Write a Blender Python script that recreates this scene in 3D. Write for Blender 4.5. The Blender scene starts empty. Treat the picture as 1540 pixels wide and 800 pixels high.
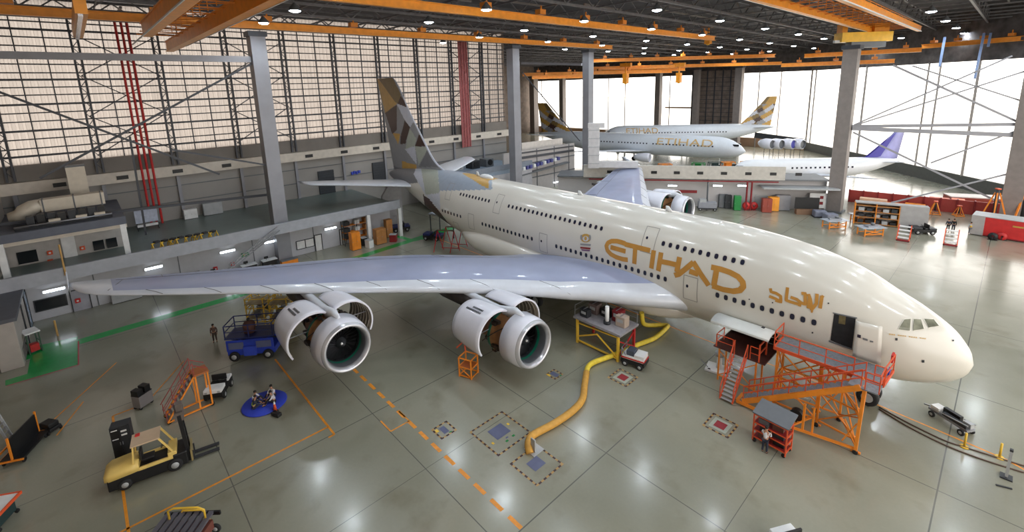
import bpy, bmesh, math, random
from math import pi, sin, cos, radians
from mathutils import Vector, Matrix
from mathutils.bvhtree import BVHTree
random.seed(7)
LAMP_E, WORLD, EXPO, COWL = 920, 4.0, -0.06, 38
S = bpy.context.scene
COL = S.collection

# ------------------------------------------------------------------ camera (surveyed from the aircraft's known dimensions)
CAM = Vector((0.05063658, 37.49030577, 22.14313684))
YAW, PIT, ROL = radians(-42.69200981), radians(-11.271052), radians(-1.59066413)
FPX, CYP = 702.886111821502, 271.6038667652251
D_ = Vector((cos(YAW)*cos(PIT), sin(YAW)*cos(PIT), sin(PIT)))
r0 = D_.cross(Vector((0, 0, 1))).normalized(); u0 = r0.cross(D_)
R_ = r0*cos(ROL)+u0*sin(ROL); U_ = -r0*sin(ROL)+u0*cos(ROL)
def ray(px, py): return D_+R_*((px-770)/FPX)-U_*((py-CYP)/FPX)
def gz(px, py, z=0.0): d = ray(px, py); return CAM+d*((z-CAM.z)/d.z)
def gx(px, py, x): d = ray(px, py); return CAM+d*((x-CAM.x)/d.x)
def gy(px, py, y): d = ray(px, py); return CAM+d*((y-CAM.y)/d.y)
def gpl(px, py, p0, dv):
    n = Vector((-dv[1], dv[0], 0)); d = ray(px, py); p = Vector((p0[0], p0[1], 0)); return CAM+d*((p-CAM).dot(n)/d.dot(n))
def dep(px, py, t): return CAM+ray(px, py)*t
def pix(p):
    v = Vector(p)-CAM; w = v.dot(D_); return (770+FPX*v.dot(R_)/w, CYP-FPX*v.dot(U_)/w)

# ------------------------------------------------------------------ materials
def lin(c):
    f = lambda v: (v/255/12.92) if v/255 <= .04045 else ((v/255+.055)/1.055)**2.4
    return (f(c[0]), f(c[1]), f(c[2]), 1)
MATS = {}
def mat(name, rgb, rough=.5, metal=0.0, var=.08, scale=1.5, coat=0.0, emit=0.0):
    if name in MATS: return MATS[name]
    m = bpy.data.materials.new(name); m.use_nodes = True; nt = m.node_tree; b = nt.nodes['Principled BSDF']
    c = lin(rgb)
    if var > 0:
        tc = nt.nodes.new('ShaderNodeTexCoord'); nz = nt.nodes.new('ShaderNodeTexNoise'); nz.inputs['Scale'].default_value = scale
        nz.inputs['Detail'].default_value = 5
        cr = nt.nodes.new('ShaderNodeValToRGB'); e = cr.color_ramp.elements
        e[0].position = .3; e[1].position = .7
        e[0].color = tuple(max(0, x*(1-var)) for x in c[:3])+(1,); e[1].color = tuple(min(1, x*(1+var)) for x in c[:3])+(1,)
        nt.links.new(tc.outputs['Object'], nz.inputs['Vector']); nt.links.new(nz.outputs['Fac'], cr.inputs['Fac']); nt.links.new(cr.outputs['Color'], b.inputs['Base Color'])
    else: b.inputs['Base Color'].default_value = c
    b.inputs['Roughness'].default_value = rough; b.inputs['Metallic'].default_value = metal
    if coat: b.inputs['Coat Weight'].default_value = coat; b.inputs['Coat Roughness'].default_value = .08
    if emit: b.inputs['Emission Color'].default_value = c; b.inputs['Emission Strength'].default_value = emit
    MATS[name] = m; return m
cream = mat('aircraft_cream_paint', (212, 207, 197), .28, var=.03, scale=.3, coat=.5)
wingwhite = mat('wing_white_paint', (205, 208, 216), .3, var=.03, coat=.4)
winggrey = mat('wing_grey_paint', (150, 157, 184), .35, var=.07, scale=.5, coat=.3)
nacwhite = mat('nacelle_white_paint', (222, 222, 232), .28, var=.02, coat=.5)
black = mat('black', (18, 18, 20), .5, var=.15)
dkgrey = mat('dark_grey_metal', (52, 54, 58), .5, .3)
midgrey = mat('mid_grey_metal', (105, 108, 112), .5, .2)
ltgrey = mat('light_grey_paint', (168, 170, 172), .5)
steel = mat('galvanised_steel', (150, 152, 158), .4, .6)
chrome = mat('bright_metal', (200, 200, 205), .2, .9)
white = mat('white_paint', (225, 225, 225), .5)
beige = mat('beige_paint', (176, 168, 158), .6, scale=.4)
colgrey = mat('column_paint', (140, 140, 146), .5, .1, scale=.6)
orange = mat('orange_paint', (232, 138, 40), .45, var=.12)
craneor = mat('crane_orange_paint', (246, 158, 44), .4, var=.1)
craneyl = mat('crane_yellow_paint', (245, 190, 40), .4, var=.1)
redor = mat('red_orange_paint', (214, 84, 44), .5, var=.12)
red = mat('red_paint', (190, 40, 40), .5, var=.12)
dkred = mat('dark_red_paint', (128, 28, 34), .5, var=.12)
yellow = mat('yellow_paint', (226, 184, 60), .45, var=.1)
forkyel = mat('forklift_yellow_paint', (228, 196, 112), .45, var=.08)
blue = mat('blue_paint', (40, 62, 170), .45, var=.12)
green = mat('green_paint', (30, 130, 62), .5, var=.1)
rubber = mat('rubber', (26, 26, 28), .8, var=.2)
glass = mat('dark_glass', (30, 34, 38), .08, var=0)
winpane = mat('cabin_window_pane', (38, 40, 58), .15, var=.1)
gold = mat('gold_lettering_paint', (190, 136, 62), .4, .1, var=.08)
goldf = mat('livery_gold', (186, 146, 72), .4, var=.08)
olive = mat('livery_olive', (122, 100, 58), .4, var=.08)
brown = mat('livery_dark_brown', (62, 38, 32), .4, var=.08)
lgrey1 = mat('livery_grey', (140, 140, 142), .4, var=.05)
lgrey2 = mat('livery_green_grey', (166, 170, 158), .4, var=.05)
lgrey3 = mat('livery_pale_grey', (192, 194, 204), .4, var=.05)
lgrey4 = mat('livery_dark_grey', (112, 112, 116), .4, var=.05)
lblue = mat('livery_blue_grey', (150, 160, 174), .35, var=.05)
wood = mat('wood', (176, 120, 66), .6, var=.15)
tubel = mat('fluorescent_tube', (235, 245, 255), .5, var=0, emit=9)
lampe = mat('lamp_lens', (225, 238, 255), .5, var=0, emit=60)
skin = mat('skin', (176, 130, 104), .6, var=.05)
hairm = mat('black_hair', (24, 20, 18), .7)
navy = mat('navy_cloth', (40, 44, 60), .8)
shirt = mat('white_cloth', (214, 214, 220), .8)
hiviz = mat('yellow_green_cloth', (176, 214, 70), .8)
plastic = mat('hose_yellow_fabric', (222, 196, 62), .6, var=.12, scale=4)
hoseor = mat('hose_ochre_fabric', (196, 146, 62), .6, var=.12, scale=4)

# ------------------------------------------------------------------ mesh builder
class MB:
    def __init__(s): s.v = []; s.f = []; s.mi = []; s.sm = []; s.cm = 0; s.csm = False
    def add(s, vs, fs):
        o = len(s.v); s.v += [tuple(v) for v in vs]
        for f in fs: s.f.append(tuple(i+o for i in f)); s.mi.append(s.cm); s.sm.append(s.csm)
        return s
    def box(s, c, d, rz=0.0, taper=1.0):
        cx, cy, cz = c; a, b, h = d[0]/2, d[1]/2, d[2]/2; vs = []
        for z in (-h, h):
            k = taper if z > 0 else 1
            for x, y in ((-a, -b), (a, -b), (a, b), (-a, b)):
                x *= k; y *= k
                vs.append((cx+x*cos(rz)-y*sin(rz), cy+x*sin(rz)+y*cos(rz), cz+z))
        return s.add(vs, [(3, 2, 1, 0), (4, 5, 6, 7), (0, 1, 5, 4), (1, 2, 6, 5), (2, 3, 7, 6), (3, 0, 4, 7)])
    def lo(s, x0, x1, y0, y1, z0, z1): return s.box(((x0+x1)/2, (y0+y1)/2, (z0+z1)/2), (abs(x1-x0), abs(y1-y0), abs(z1-z0)))
    def bar(s, p, q, w, h=None, up=(0, 0, 1)):
        h = h or w; p = Vector(p); q = Vector(q); d = (q-p)
        if d.length < 1e-6: return s
        d.normalize(); u = Vector(up)
        if abs(d.dot(u)) > .98: u = Vector((1, 0, 0))
        a = d.cross(u).normalized(); b = a.cross(d)
        vs = [e+a*(i*w/2)+b*(j*h/2) for e in (p, q) for i, j in ((-1, -1), (1, -1), (1, 1), (-1, 1))]
        return s.add(vs, [(3, 2, 1, 0), (4, 5, 6, 7), (0, 1, 5, 4), (1, 2, 6, 5), (2, 3, 7, 6), (3, 0, 4, 7)])
    def tube(s, pts, r, seg=8, cap=True):
        pts = [Vector(p) for p in pts]; n = len(pts); rs = r if isinstance(r, (list, tuple)) else [r]*n
        rings = []; ref = None
        for i, p in enumerate(pts):
            d = (pts[min(i+1, n-1)]-pts[max(i-1, 0)]).normalized()
            if ref is None: ref = Vector((0, 0, 1)) if abs(d.z) < .9 else Vector((1, 0, 0))
            a = d.cross(ref).normalized(); b = a.cross(d).normalized(); ref = b
            rings.append([p+(a*cos(2*pi*k/seg)+b*sin(2*pi*k/seg))*rs[i] for k in range(seg)])
        return s.loft(rings, cap, cap)
    def cyl(s, p, q, r, r2=None, seg=12): return s.tube([p, q], [r, r if r2 is None else r2], seg)
    def loft(s, rings, cap0=False, cap1=False, closed=True):
        n = len(rings[0]); m = len(rings); vs = [v for r in rings for v in r]; fs = []
        for i in range(m-1):
            for k in range(n if closed else n-1):
                k2 = (k+1) % n; fs.append((i*n+k, i*n+k2, (i+1)*n+k2, (i+1)*n+k))
        s.add(vs, fs)
        sm = s.csm; s.csm = False
        if cap0: s.add([], []); s.f.append(tuple(reversed(range(len(s.v)-m*n, len(s.v)-m*n+n)))); s.mi.append(s.cm); s.sm.append(False)
        if cap1: s.f.append(tuple(range(len(s.v)-n, len(s.v)))); s.mi.append(s.cm); s.sm.append(False)
        s.csm = sm; return s
    def lathe(s, prof, o, ax, seg=32, a0=0.0, a1=2*pi, up=(0, 0, 1)):
        "prof: (distance along axis, radius)"
        o = Vector(o); ax = Vector(ax).normalized(); u = Vector(up); a = u.cross(ax).normalized(); b = ax.cross(a)
        full = abs(a1-a0-2*pi) < 1e-6; n = seg if full else seg+1
        rings = [[o+ax*t+(b*cos(a0+(a1-a0)*k/seg)+a*sin(a0+(a1-a0)*k/seg))*r for k in range(n)] for t, r in prof]
        return s.loft(rings, closed=full)
    def poly(s, pts, th=0.0, nrm=(0, 0, 1)):
        n = len(pts); 
        if th == 0: return s.add(pts, [tuple(range(n))])
        N = Vector(nrm)*th; p = [Vector(a) for a in pts]; q = [a+N for a in p]
        return s.add(p+q, [tuple(reversed(range(n))), tuple(range(n, 2*n))]+[(i, (i+1) % n, n+(i+1) % n, n+i) for i in range(n)])
    def sphere(s, c, r, seg=12, rg=8, sc=(1, 1, 1)):
        rings = [[(c[0]+r*sc[0]*sin(pi*i/rg)*cos(2*pi*k/seg), c[1]+r*sc[1]*sin(pi*i/rg)*sin(2*pi*k/seg), c[2]+r*sc[2]*cos(pi*i/rg)) for k in range(seg)] for i in range(rg+1)]
        return s.loft(rings)
    def build(s, name, m, parent=None, world=False, bevel=0):
        me = bpy.data.meshes.new(name); me.from_pydata([], [], []) if not s.v else None
        vs = s.v
        if world and parent is not None:
            inv = wm(parent).inverted(); vs = [tuple(inv @ Vector(v)) for v in vs]
        me.from_pydata(vs, [], s.f); ms = m if isinstance(m, (list, tuple)) else [m]
        for x in ms: me.materials.append(x)
        for p, i, sm in zip(me.polygons, s.mi, s.sm): p.material_index = i; p.use_smooth = sm
        bm = bmesh.new(); bm.from_mesh(me); bmesh.ops.remove_doubles(bm, verts=bm.verts, dist=1e-5); bmesh.ops.recalc_face_normals(bm, faces=bm.faces); bm.to_mesh(me); bm.free()
        o = bpy.data.objects.new(name, me); COL.objects.link(o)
        if parent is not None: o.parent = parent
        if bevel:
            b = o.modifiers.new('bevel', 'BEVEL'); b.width = bevel; b.segments = 2; b.limit_method = 'ANGLE'
        return o
def wm(o):
    m = Matrix.LocRotScale(o.location, o.rotation_euler, o.scale)
    return wm(o.parent) @ m if o.parent else m
def sm_(): m = MB(); m.csm = True; return m
def tag(o, label=None, cat=None, group=None, kind=None):
    if label: o['label'] = label
    if cat: o['category'] = cat
    if group: o['group'] = group
    if kind: o['kind'] = kind
    return o
def thing(name, label, cat, loc=(0, 0, 0), rz=0.0, group=None):
    o = bpy.data.objects.new(name, None); COL.objects.link(o); o.location = loc; o.rotation_euler = (0, 0, rz); o.empty_display_size = .3
    return tag(o, label, cat, group)
def single(name, mb, m, label, cat, group=None): return tag(mb.build(name, m), label, cat, group)
def struct(name, mb, m, parent=None):
    o = mb.build(name, m, parent)
    if parent is None: o['kind'] = 'structure'
    return o
def kids(o): return [c for c in bpy.data.objects if c.parent == o]
def copy_tree(o, parent=None):
    c = o.copy(); COL.objects.link(c); c.parent = parent
    for ch in kids(o): copy_tree(ch, c)
    return c
def dup(o, loc, rz, label, group=None):
    c = copy_tree(o); c.location = loc; c.rotation_euler = (0, 0, rz); c['label'] = label
    if group: c['group'] = group
    return c
def lerp_table(T, x):
    if x <= T[0][0]: return T[0][1:]
    for i in range(len(T)-1):
        if x <= T[i+1][0]:
            a, b = T[i], T[i+1]; pa = T[i-1] if i else a; pb = T[i+2] if i+2 < len(T) else b; h = b[0]-a[0]; t = (x-a[0])/h; out = []
            for k in range(1, len(a)):
                d = (b[k]-a[k])/h
                dl = (a[k]-pa[k])/(a[0]-pa[0]) if pa is not a else d
                dr = (pb[k]-b[k])/(pb[0]-b[0]) if pb is not b else d
                ma = 0 if dl*d <= 0 else (2*dl*d/(dl+d)); mb = 0 if dr*d <= 0 else (2*dr*d/(dr+d))
                if pa is a: ma = d
                if pb is b: mb = d
                out.append((2*t**3-3*t**2+1)*a[k]+(t**3-2*t**2+t)*h*ma+(-2*t**3+3*t**2)*b[k]+(t**3-t**2)*h*mb)
            return tuple(out)
    return T[-1][1:]
def inpoly(x, y, P):
    c = False; j = len(P)-1
    for i in range(len(P)):
        if (P[i][1] > y) != (P[j][1] > y) and x < (P[j][0]-P[i][0])*(y-P[i][1])/(P[j][1]-P[i][1])+P[i][0]: c = not c
        j = i
    return c
# ================================================================== THE SETTING
def node_floor():
    m = bpy.data.materials.new('sealed_floor'); m.use_nodes = True; nt = m.node_tree; b = nt.nodes['Principled BSDF']; L = nt.links.new
    geo = nt.nodes.new('ShaderNodeNewGeometry'); sep = nt.nodes.new('ShaderNodeSeparateXYZ'); L(geo.outputs['Position'], sep.inputs[0])
    def noise(scale, det, lo_, hi, c0, c1):
        n = nt.nodes.new('ShaderNodeTexNoise'); n.inputs['Scale'].default_value = scale; n.inputs['Detail'].default_value = det; L(geo.outputs['Position'], n.inputs['Vector'])
        r = nt.nodes.new('ShaderNodeValToRGB'); r.color_ramp.elements[0].position = lo_; r.color_ramp.elements[1].position = hi
        r.color_ramp.elements[0].color = c0; r.color_ramp.elements[1].color = c1; L(n.outputs['Fac'], r.inputs['Fac']); return r
    base = noise(.09, 6, .35, .68, lin((134, 133, 117)), lin((156, 154, 138)))
    stain = noise(.35, 8, .56, .75, (1, 1, 1, 1), (.78, .74, .68, 1))
    fine = noise(6, 4, .3, .75, (.96, .96, .96, 1), (1, 1, 1, 1))
    def mul(a, c):
        x = nt.nodes.new('ShaderNodeMix'); x.data_type = 'RGBA'; x.blend_type = 'MULTIPLY'; x.inputs[0].default_value = 1; L(a, x.inputs[6]); L(c, x.inputs[7]); return x.outputs[2]
    c = mul(mul(base.outputs['Color'], stain.outputs['Color']), fine.outputs['Color'])
    acc = None
    for axis, vals, w in (('X', (-13.8, .5, 14.7, 28.3, 42.3, 56), .035), ('Y', (34, 25.35, 16.75, 6.2, -5.85, -18, -30, -42), .028), ('X', (7.5, 21.5, 35.3), .018)):
        for v in vals:
            n = nt.nodes.new('ShaderNodeMath'); n.operation = 'COMPARE'; L(sep.outputs[axis], n.inputs[0]); n.inputs[1].default_value = v; n.inputs[2].default_value = w
            if acc is None: acc = n.outputs[0]
            else:
                a = nt.nodes.new('ShaderNodeMath'); a.operation = 'MAXIMUM'; L(acc, a.inputs[0]); L(n.outputs[0], a.inputs[1]); acc = a.outputs[0]
    mx = nt.nodes.new('ShaderNodeMix'); mx.data_type = 'RGBA'; L(acc, mx.inputs[0]); L(c, mx.inputs[6]); mx.inputs[7].default_value = lin((98, 98, 90)); L(mx.outputs[2], b.inputs['Base Color'])
    rr = noise(.5, 5, .3, .7, (.16, .16, .16, 1), (.27, .27, .27, 1)); L(rr.outputs['Color'], b.inputs['Roughness'])
    b.inputs['IOR'].default_value = 1.5; b.inputs['Coat Weight'].default_value = .35; b.inputs['Coat Roughness'].default_value = .12
    return m
fl = MB(); fl.lo(-60, 81.2, -132, 60, -.4, 0); fl.lo(81.2, 170, -132, -35.2, -.4, 0)
FLOOR = struct('floor', fl, node_floor())
ap = MB(); ap.lo(-400, 600, -700, -132.5, -.6, -.05); ap.poly([(-60, -132.5, -.06), (-60, -20, -.06), (-400, -20, -.06), (-400, -132.5, -.06)])
struct('trim_1', ap, mat('apron_concrete', (235, 232, 225), .8))

# painted markings lie in the floor
lineor = mat('floor_line_orange', (228, 146, 44), .4, var=.15, scale=3)
def strip(pts, w, z=.006):
    m = MB()
    for a, b in zip(pts[:-1], pts[1:]):
        a = Vector((a[0], a[1], z)); b = Vector((b[0], b[1], z)); d = (b-a).normalized(); n = Vector((-d.y, d.x, 0))*w/2
        m.add([a-n, b-n, b+n, a+n], [(0, 1, 2, 3)])
    return m
strip([(40.6, 28.1), (28.2, 28.1), (28.2, 28.5)], .14).build('painted_line', lineor, FLOOR)
strip([(29.2, 28.1), (29.2, 45)], .14).build('painted_line', lineor, FLOOR)
strip([(41.3, 36.5), (41.3, 38.7), (26, 38.7)], .14).build('painted_line', lineor, FLOOR)
strip([(46, 33.8), (41.3, 36.8)], .1).build('painted_line', lineor, FLOOR)
strip([(50, 38), (43, 42.3)], .1).build('painted_line', lineor, FLOOR)
strip([(45, 40.2), (41.5, 41.6)], .1).build('painted_line', lineor, FLOOR)
strip([(60, .0), (4, .0), (-2, .65), (-3, 1.1), (-12, 4)], .13).build('painted_line', lineor, FLOOR)
dm = MB(); x = 36.0
while x > 12.5:
    dm.add([(x, 23.83, .006), (x-.95, 23.83, .006), (x-.95, 24.07, .006), (x, 24.07, .006)], [(3, 2, 1, 0)]); x -= 1.45
dm.build('dashed_line', lineor, FLOOR)
strip([(27.2, 23.9), (25.8, 23.9), (25.8, 25.3), (27.2, 25.3)], .1).build('painted_line', lineor, FLOOR)
strip([(57, 45), (57.4, 27), (60.2, .5), (61.5, -14)], 1.3).build('green_walkway', mat('floor_green_paint', (18, 150, 68), .25, var=.1, coat=.3), FLOOR)
gp = MB(); P = [gz(*a, .005) for a in ((60, 519), (117, 506), (117, 548), (8, 580), (8, 572), (41, 562), (46, 537))]; gp.poly(P)
gp.build('green_walkway', MATS['floor_green_paint'], FLOOR)
strip([gz(118, 513), gz(118, 549), gz(9, 581)], .1, .008).build('painted_line', mat('floor_line_red', (170, 50, 60), .4), FLOOR)
strip([gz(596, 355), gz(622, 362), gz(640, 358)], .8, .008).build('green_walkway', MATS['floor_green_paint'], FLOOR)
strip([gz(690, 340), gz(640, 358)], 1.0, .008).build('green_walkway', MATS['floor_green_paint'], FLOOR)

# hazard-bordered service pits
def pit(cx, cy, w, h, rz, kind):
    m = MB(); n = max(6, int(w/.2)); k = 0
    pal = [MATS['floor_line_yellow'] if 'floor_line_yellow' in MATS else mat('floor_line_yellow', (168, 132, 76), .4), mat('floor_line_dark', (62, 34, 34), .5), mat('pit_cover', (96, 100, 128), .5, .2), mat('pit_red', (142, 38, 46), .5), mat('pit_pale', (158, 162, 148), .5), green, yellow]
    def q(x0, x1, y0, y1, mi, z):
        m.cm = mi; P = [(cx+x*cos(rz)-y*sin(rz), cy+x*sin(rz)+y*cos(rz), z) for x, y in ((x0, y0), (x1, y0), (x1, y1), (x0, y1))]; m.add(P, [(0, 1, 2, 3)])
    t = .12
    for i in range(n):
        a, b = -w/2+w*i/n, -w/2+w*(i+1)/n
        q(a, b, -h/2, -h/2+t, i % 2, .007); q(a, b, h/2-t, h/2, (i+1) % 2, .007)
    n2 = max(6, int(h/.2))
    for i in range(n2):
        a, b = -h/2+h*i/n2, -h/2+h*(i+1)/n2
        q(-w/2, -w/2+t, a, b, i % 2, .008); q(w/2-t, w/2, a, b, (i+1) % 2, .008)
    if kind == 'red': q(-w*.33, w*.33, -h*.33, h*.33, 4, .009); q(-w*.2, w*.2, -h*.2, h*.2, 3, .011)
    elif kind == 'big': q(-w*.14, w*.22, -h*.2, h*.2, 2, .009); q(-.9, -.75, -.5, -.3, 5, .01); q(-.95, -.8, .1, .3, 5, .01); q(-.5, -.3, .9, 1.05, 6, .01); q(.1, .3, -.95, -.8, 6, .01); q(-.7, -.6, -.1, .1, 2, .01)
    elif kind == 'hose': q(-.35, .45, -.45, .45, 2, .009)
    else: q(-.35, .35, -.2, .2, 2, .009); q(.1, .4, .3, .5, 6, .01); q(-.5, -.4, -.3, -.1, 5, .01)
    m.build('service_pit_marking', pal, FLOOR)
pit(20.6, 20.2, 2.9, 2.9, 0, 'big'); pit(23.4, 22.7, 1.25, 1.25, 0, 'small'); pit(17.1, 20.4, 2.3, 2.3, 0, 'hose')
pit(18.3, 9.6, 1.7, 1.7, 0, 'red'); pit(10.85, 9.5, 1.7, 1.7, 0, 'red'); pit(22.3, 13.0, 1.0, 1.0, 0, 'small')

# translucent cladding
def node_clad(name, rgb, w=1.0, hazy=.62):
    m = bpy.data.materials.new(name); m.use_nodes = True; nt = m.node_tree; nt.nodes.remove(nt.nodes['Principled BSDF']); L = nt.links.new
    out = nt.nodes['Material Output']; d = nt.nodes.new('ShaderNodeBsdfDiffuse'); t = nt.nodes.new('ShaderNodeBsdfTranslucent'); x = nt.nodes.new('ShaderNodeMixShader')
    geo = nt.nodes.new('ShaderNodeNewGeometry'); nz = nt.nodes.new('ShaderNodeTexNoise'); mp = nt.nodes.new('ShaderNodeMapping'); mp.inputs['Scale'].default_value = (1, 2.2, .12)
    L(geo.outputs['Position'], mp.inputs[0]); L(mp.outputs[0], nz.inputs['Vector']); nz.inputs['Scale'].default_value = 1.2; nz.inputs['Detail'].default_value = 3
    r = nt.nodes.new('ShaderNodeValToRGB'); c = lin(rgb); r.color_ramp.elements[0].position = .35; r.color_ramp.elements[1].position = .65
    r.color_ramp.elements[0].color = tuple(v*.86 for v in c[:3])+(1,); r.color_ramp.elements[1].color = c
    L(nz.outputs['Fac'], r.inputs['Fac']); L(r.outputs['Color'], d.inputs['Color']); L(r.outputs['Color'], t.inputs['Color'])
    x.inputs[0].default_value = hazy; L(d.outputs[0], x.inputs[1]); L(t.outputs[0], x.inputs[2]); L(x.outputs[0], out.inputs['Surface']); return m
clad = node_clad('translucent_cladding', (160, 152, 146))
corr = mat('grey_cladding', (118, 112, 106), .6, .1, scale=.6)
dksteel = mat('painted_dark_steel', (66, 68, 74), .5, .2)

# left (tail end) wall at X = 80
wl = MB(); y = 46.0
while y > -35:
    wl.add([(80.9, y, 14.6), (80.9, y-.3, 14.6), (80.9, y-.3, 34), (80.9, y, 34)], [(0, 1, 2, 3)])
    wl.add([(80.9, y-.3, 14.6), (80.98, y-.35, 14.6), (80.98, y-.35, 34), (80.9, y-.3, 34)], [(0, 1, 2, 3)])
    wl.add([(80.98, y-.35, 14.6), (80.98, y-.55, 14.6), (80.98, y-.55, 34), (80.98, y-.35, 34)], [(0, 1, 2, 3)])
    wl.add([(80.98, y-.55, 14.6), (80.9, y-.6, 14.6), (80.9, y-.6, 34), (80.98, y-.55, 34)], [(0, 1, 2, 3)])
    y -= .6
WL = struct('wall_left', wl, clad)
m = MB(); m.lo(80.0, 81.2, -35, 46, 12.7, 14.6); m.build('plinth', corr, WL)
zs = [15.6, 16.5, 17.6, 18.6, 19.7, 20.7, 21.7, 22.8, 23.7, 24.6, 25.4, 26.4, 27.4, 28.5, 29.5, 30.4, 31.3]
for k, z in enumerate(zs):
    m = MB(); m.lo(80.45, 80.7, -35, 46, z-(.07 if k % 3 else .12), z+(.07 if k % 3 else .12)); m.build('girt', dksteel, WL)
y = 44.0
while y > -34:
    m = MB()
    for dy in (-.32, .32): m.lo(79.6, 80.0, y+dy-.11, y+dy+.11, 12.8, 32.5)
    z = 13.2; s_ = 1
    while z < 31.5: m.bar((79.8, y-.3*s_, z), (79.8, y+.3*s_, z+.8), .08); z += .8; s_ = -s_
    m.build('lattice_post', dksteel, WL)
    m = MB()
    for dy in (-2.7, -5.3): m.lo(80.5, 80.7, y+dy-.06, y+dy+.06, 14.6, 32.5)
    m.build('mullion', dksteel, WL); y -= 8
for ya, yb in ((36, 28), (12, 20), (-28, -20)):
    m = MB()
    for z in (15, 20, 25): m.bar((80.2, ya, z), (80.2, yb, z+5), .12); m.bar((80.2, yb, z), (80.2, ya, z+5), .12)
    m.build('cross_brace', dksteel, WL)
# lower masonry behind the mezzanine
m = MB(); m.lo(80.2, 81.4, -35, 46, 0, 12.7)
BW = struct('wall_rear', m, mat('pale_masonry', (150, 146, 142), .7, var=.06, scale=.3))
m = MB(); m.lo(79.2, 80.2, -35, 46, 11.3, 12.7); m.build('service_beam', mat('pale_beam', (205, 196, 184), .6), BW)
for y in range(-32, 46, 6):
    m = MB(); m.lo(79.1, 79.2, y-.6, y+.6, 11.7, 12.2); m.build('vent', black, BW)
for y in range(-28, 46, 8):
    m = MB(); m.lo(79.75, 80.2, y-.2, y+.2, 0, 11.3); m.build('pilaster', colgrey, BW)
for z in (7.5, 9.8):
    m = MB(); m.lo(80.05, 80.2, -35, 46, z-.06, z+.06); m.build('panel_joint', midgrey, BW)
for n, (y0, y1, z1, w_) in enumerate(((5.9, 8.6, 9.0, 0), (-4.3, -1.4, 9.2, 0)), 1):
    m = MB(); m.lo(79.9, 80.3, y0, y1, 5, z1); d = struct('door_%d' % n, m, mat('dark_shutter', (52, 56, 62), .6)); m = MB()
    for k in range(9): m.lo(79.85, 79.9, y0, y1, 5.1+k*.45, 5.2+k*.45)
    m.build('slat', dkgrey, d)
m = MB()
for k in range(4): m.lo(79.9, 80.15, 2.4-k*.45, 2.75-k*.45, 7.6+.12*(k % 2), 8.1+.1*(k % 2))
single('wall_sign', m, blue, 'small blue lettering sign on the pale rear wall between two dark shutters', 'sign')

# mezzanine
m = MB(); m.lo(63, 80.2, 3, 46, 4.55, 5.0)
MZ = struct('floor_mezzanine', m, mat('mezzanine_floor', (112, 124, 120), .35, var=.1, scale=.3))
m = MB(); m.lo(62.9, 63.15, 3, 46, 4.45, 5.75); m.lo(62.85, 63.2, 3, 46, 5.6, 5.8); m.build('parapet', mat('pale_parapet', (168, 170, 178), .5), MZ)
m = MB(); m.lo(66, 66.3, 3.2, 46, 0, 4.6); WA = struct('wall_annexe', m, mat('annexe_white', (186, 186, 192), .6, var=.04))
for y in (44, 38.6, 31, 23, 15.2):
    m = MB(); m.lo(65.94, 66.0, y-.05, y+.05, 0, 4.5); m.build('panel_joint', midgrey, WA)
for y in (8.2, 3.1):
    m = MB(); m.lo(62.9, 63.4, y-.25, y+.25, 0, 4.5); m.build('pillar', white, WA)
for y in (41.7, 33.4, 25.9, 20.8, 12.8):
    t = thing('wall_light', {41.7: 'tube light on the annexe wall near the far left corner', 33.4: 'tube light on the annexe wall just above the wing tip', 25.9: 'tube light on the annexe wall, second to the right from the wing tip', 20.8: 'tube light on the annexe wall just left of the big grey column', 12.8: 'tube light on the annexe wall right of the big grey column beside the white door'}[y], 'wall light', (65.8, y, 2.9))
    m = MB(); m.lo(-.06, .2, -.85, .85, -.12, .14); m.build('housing', white, t); m = MB(); m.lo(-.16, -.06, -.8, .8, -.1, .1); m.build('tube', tubel, t)
for n, (y0, y1, z0, z1, mm) in enumerate(((43.6, 45.2, 0, 0, 0),), 1): pass
for n, (y0, y1) in enumerate(((39.2, 40.6), (14.2, 15.1), (10.7, 11.5)), 3):
    m = MB(); m.lo(65.9, 66.05, y0, y1, 0, 2.3); d = struct('door_%d' % n, m, white if n != 3 else mat('grey_door', (160, 160, 170), .5)); m = MB()
    m.lo(65.8, 65.9, y0-.08, y0, 0, 2.4); m.lo(65.8, 65.9, y1, y1+.08, 0, 2.4); m.lo(65.8, 65.9, y0-.08, y1+.08, 2.3, 2.4); m.build('door_frame', dkgrey, d)
for n, (y0, y1, z0, z1) in enumerate(((41.0, 43.3, 1.0, 2.1), (16.5, 17.6, .9, 2.0), (15.3, 16.4, .9, 2.0)), 1):
    m = MB(); m.lo(65.92, 66.02, y0, y1, z0, z1); w = struct('window_%d' % n, m, glass if n == 1 else white); m = MB()
    for a, b, c, d in ((y0-.08, y0, z0-.08, z1+.08), (y1, y1+.08, z0-.08, z1+.08), (y0, y1, z0-.08, z0), (y0, y1, z1, z1+.08)): m.lo(65.86, 66.0, a, b, c, d)
    m.build('window_frame', dkgrey, w)
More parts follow.
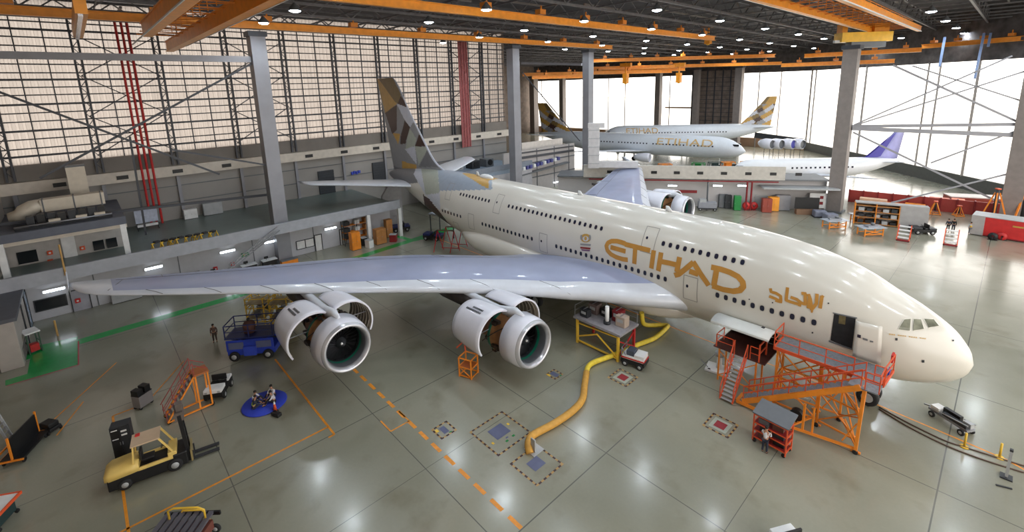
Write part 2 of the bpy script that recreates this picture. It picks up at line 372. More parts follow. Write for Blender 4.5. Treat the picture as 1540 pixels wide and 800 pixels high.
# small room on the mezzanine (upper left)
m = MB(); m.lo(70.2, 70.5, 35.2, 45.2, 5, 8.9); m.lo(70.5, 79.2, 35.2, 35.5, 5, 8.9); RM = struct('wall_upper_room', m, mat('room_white', (176, 172, 168), .6))
m = MB(); m.lo(65.6, 79.2, 35.0, 45.2, 8.75, 9.2); m.lo(65.5, 65.7, 35.0, 45.2, 8.6, 9.45); m.build('roof_slab', mat('slab_blue_grey', (92, 96, 108), .6), RM)
m = MB(); m.lo(65.7, 66.0, 35.0, 45.2, 8.2, 8.75); m.build('fascia', mat('fascia_cream', (196, 186, 172), .6), RM)
for y in (35.3, 44.6):
    m = MB(); m.lo(65.6, 66.1, y-.2, y+.3, 5, 8.6); m.build('pillar', white, RM)
for y0, y1, z0, z1 in ((42.6, 44.1, 5.2, 6.5), (37.15, 38.1, 5.15, 6.25), (36.0, 36.95, 5.15, 6.25)):
    m = MB(); m.lo(70.05, 70.2, y0, y1, z0, z1); m.build('window_pane', glass, RM)
m = MB(); m.lo(69.9, 70.2, 39.5, 40.6, 5, 7.5); m.build('door_leaf', white, RM)
# side wall close by on the left
m = MB(); m.lo(-32, 81, 45.2, 46, 0, 34)
WS = struct('wall_side', m, mat('side_wall_beige', (182, 168, 154), .7, var=.06, scale=.3))
for x, z in ((68, 8), (58, 5), (75, 9)):
    m = MB(); m.lo(x-3, x+3, 45.05, 45.2, z-2.4, z+2.4); m.build('wall_panel', beige, WS)

# roof
m = MB(); m.lo(-32, 82, -134, 60, 34.2, 34.6); m.lo(82, 170, -134, -36, 34.2, 34.6)
CE = struct('ceiling', m, mat('dark_roof_deck', (70, 68, 70), .8, .0, var=.35, scale=.25))
trm = mat('truss_steel', (104, 102, 104), .5, .2, var=.2)
for x in range(-26, 166, 8):
    yt = 58 if x < 80 else -37; m = MB(); m.bar((x, yt, 33.6), (x, -133, 33.6), .3); m.bar((x, yt, 31.6), (x, -133, 31.6), .28); y = yt; s_ = 0
    while y > -132: m.bar((x, y, 31.6 if s_ else 33.6), (x, y-2.6, 33.6 if s_ else 31.6), .14); y -= 2.6; s_ = 1-s_
    m.build('roof_truss', trm, CE)
for y in range(-128, 58, 6):
    m = MB(); m.bar((-50, y, 32.0 if y % 12 else 31.7), (168 if y < -37 else 80, y, 32.0 if y % 12 else 31.7), .12, .2); m.build('purlin', trm, CE)
m = MB()
for i in range(46):
    x = random.uniform(-10, 120); y = random.uniform(-120, 40); L_ = random.uniform(8, 30); h = random.uniform(31.8, 33.2)
    if i % 2: m.bar((x, y, h), (x, y-L_, h), .22)
    else: m.bar((x, y, h), (x+L_, y, h), .22)
m.build('service_pipe', mat('roof_pipe', (128, 122, 118), .5, .3), CE)

# high bay lamps
X_ = (-11.5, -1, 9.2, 18.8, 28.8, 39, 49.8, 60, 70); Y_ = (20, 4.5, -11.6, -27.6, -44, -60, -76, -92, -108)
lamp0 = None; cnt = 0
LG = 'high bay lamps under the roof'
for i, x in enumerate(X_):
    for j, y in enumerate(Y_):
        if x >= 60 and y > 2 and (x, y) != (60, 20): continue
        lab = 'round white high bay lamp hanging under the dark roof'
        if lamp0 is None:
            t = thing('high_bay_lamp', lab, 'ceiling lamp', (x, y, 30.1), 0, LG)
            m = sm_(); m.lathe([(0, .56), (.25, .5), (.6, .2), (.75, .12), (.75, 0)], (0, 0, 0), (0, 0, 1), 16, up=(1, 0, 0)); m.build('reflector_housing', midgrey, t)
            m = MB(); m.bar((0, 0, .7), (0, 0, 1.6), .05); m.build('hanger', midgrey, t)
            m = sm_(); m.lathe([(-.12, 0), (-.12, .3), (-.03, .5), (0, .54)], (0, 0, 0), (0, 0, 1), 16, up=(1, 0, 0)); m.build('lens', lampe, t)
            lamp0 = t
        else: t = copy_tree(lamp0); t.location = (x, y, 30.1)
        l = bpy.data.lights.new('lamp_light', 'SPOT'); l.energy = LAMP_E; l.spot_size = radians(165); l.spot_blend = .5; l.shadow_soft_size = .45; l.color = (.86, .95, 1.0)
        o = bpy.data.objects.new('lamp_light', l); COL.objects.link(o); o.parent = t; o.location = (0, 0, -.25)

# steel columns
def column(x, y, z1, w, label, rz=0.0, m_=None):
    t = thing('steel_column', label, 'column', (x, y, 0), rz)
    m = MB(); m.box((0, 0, z1/2), (w, w, z1)); m.build('shaft', m_ or colgrey, t)
    m = MB(); m.box((0, 0, z1-.3), (w*1.25, w*1.25, .6)); m.build('cap_plate', dksteel, t)
    m = MB(); m.box((0, 0, .15), (w*1.3, w*1.3, .3)); m.build('base_plate', midgrey, t)
    return t
column(65.3, 19.6, 29.7, 1.7, 'tall pale grey steel column rising from the annexe on the left, behind the wing')
column(65.3, -23.8, 29.7, 1.7, 'tall grey steel column behind the tail of the large airliner')
column(65.3, -46.2, 29.7, 1.7, 'grey steel column standing by the big white air duct')
column(19.3, -54.5, 27.2, 2.0, 'thick brown-grey column topped by the bright yellow crane trolley', m_=mat('column_brown', (132, 124, 120), .6))
column(-.9, -63.6, 31, 2.2, 'thick grey column cut by the right edge of the picture', m_=MATS['column_brown'])

# crane runway rails
def rail(name, x, y0, y1, label, z=30.4, n=9):
    t = thing(name, label, 'crane rail', (x, (y0+y1)/2, z))
    m = MB(); h = (y0-y1)/2; m.lo(-.28, .28, -h, h, .32, .42); m.lo(-.07, .07, -h, h, -.32, .32); m.lo(-.28, .28, -h, h, -.42, -.32); m.build('beam', craneor, t)
    for k in range(n):
        yy = -h+(2*h)*(k+.5)/n; m = MB(); m.box((.1, yy, .85), (.9, 1.0, .6)); m.bar((0, yy, 1.0), (0, yy, 1.6), .16); m.build('hanger_bracket', orange, t)
    return t
rail('crane_rail', 64.6, 46, -54, 'long orange crane rail running along the top of the tall grey columns')
rail('crane_rail', 42.2, 24, -56, 'orange crane rail hung from the roof in the middle, ending over the parked airliners')
def railz(p, q, label, n=6, w=.28, mm=None):
    p = Vector(p); q = Vector(q); d = q-p; t = thing('crane_rail', label, 'crane rail', (p+q)/2, math.atan2(d.y, d.x)); L_ = d.length/2
    m = MB(); m.lo(-L_, L_, -w, w, .32, .42); m.lo(-L_, L_, -.07, .07, -.32, .32); m.lo(-L_, L_, -w, w, -.42, -.32); m.build('beam', mm or craneor, t)
    for k in range(n): xx = -L_+2*L_*(k+.5)/n; m = MB(); m.box((xx, .1, .8), (.9, .8, .5)); m.bar((xx, 0, 1), (xx, 0, 1.6), .14); m.build('hanger_bracket', orange, t)
    return t
P2P = Vector((13.5, -97.6, 0)); P2D = Vector((.683, -.7305, 0))
a = dep(1160, 74, 110); b = dep(1540, 54, 88)
railz(dep(890, 91, 118), dep(1165, 84, 118), 'orange crane girder with dark lettering spanning in front of the bright doors', 7, .5)
railz(dep(890, 101, 126), dep(1175, 97, 126), 'thin orange crane rail below the lettered girder', 6)
railz(dep(786, 107, 120), dep(1010, 112, 128), 'orange crane rail seen between the two grey columns at the centre', 5)
railz(dep(1210, 83, 104), dep(1386, 76, 92), 'thick orange crane girder passing behind the thick column on the right', 4, .6)
railz(dep(1386, 76, 96), dep(1545, 50, 80), 'long orange rail climbing to the right edge above the bright doors', 4, .3)
railz(dep(1175, 97, 108), dep(1345, 93, 100), 'thin orange rail just over the top of the bright right-hand doors', 3, .3)
railz(dep(800, 113, 112), dep(885, 118, 116), 'short orange crane rail low between the two centre columns', 2, .5)
railz(dep(892, 107, 134), dep(1030, 105, 134), 'deep orange crane girder nearest the bright far doors', 4, .5)
for k, (px, py, tt) in enumerate(((941, 118, 122), (1021, 117, 126), (1065, 62, 104))):
    q = dep(px, py, tt); t = thing('hoist_block', ('left orange hoist block hanging before the bright far doors', 'right orange hoist block hanging before the bright far doors', 'orange hoist block at the end of the middle crane rail')[k], 'hoist', q)
    m = MB(); m.box((0, 0, 0), (1.2, 1.2, 2.6 if k < 2 else 1.2)); m.build('housing', craneor, t); m = MB(); m.bar((0, 0, 1.2), (0, 0, 4.0), .3); m.box((0, 0, 3.4), (3.2, .8, 1.0)); m.build('trolley_frame', craneor, t); m = sm_(); m.cyl((0, 0, -1.5 if k < 2 else -.8), (0, 0, -1.2 if k < 2 else -.5), .3, .4, 10); m.build('hook', craneyl, t)
t = thing('crane_trolley', 'bright yellow crane trolley on top of the thick right-hand column', 'crane trolley', dep(1298, 57, 76.5), math.atan2(R_.y, R_.x))
m = MB(); m.box((0, 0, .1), (8.2, 2.0, 1.5)); m.build('end_carriage', craneyl, t)
m = MB(); m.box((.5, 0, -1.1), (5.6, 1.5, .9)); m.build('drive_unit', midgrey, t)
for x_, w_ in ((2.6, 2.4), (-3.4, .9)): m = MB(); m.box((x_, .2, 1.5), (w_, 1.3, 1.35)); m.build('gear_housing', craneor, t)
m = MB(); m.box((-4.4, -.3, -.5), (1.0, .5, .4)); m.build('buffer', white, t)
# bridge girders: upper right, towards the camera side
def girder(p, q, w, h, label, name='crane_bridge', lat=True, bw=.3, ext=0.0):
    p = Vector(p); q = Vector(q); d = q-p; L_ = d.length/2; t = thing(name, label, 'crane bridge', (p+q)/2, math.atan2(d.y, d.x))
    for s_ in (-1, 1):
        e0 = ext if s_ > 0 else -ext; m = MB(); m.lo(-L_-e0, L_, s_*w/2-bw, s_*w/2+bw, -h/2, h/2); m.lo(-L_-e0, L_, s_*w/2-bw*1.4, s_*w/2+bw*1.4, -h/2-.06, -h/2+.06); m.lo(-L_-e0, L_, s_*w/2-bw*1.4, s_*w/2+bw*1.4, h/2-.06, h/2+.06); m.build('main_beam', craneor, t)
        m = MB(); m.lo(-L_, L_, s_*(w/2+bw*1.4)-.04, s_*(w/2+bw*1.4)+.04, -h/2-.1, -h/2+.02); m.build('conductor_rail', white, t)
    if lat:
        sp_ = 3.2; m = MB(); n = int(L_*2/sp_)
        for k in range(n):
            x = -L_+.8+k*sp_; m.bar((x, -w/2, h/2-.2), (x, w/2, h/2-.2), .1); m.bar((x, -w/2, h/2-.2), (x+sp_, w/2, h/2-.2), .07)
        for s_ in (-1, 1):
            for k in range(n): m.bar((-L_+.8+k*sp_, s_*w/2*.6, h/2), (-L_+.8+k*sp_, s_*w/2*.6, h/2+1.1), .07)
            m.bar((-L_, s_*w/2*.6, h/2+1.1), (L_, s_*w/2*.6, h/2+1.1), .08)
        m.build('walkway_frame', orange, t)
    return t
a0 = gz(1160, -8, 29.8); a1 = gz(1296, 46, 29.8); b0 = gz(1260, -6, 29.8); b1 = gz(1390, 49, 29.8)
ym = min(a1.y, b1.y)
for nm, (pa, pb) in (('left', (a0, a1)), ('right', (b0, b1))): pass
xa, xb = (a0.x+a1.x)/2, (b0.x+b1.x)/2
girder(((xa+xb)/2, 6, 29.9), ((xa+xb)/2, (a1.y+b1.y)/2, 29.9), abs(xa-xb)+.3, .7, 'orange twin-beam crane bridge at the top right, pointing at the thick column', bw=.2)
girder((68, 29.0, 28.6), (22, 29.0, 28.6), 4.1, 1.2, 'large orange twin-beam crane bridge over the left wing, seen end on at the top left', ext=9.0)
t = thing('hoist_beam', 'short orange beam hanging down at the top left with a lit edge', 'crane beam', (44.0, 36.1, 27.6))
m = MB(); m.lo(-2.4, 14, -.32, .32, -.1, .8); m.build('beam', craneor, t); m = MB(); m.lo(-2.4, 14, -.05, .2, -.25, -.1); m.build('conductor_rail', chrome, t)

# tie beam and big diagonals between the left columns
t = thing('tie_beam', 'long grey horizontal steel beam meeting the tall left column near its top', 'steel beam', (65.3, 33, 26.4))
m = MB(); m.lo(-.2, .2, -12.6, 13, -.35, .35); m.build('beam', colgrey, t)
for k, (p, q) in enumerate((((385, 92), (60, 268)), ((-10, 135), (330, 262)))):
    P, Q = gx(*p, 65.3), gx(*q, 65.3); m = MB(); m.bar(P, Q, .22)
    single('diagonal_brace', m, dksteel, ('thin grey steel brace sloping down to the left from the tall left column', 'thin grey steel brace sloping down to the right across the left window wall')[k], 'steel brace')
m = MB(); P, Q = gx(-5, 338, 70), gx(410, 292, 70); m.bar(P, Q, .3); single('horizontal_brace', m, dksteel, 'grey horizontal steel tube above the mezzanine floor on the left', 'steel brace')
m = MB(); P, Q = gx(195, 205, 74), gx(210, 318, 74); m.bar(P, (P.x, (P.y+Q.y)/2, 5.0), .22); single('drop_pipe', m, dksteel, 'thin dark vertical pipe left of the red pipes', 'pipe')
m = MB(); P, Q = gx(400, 248, 65), gx(258, 225, 65); m.bar(P, Q, .2); single('diagonal_brace', m, dksteel, 'short grey brace crossing the pale service beam left of the tall column', 'steel brace')
m = MB(); m.bar(gy(785, 95, -40), gy(875, 97, -42), .5, .5); single('tie_beam', m, colgrey, 'short grey beam tying the two centre columns together near the top', 'steel beam')
m = MB(); m.bar(dep(785, 108, 84), dep(872, 212, 84), .18); single('diagonal_brace', m, dksteel, 'thin dark brace sloping down between the two centre columns', 'steel brace')
for k, y in enumerate((31.9, 31.3, 30.7)):
    m = MB(); m.cyl((79.2, y, 5.0), (79.2, y, 32.5), .14, seg=8)
    single('red_pipe', m, red, ('left', 'middle', 'right')[k]+' of the three red vertical pipes on the left wall', 'pipe', 'red pipes on the left wall')
t = thing('red_lattice_mast', 'dull red lattice mast standing against the far end of the window wall', 'mast', (79.0, -22.6, 10))
m = MB()
for dy in (-1.1, -.35, .35, 1.1): m.bar((0, dy, 0), (0, dy, 22.4), .14)
z = 0; s_ = 1
while z < 22: m.bar((0, -1.1*s_, z), (0, 1.1*s_, z+1.1), .08); z += 1.1; s_ = -s_
m.build('lattice', mat('dull_red_paint', (170, 90, 90), .6), t); m = MB(); m.lo(.1, .16, -1.1, 1.1, 0, 22.4); m.build('mesh_panel', mat('dull_red_panel', (150, 88, 88), .7), t)

# ------------------------------------------------ diagonal service building between the two halls
A0 = Vector((36.5, -42.1, 0)); AD = Vector((.83, .558, 0)).normalized(); AN = Vector((AD.y, -AD.x, 0))  # AN points away from camera
if AN.dot(A0-CAM) < 0: AN = -AN
RZ = math.atan2(AD.y, AD.x)
def ann(px, py, off=0.0): return gpl(px, py, A0+AN*off, AD)
def sA(p): return (Vector(p)-A0).dot(AD)
def abox(m, s0, s1, o0, o1, z0, z1):
    c = A0+AD*((s0+s1)/2)+AN*((o0+o1)/2); return m.box((c.x, c.y, (z0+z1)/2), (abs(s1-s0), abs(o1-o0), z1-z0), RZ)
m = MB(); abox(m, -20, 26, 1.6, 1.9, 0, 5.4); WD = struct('wall_service', m, mat('service_wall', (182, 178, 178), .6, var=.05, scale=.3))
m = MB(); abox(m, -13, 21, 0, .5, 5.35, 7.65); m.build('parapet_band', mat('pale_band', (190, 184, 176), .6), WD)
m = MB(); abox(m, -20, 26, .5, 6.5, 5.2, 5.45); m.build('deck', midgrey, WD)
for k in range(9):
    s0 = -15+k*3.9; m = MB(); abox(m, s0-.5, s0+.5, -.06, 0, 6.2, 6.7); m.build('vent', black, WD)
m = MB(); abox(m, -12, 20, -.2, 0, 4.95, 5.15); m.build('red_pipe_run', dkred, WD)
m = MB(); abox(m, -21, -9.5, -1.2, 1.6, 4.0, 4.25); m.build('canopy', ltgrey, WD)
for px in (1123, 1130):
    p = ann(px, 290, -.3); m = MB(); m.cyl((p.x, p.y, 0), (p.x, p.y, 5.1), .16, seg=8); m.build('red_riser', dkred, WD)
p = ann(1064, 290, .2); m = MB(); m.bar((p.x, p.y, 0), (p.x, p.y, 5.4), .22); m.build('post', midgrey, WD)
for k, px in enumerate((1011, 1079, 1116)):
    p = ann(px, 279, 1.4); t = thing('wall_light', ('tube light on the service wall just above the far engine', 'tube light on the service wall above the grey cabinets', 'tube light on the service wall beside the red risers')[k], 'wall light', p, RZ)
    m = MB(); m.box((0, .08, 0), (1.6, .2, .3)); m.build('housing', white, t); m = MB(); m.box((0, .2 if AN.dot(Vector((-sin(RZ), cos(RZ), 0))) < 0 else -.1, 0), (1.5, .12, .22)); m.build('tube', tubel, t)
# dark corner of the building with the white duct
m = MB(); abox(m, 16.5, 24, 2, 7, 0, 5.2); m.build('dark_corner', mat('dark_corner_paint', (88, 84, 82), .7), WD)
t = thing('air_duct', 'big white vertical air duct with a rounded elbow left of the long pale parapet', 'duct', ann(893, 248, -1), RZ)
pv = t.location; m = MB(); m.box((0, 0, 3.2), (1.9, 1.6, 7.4)); m.box((-.4, 0, 7.2), (2.9, 1.5, .8)); m.build('riser', mat('duct_white', (205, 202, 202), .45, .2), t)
m = MB()
for k in range(5): m.box((0, 0, .4+k*1.5), (2.05, 1.75, .12))
m.build('flange', ltgrey, t)
m = MB(); m.box((-4.2, .1, .2), (7.2, 1.2, 1.1)); m.build('horizontal_run', MATS['duct_white'], t)

pa, pb = ann(906, 262, 1.5), ann(936, 262, 1.5); m = MB(); s0, s1 = sA(pa), sA(pb); abox(m, s1, s0, 1.45, 1.6, 2.6, 4.9); w = struct('window_4', m, mat('outside_view_green', (196, 204, 160), .3, var=.35, scale=.6)); m = MB(); abox(m, s1-.1, s0+.1, 1.4, 1.5, 2.45, 2.6); abox(m, s1-.1, s0+.1, 1.4, 1.5, 4.9, 5.05); m.build('window_frame', dkgrey, w)  # bright green daylight view beyond the opening is put into the pane colour
# far end doors
def leafwall(p, q, z0, z1, name, m_): 
    m = MB(); m.bar((p[0], p[1], (z0+z1)/2), (q[0], q[1], (z0+z1)/2), .3, z1-z0); return struct(name, m, m_)
bandm = mat('door_head_cladding', (84, 78, 76), .7, .1, var=.4, scale=.8)
K = Vector((45.3, -131.5, 0)); E0 = Vector((-24, -57.4, 0))
WF = leafwall((45, -131.5), (170, -131.5), 24.7, 34.2, 'wall_far', bandm)
WG = leafwall(K, E0, 24.7, 34.2, 'wall_right', bandm)
m = MB(); m.bar((K.x, K.y, 1.3), (E0.x, E0.y, 1.3), .4, 2.6); m.build('door_plinth', mat('door_plinth_dark', (88, 88, 84), .7), WG)
def wm_bar(p, q, w, mm, par, nm): m = MB(); m.bar(p, q, w); m.build(nm, mm, par)
mull = mat('door_mullion', (150, 144, 140), .6)
for px in (1170, 1221, 1295, 1386, 1403, 1460, 1215):
    p = gpl(px, 180, K, P2D); wm_bar((p.x, p.y, 2.4), (p.x, p.y, 25), .32 if px in (1170, 1221, 1403, 1386) else .42, mull, WG, 'door_mullion')
for px in (815, 905+10, 940, 1007, 1140):
    p = gy(px, 150, -131); wm_bar((p.x, p.y, 0), (p.x, p.y, 25), .3, mull, WF, 'door_mullion')
m = MB(); m.lo(45, 170, -131.6, -131.2, 0, 3.0); m.build('door_plinth', mat('door_plinth_tan', (160, 130, 104), .7), WF)
m = MB(); m.lo(80, 94, -131.3, -131.1, 12.6, 13.2); m.build('door_rail', MATS['door_plinth_tan'], WF)
brownclad = mat('brown_cladding', (128, 114, 104), .7, .1, var=.25, scale=.7)
x0, x1 = gy(1110, 150, -130).x, gy(1041, 150, -130).x
m = MB(); m.lo(x0, x1, -131, -130, 0, 26); m.build('solid_panel', brownclad, WF)
m = MB(); z = 1
while z < 25: m.lo(x0, x1, -129.9, -129.75, z-.08, z+.08); z += 1.5
for k in range(7): xx = x0+(x1-x0)*k/6; m.lo(xx-.15, xx+.15, -129.8, -129.5, 0, 26)
m.build('panel_frame', dksteel, WF)
for k, (px, w) in enumerate(((990, 2.0), (846, 2.2), (1110, 2.2), (803, 3.0), (1047, 1.8))):
    p = gy(px, 150, -126); column(p.x, p.y, 27, w, ('grey column between two bright far door bays left of the brown panel', 'grey column in the far doorway just left of the near centre column', 'pale column at the right edge of the brown cladding panel', 'wide grey column far away beside the gold tail', 'brown column at the left edge of the brown cladding panel')[k], m_=MATS['column_brown'])
m = MB(); m.lo(165, 166, -131, -36, 0, 34); struct('wall_back', m, brownclad)
m = MB(); m.lo(81.3, 166, -36, -35.2, 0, 34); struct('wall_outer', m, brownclad)
# bracing between the two thick right columns
CA, CB = Vector((19.3, -54.5, 0)), Vector((-.9, -63.6, 0)); CD = (CB-CA).normalized()
def cb(px, py): return gpl(px, py, CA, CD)
for k, (p, q, w) in enumerate((((1281, 190), (1527, 187), .45), ((1281, 193), (1545, 204), .6))):
    m = MB(); m.bar(cb(*p), cb(*q), w, w); single('tie_beam', m, colgrey, ('upper of the two grey beams joining the thick right-hand columns', 'lower of the two grey beams joining the thick right-hand columns')[k], 'steel beam')
BL = ['long thin brace rising right from the beam joint on the thick column to the roof', 'thin brace rising right from the beam joint, the flatter of the rising pair', 'thin brace falling right from the roof to the far right column, upper one', 'thin brace falling right to the beam end on the far right column', 'thin brace falling right below the two beams to the red barrier', 'faint thin brace rising right below the beams', 'faint thin brace near the ground at the far right']
for k, (p, q) in enumerate((((1284, 188), (1522, 84)), ((1284, 189), (1545, 106)), ((1372, 99), (1537, 152)), ((1343, 98), (1530, 183)), ((1283, 199), (1515, 310)), ((1400, 245), (1530, 196)), ((1340, 305), (1530, 258)))):
    m = MB(); m.bar(cb(*p), cb(*q), .2 if k not in (3, 4) else .28); single('diagonal_brace', m, colgrey, BL[k], 'steel brace')
for k, (p, q) in enumerate((((1421, 56), (1413, 100)), ((1480, 50), (1466, 118)), ((1490, 50), (1486, 70)))):
    m = MB(); m.bar(dep(*p, 84), dep(*q, 84), .35); single('hanging_pipe', m, mat('pale_blue_paint', (130, 150, 190), .5), ('left', 'long middle', 'short right')[k]+' of the three pale blue pipes hanging from the roof at the upper right', 'pipe')
# ================================================================== THE LARGE AIRLINER (X aft from the nose, Y starboard, Z up)
AIR = thing('airliner', 'huge cream double-deck four-engined airliner with gold ETIHAD lettering parked across the hangar', 'airplane', (33, 0, 0))
# x: bottom z, widest z, top z, half width
FT = [(0, 4.86, 4.9, 4.95, .02), (.15, 4.35, 4.9, 5.55, .55), (.5, 3.85, 4.92, 6.12, .98), (1, 3.45, 4.98, 6.7, 1.4), (2, 2.98, 5.1, 7.4, 1.98), (3, 2.72, 5.25, 7.95, 2.4), (4, 2.56, 5.4, 8.42, 2.7), (5.5, 2.42, 5.6, 9.2, 3.02),
      (7, 2.35, 5.75, 9.75, 3.25), (9, 2.3, 5.9, 10.25, 3.44), (12, 2.3, 6.0, 10.65, 3.56), (15, 2.3, 6.05, 10.85, 3.6), (19, 2.3, 6.05, 10.92, 3.6), (44, 2.3, 6.05, 10.92, 3.6),
      (48, 2.7, 6.2, 10.92, 3.55), (52, 3.5, 6.6, 10.9, 3.35), (56, 4.5, 7.1, 10.8, 2.95), (60, 5.6, 7.6, 10.55, 2.4), (64, 6.7, 8.2, 10.15, 1.75), (67, 7.4, 8.5, 9.8, 1.2), (69.5, 7.95, 8.6, 9.3, .7), (70.4, 8.2, 8.6, 9.0, .4)]
def fsec(x, n=144):
    zb, zc, zt, w = lerp_table(FT, x); out = []
    for k in range(n):
        a = 2*pi*k/n; c, s_ = cos(a), sin(a); e = 2/2.15 if s_ > 0 else 2/2.05
        y = w*math.copysign(abs(c)**e, c); z = zc+((zt-zc) if s_ > 0 else (zc-zb))*math.copysign(abs(s_)**e, s_); out.append((x, y, z))
    return out
xs = [0, .05, .15, .3, .5, .75]+[1+.25*i for i in range(28)]+[8+.5*i for i in range(64)]+[40+.14*i for i in range(217)]+[70.4]
REAR = [(goldf, [(688, 240), (760, 250), (744, 270), (735, 271), (735, 283), (728, 281), (694, 260)]), (lblue, [(657, 240), (740, 250), (740, 285), (661, 287)]), (lgrey2, [(631, 240), (657, 240), (661, 290), (640, 293)]),
        (lgrey3, [(640, 293), (661, 287), (662, 318)]), (lgrey3, [(622, 262), (631, 240), (640, 293), (645, 303)]), (brown, [(636, 292), (646, 300), (664, 322), (676, 338), (668, 340), (640, 316)]), (lgrey4, [(580, 250), (622, 240), (628, 275), (596, 278)])]
fm = sm_(); rings = [fsec(x) for x in xs]; fm.loft(rings, True, True)
FUS = None
fmats = [cream]+[r[0] for r in REAR]
cen = []
for i, f in enumerate(fm.f):
    c = Vector((0, 0, 0))
    for v in f: c += Vector(fm.v[v])
    c /= len(f)
    if c.x > 38:
        u = pix((c.x, abs(c.y), c.z))
        for k, (mm, P) in enumerate(REAR):
            if inpoly(u[0], u[1], P): fm.mi[i] = k+1; break
        else:
            if c.x > 64: fm.mi[i] = 7
FUS = fm.build('fuselage', fmats, AIR, world=True)
BV = BVHTree.FromPolygons([Vector(v) for v in fm.v], [f for f in fm.f if len(f) <= 4])
def fhit(px, py, off=.02):
    loc, n, i, d = BV.ray_cast(CAM, ray(px, py).normalized())
    if loc is None: return None
    if n.dot(CAM-loc) < 0: n = -n
    return loc+n*off, n
def fsurf(x, z, off=.02, side=1):
    loc, n, i, d = BV.ray_cast(Vector((x, 12*side, z)), Vector((0, -side, 0)))
    if n.y*side < 0: n = -n
    return loc+n*off, n
def decal_quad(m, P, off=.02, nu=4, nv=4):
    "bilinear patch of surveyed points laid on the skin"
    g = []
    for j in range(nv+1):
        for i in range(nu+1):
            u, v = i/nu, j/nv
            x = (P[0][0]*(1-u)+P[1][0]*u)*(1-v)+(P[3][0]*(1-u)+P[2][0]*u)*v; y = (P[0][1]*(1-u)+P[1][1]*u)*(1-v)+(P[3][1]*(1-u)+P[2][1]*u)*v
            h = fhit(x, y, off)
            if h is None: return
            g.append(h[0])
    m.add(g, [(j*(nu+1)+i, j*(nu+1)+i+1, (j+1)*(nu+1)+i+1, (j+1)*(nu+1)+i) for j in range(nv) for i in range(nu)])
def decal_stroke(m, pts, w, off=.02):
    # constant real width ribbons on the skin
    P = []
    for a, b in zip(pts[:-1], pts[1:]):
        n = max(1, int(math.hypot(b[0]-a[0], b[1]-a[1])/2.0))
        for k in range(n): P.append((a[0]+(b[0]-a[0])*k/n, a[1]+(b[1]-a[1])*k/n))
    P.append(pts[-1]); H = [fhit(p[0], p[1], off) for p in P]; L = []
    for i, (h, n) in enumerate(H):
        d = (H[min(i+1, len(H)-1)][0]-H[max(i-1, 0)][0]).normalized(); s_ = n.cross(d).normalized()*w/2; L.append((h-s_, h+s_))
    vs = [v for l in L for v in l]; m.add(vs, [(2*i, 2*i+1, 2*i+3, 2*i+2) for i in range(len(L)-1)])
def z3(L): return [(880+u/5, 320+v/5) for u, v in L]
def z2(L): return [(1050+u/4.444, 380+v/4.444) for u, v in L]
W = .42
for nm, strokes in (('letter_e', [[(322, 354), (280, 348), (235, 333), (195, 312), (168, 282), (160, 250), (172, 226), (200, 213), (240, 213), (275, 222), (302, 232)], [(192, 258), (305, 290)]]),
                    ('letter_t', [[(300, 236), (395, 260), (490, 284)], [(378, 256), (370, 384)]]),
                    ('letter_i', [[(517, 282), (498, 418)]]),
                    ('letter_h', [[(572, 298), (550, 438)], [(568, 365), (635, 378), (700, 394)], [(712, 333), (690, 446)]]),
                    ('letter_a', [[(672, 470), (705, 462), (760, 418), (815, 372)], [(812, 368), (870, 460), (930, 546)], [(785, 438), (852, 462)]]),
                    ('letter_d', [[(948, 408), (1020, 424), (1090, 448), (1150, 480), (1185, 520), (1190, 555), (1165, 582), (1115, 590), (1040, 577), (955, 548)], [(990, 425), (968, 552)]])):
    m = MB()
    for i, s_ in enumerate(strokes): decal_stroke(m, z3(s_), W, .02+.006*i)
    m.build(nm, gold, AIR, world=True)
m = MB()
for i, s_ in enumerate(([(483, 238), (488, 262), (520, 270), (552, 290), (553, 330), (515, 318)], [(475, 290), (520, 308), (555, 330)], [(598, 232), (588, 318), (640, 335), (680, 345), (676, 358)], [(618, 296), (660, 312), (690, 335), (716, 345), (716, 272), (690, 272)], [(745, 298), (736, 372)], [(737, 276), (750, 310), (758, 372)], [(795, 275), (790, 340), (765, 372), (748, 378)], [(828, 288), (815, 372)], [(755, 388), (768, 392)], [(822, 290), (838, 300)])):
    decal_stroke(m, z2(s_), .2, .02+.004*i)
m.build('arabic_lettering', gold, AIR, world=True)
# emblem
m = MB()
em = [goldf, lgrey3, dkred, lgrey1, mat('emblem_violet', (110, 70, 110), .5)]
def blob(cx, cy, rx, ry, mi, off):
    m.cm = mi; c = fhit(cx, cy, off)[0]; ring = [fhit(cx+rx*cos(2*pi*k/14), cy+ry*sin(2*pi*k/14), off)[0] for k in range(14)]
    m.add([c]+ring, [(0, k+1, (k+1) % 14+1) for k in range(14)])
blob(881, 358, 8, 6.5, 0, .02); blob(881, 359, 4.5, 4, 1, .03); blob(881, 358.5, 2, 3, 0, .04); blob(874.5, 357, 1.6, 4, 3, .04); blob(887.5, 357, 1.6, 4, 3, .04)
m.cm = 3; decal_quad(m, [(873, 366), (889, 367), (888.5, 370), (873, 368.5)], .03); m.cm = 2; decal_quad(m, [(873, 371), (888.5, 372.5), (888, 375), (873, 373.5)], .03); m.cm = 4; decal_quad(m, [(873.5, 374.5), (888, 376), (887, 378), (876, 377)], .03)
m.build('emblem', em, AIR, world=True)
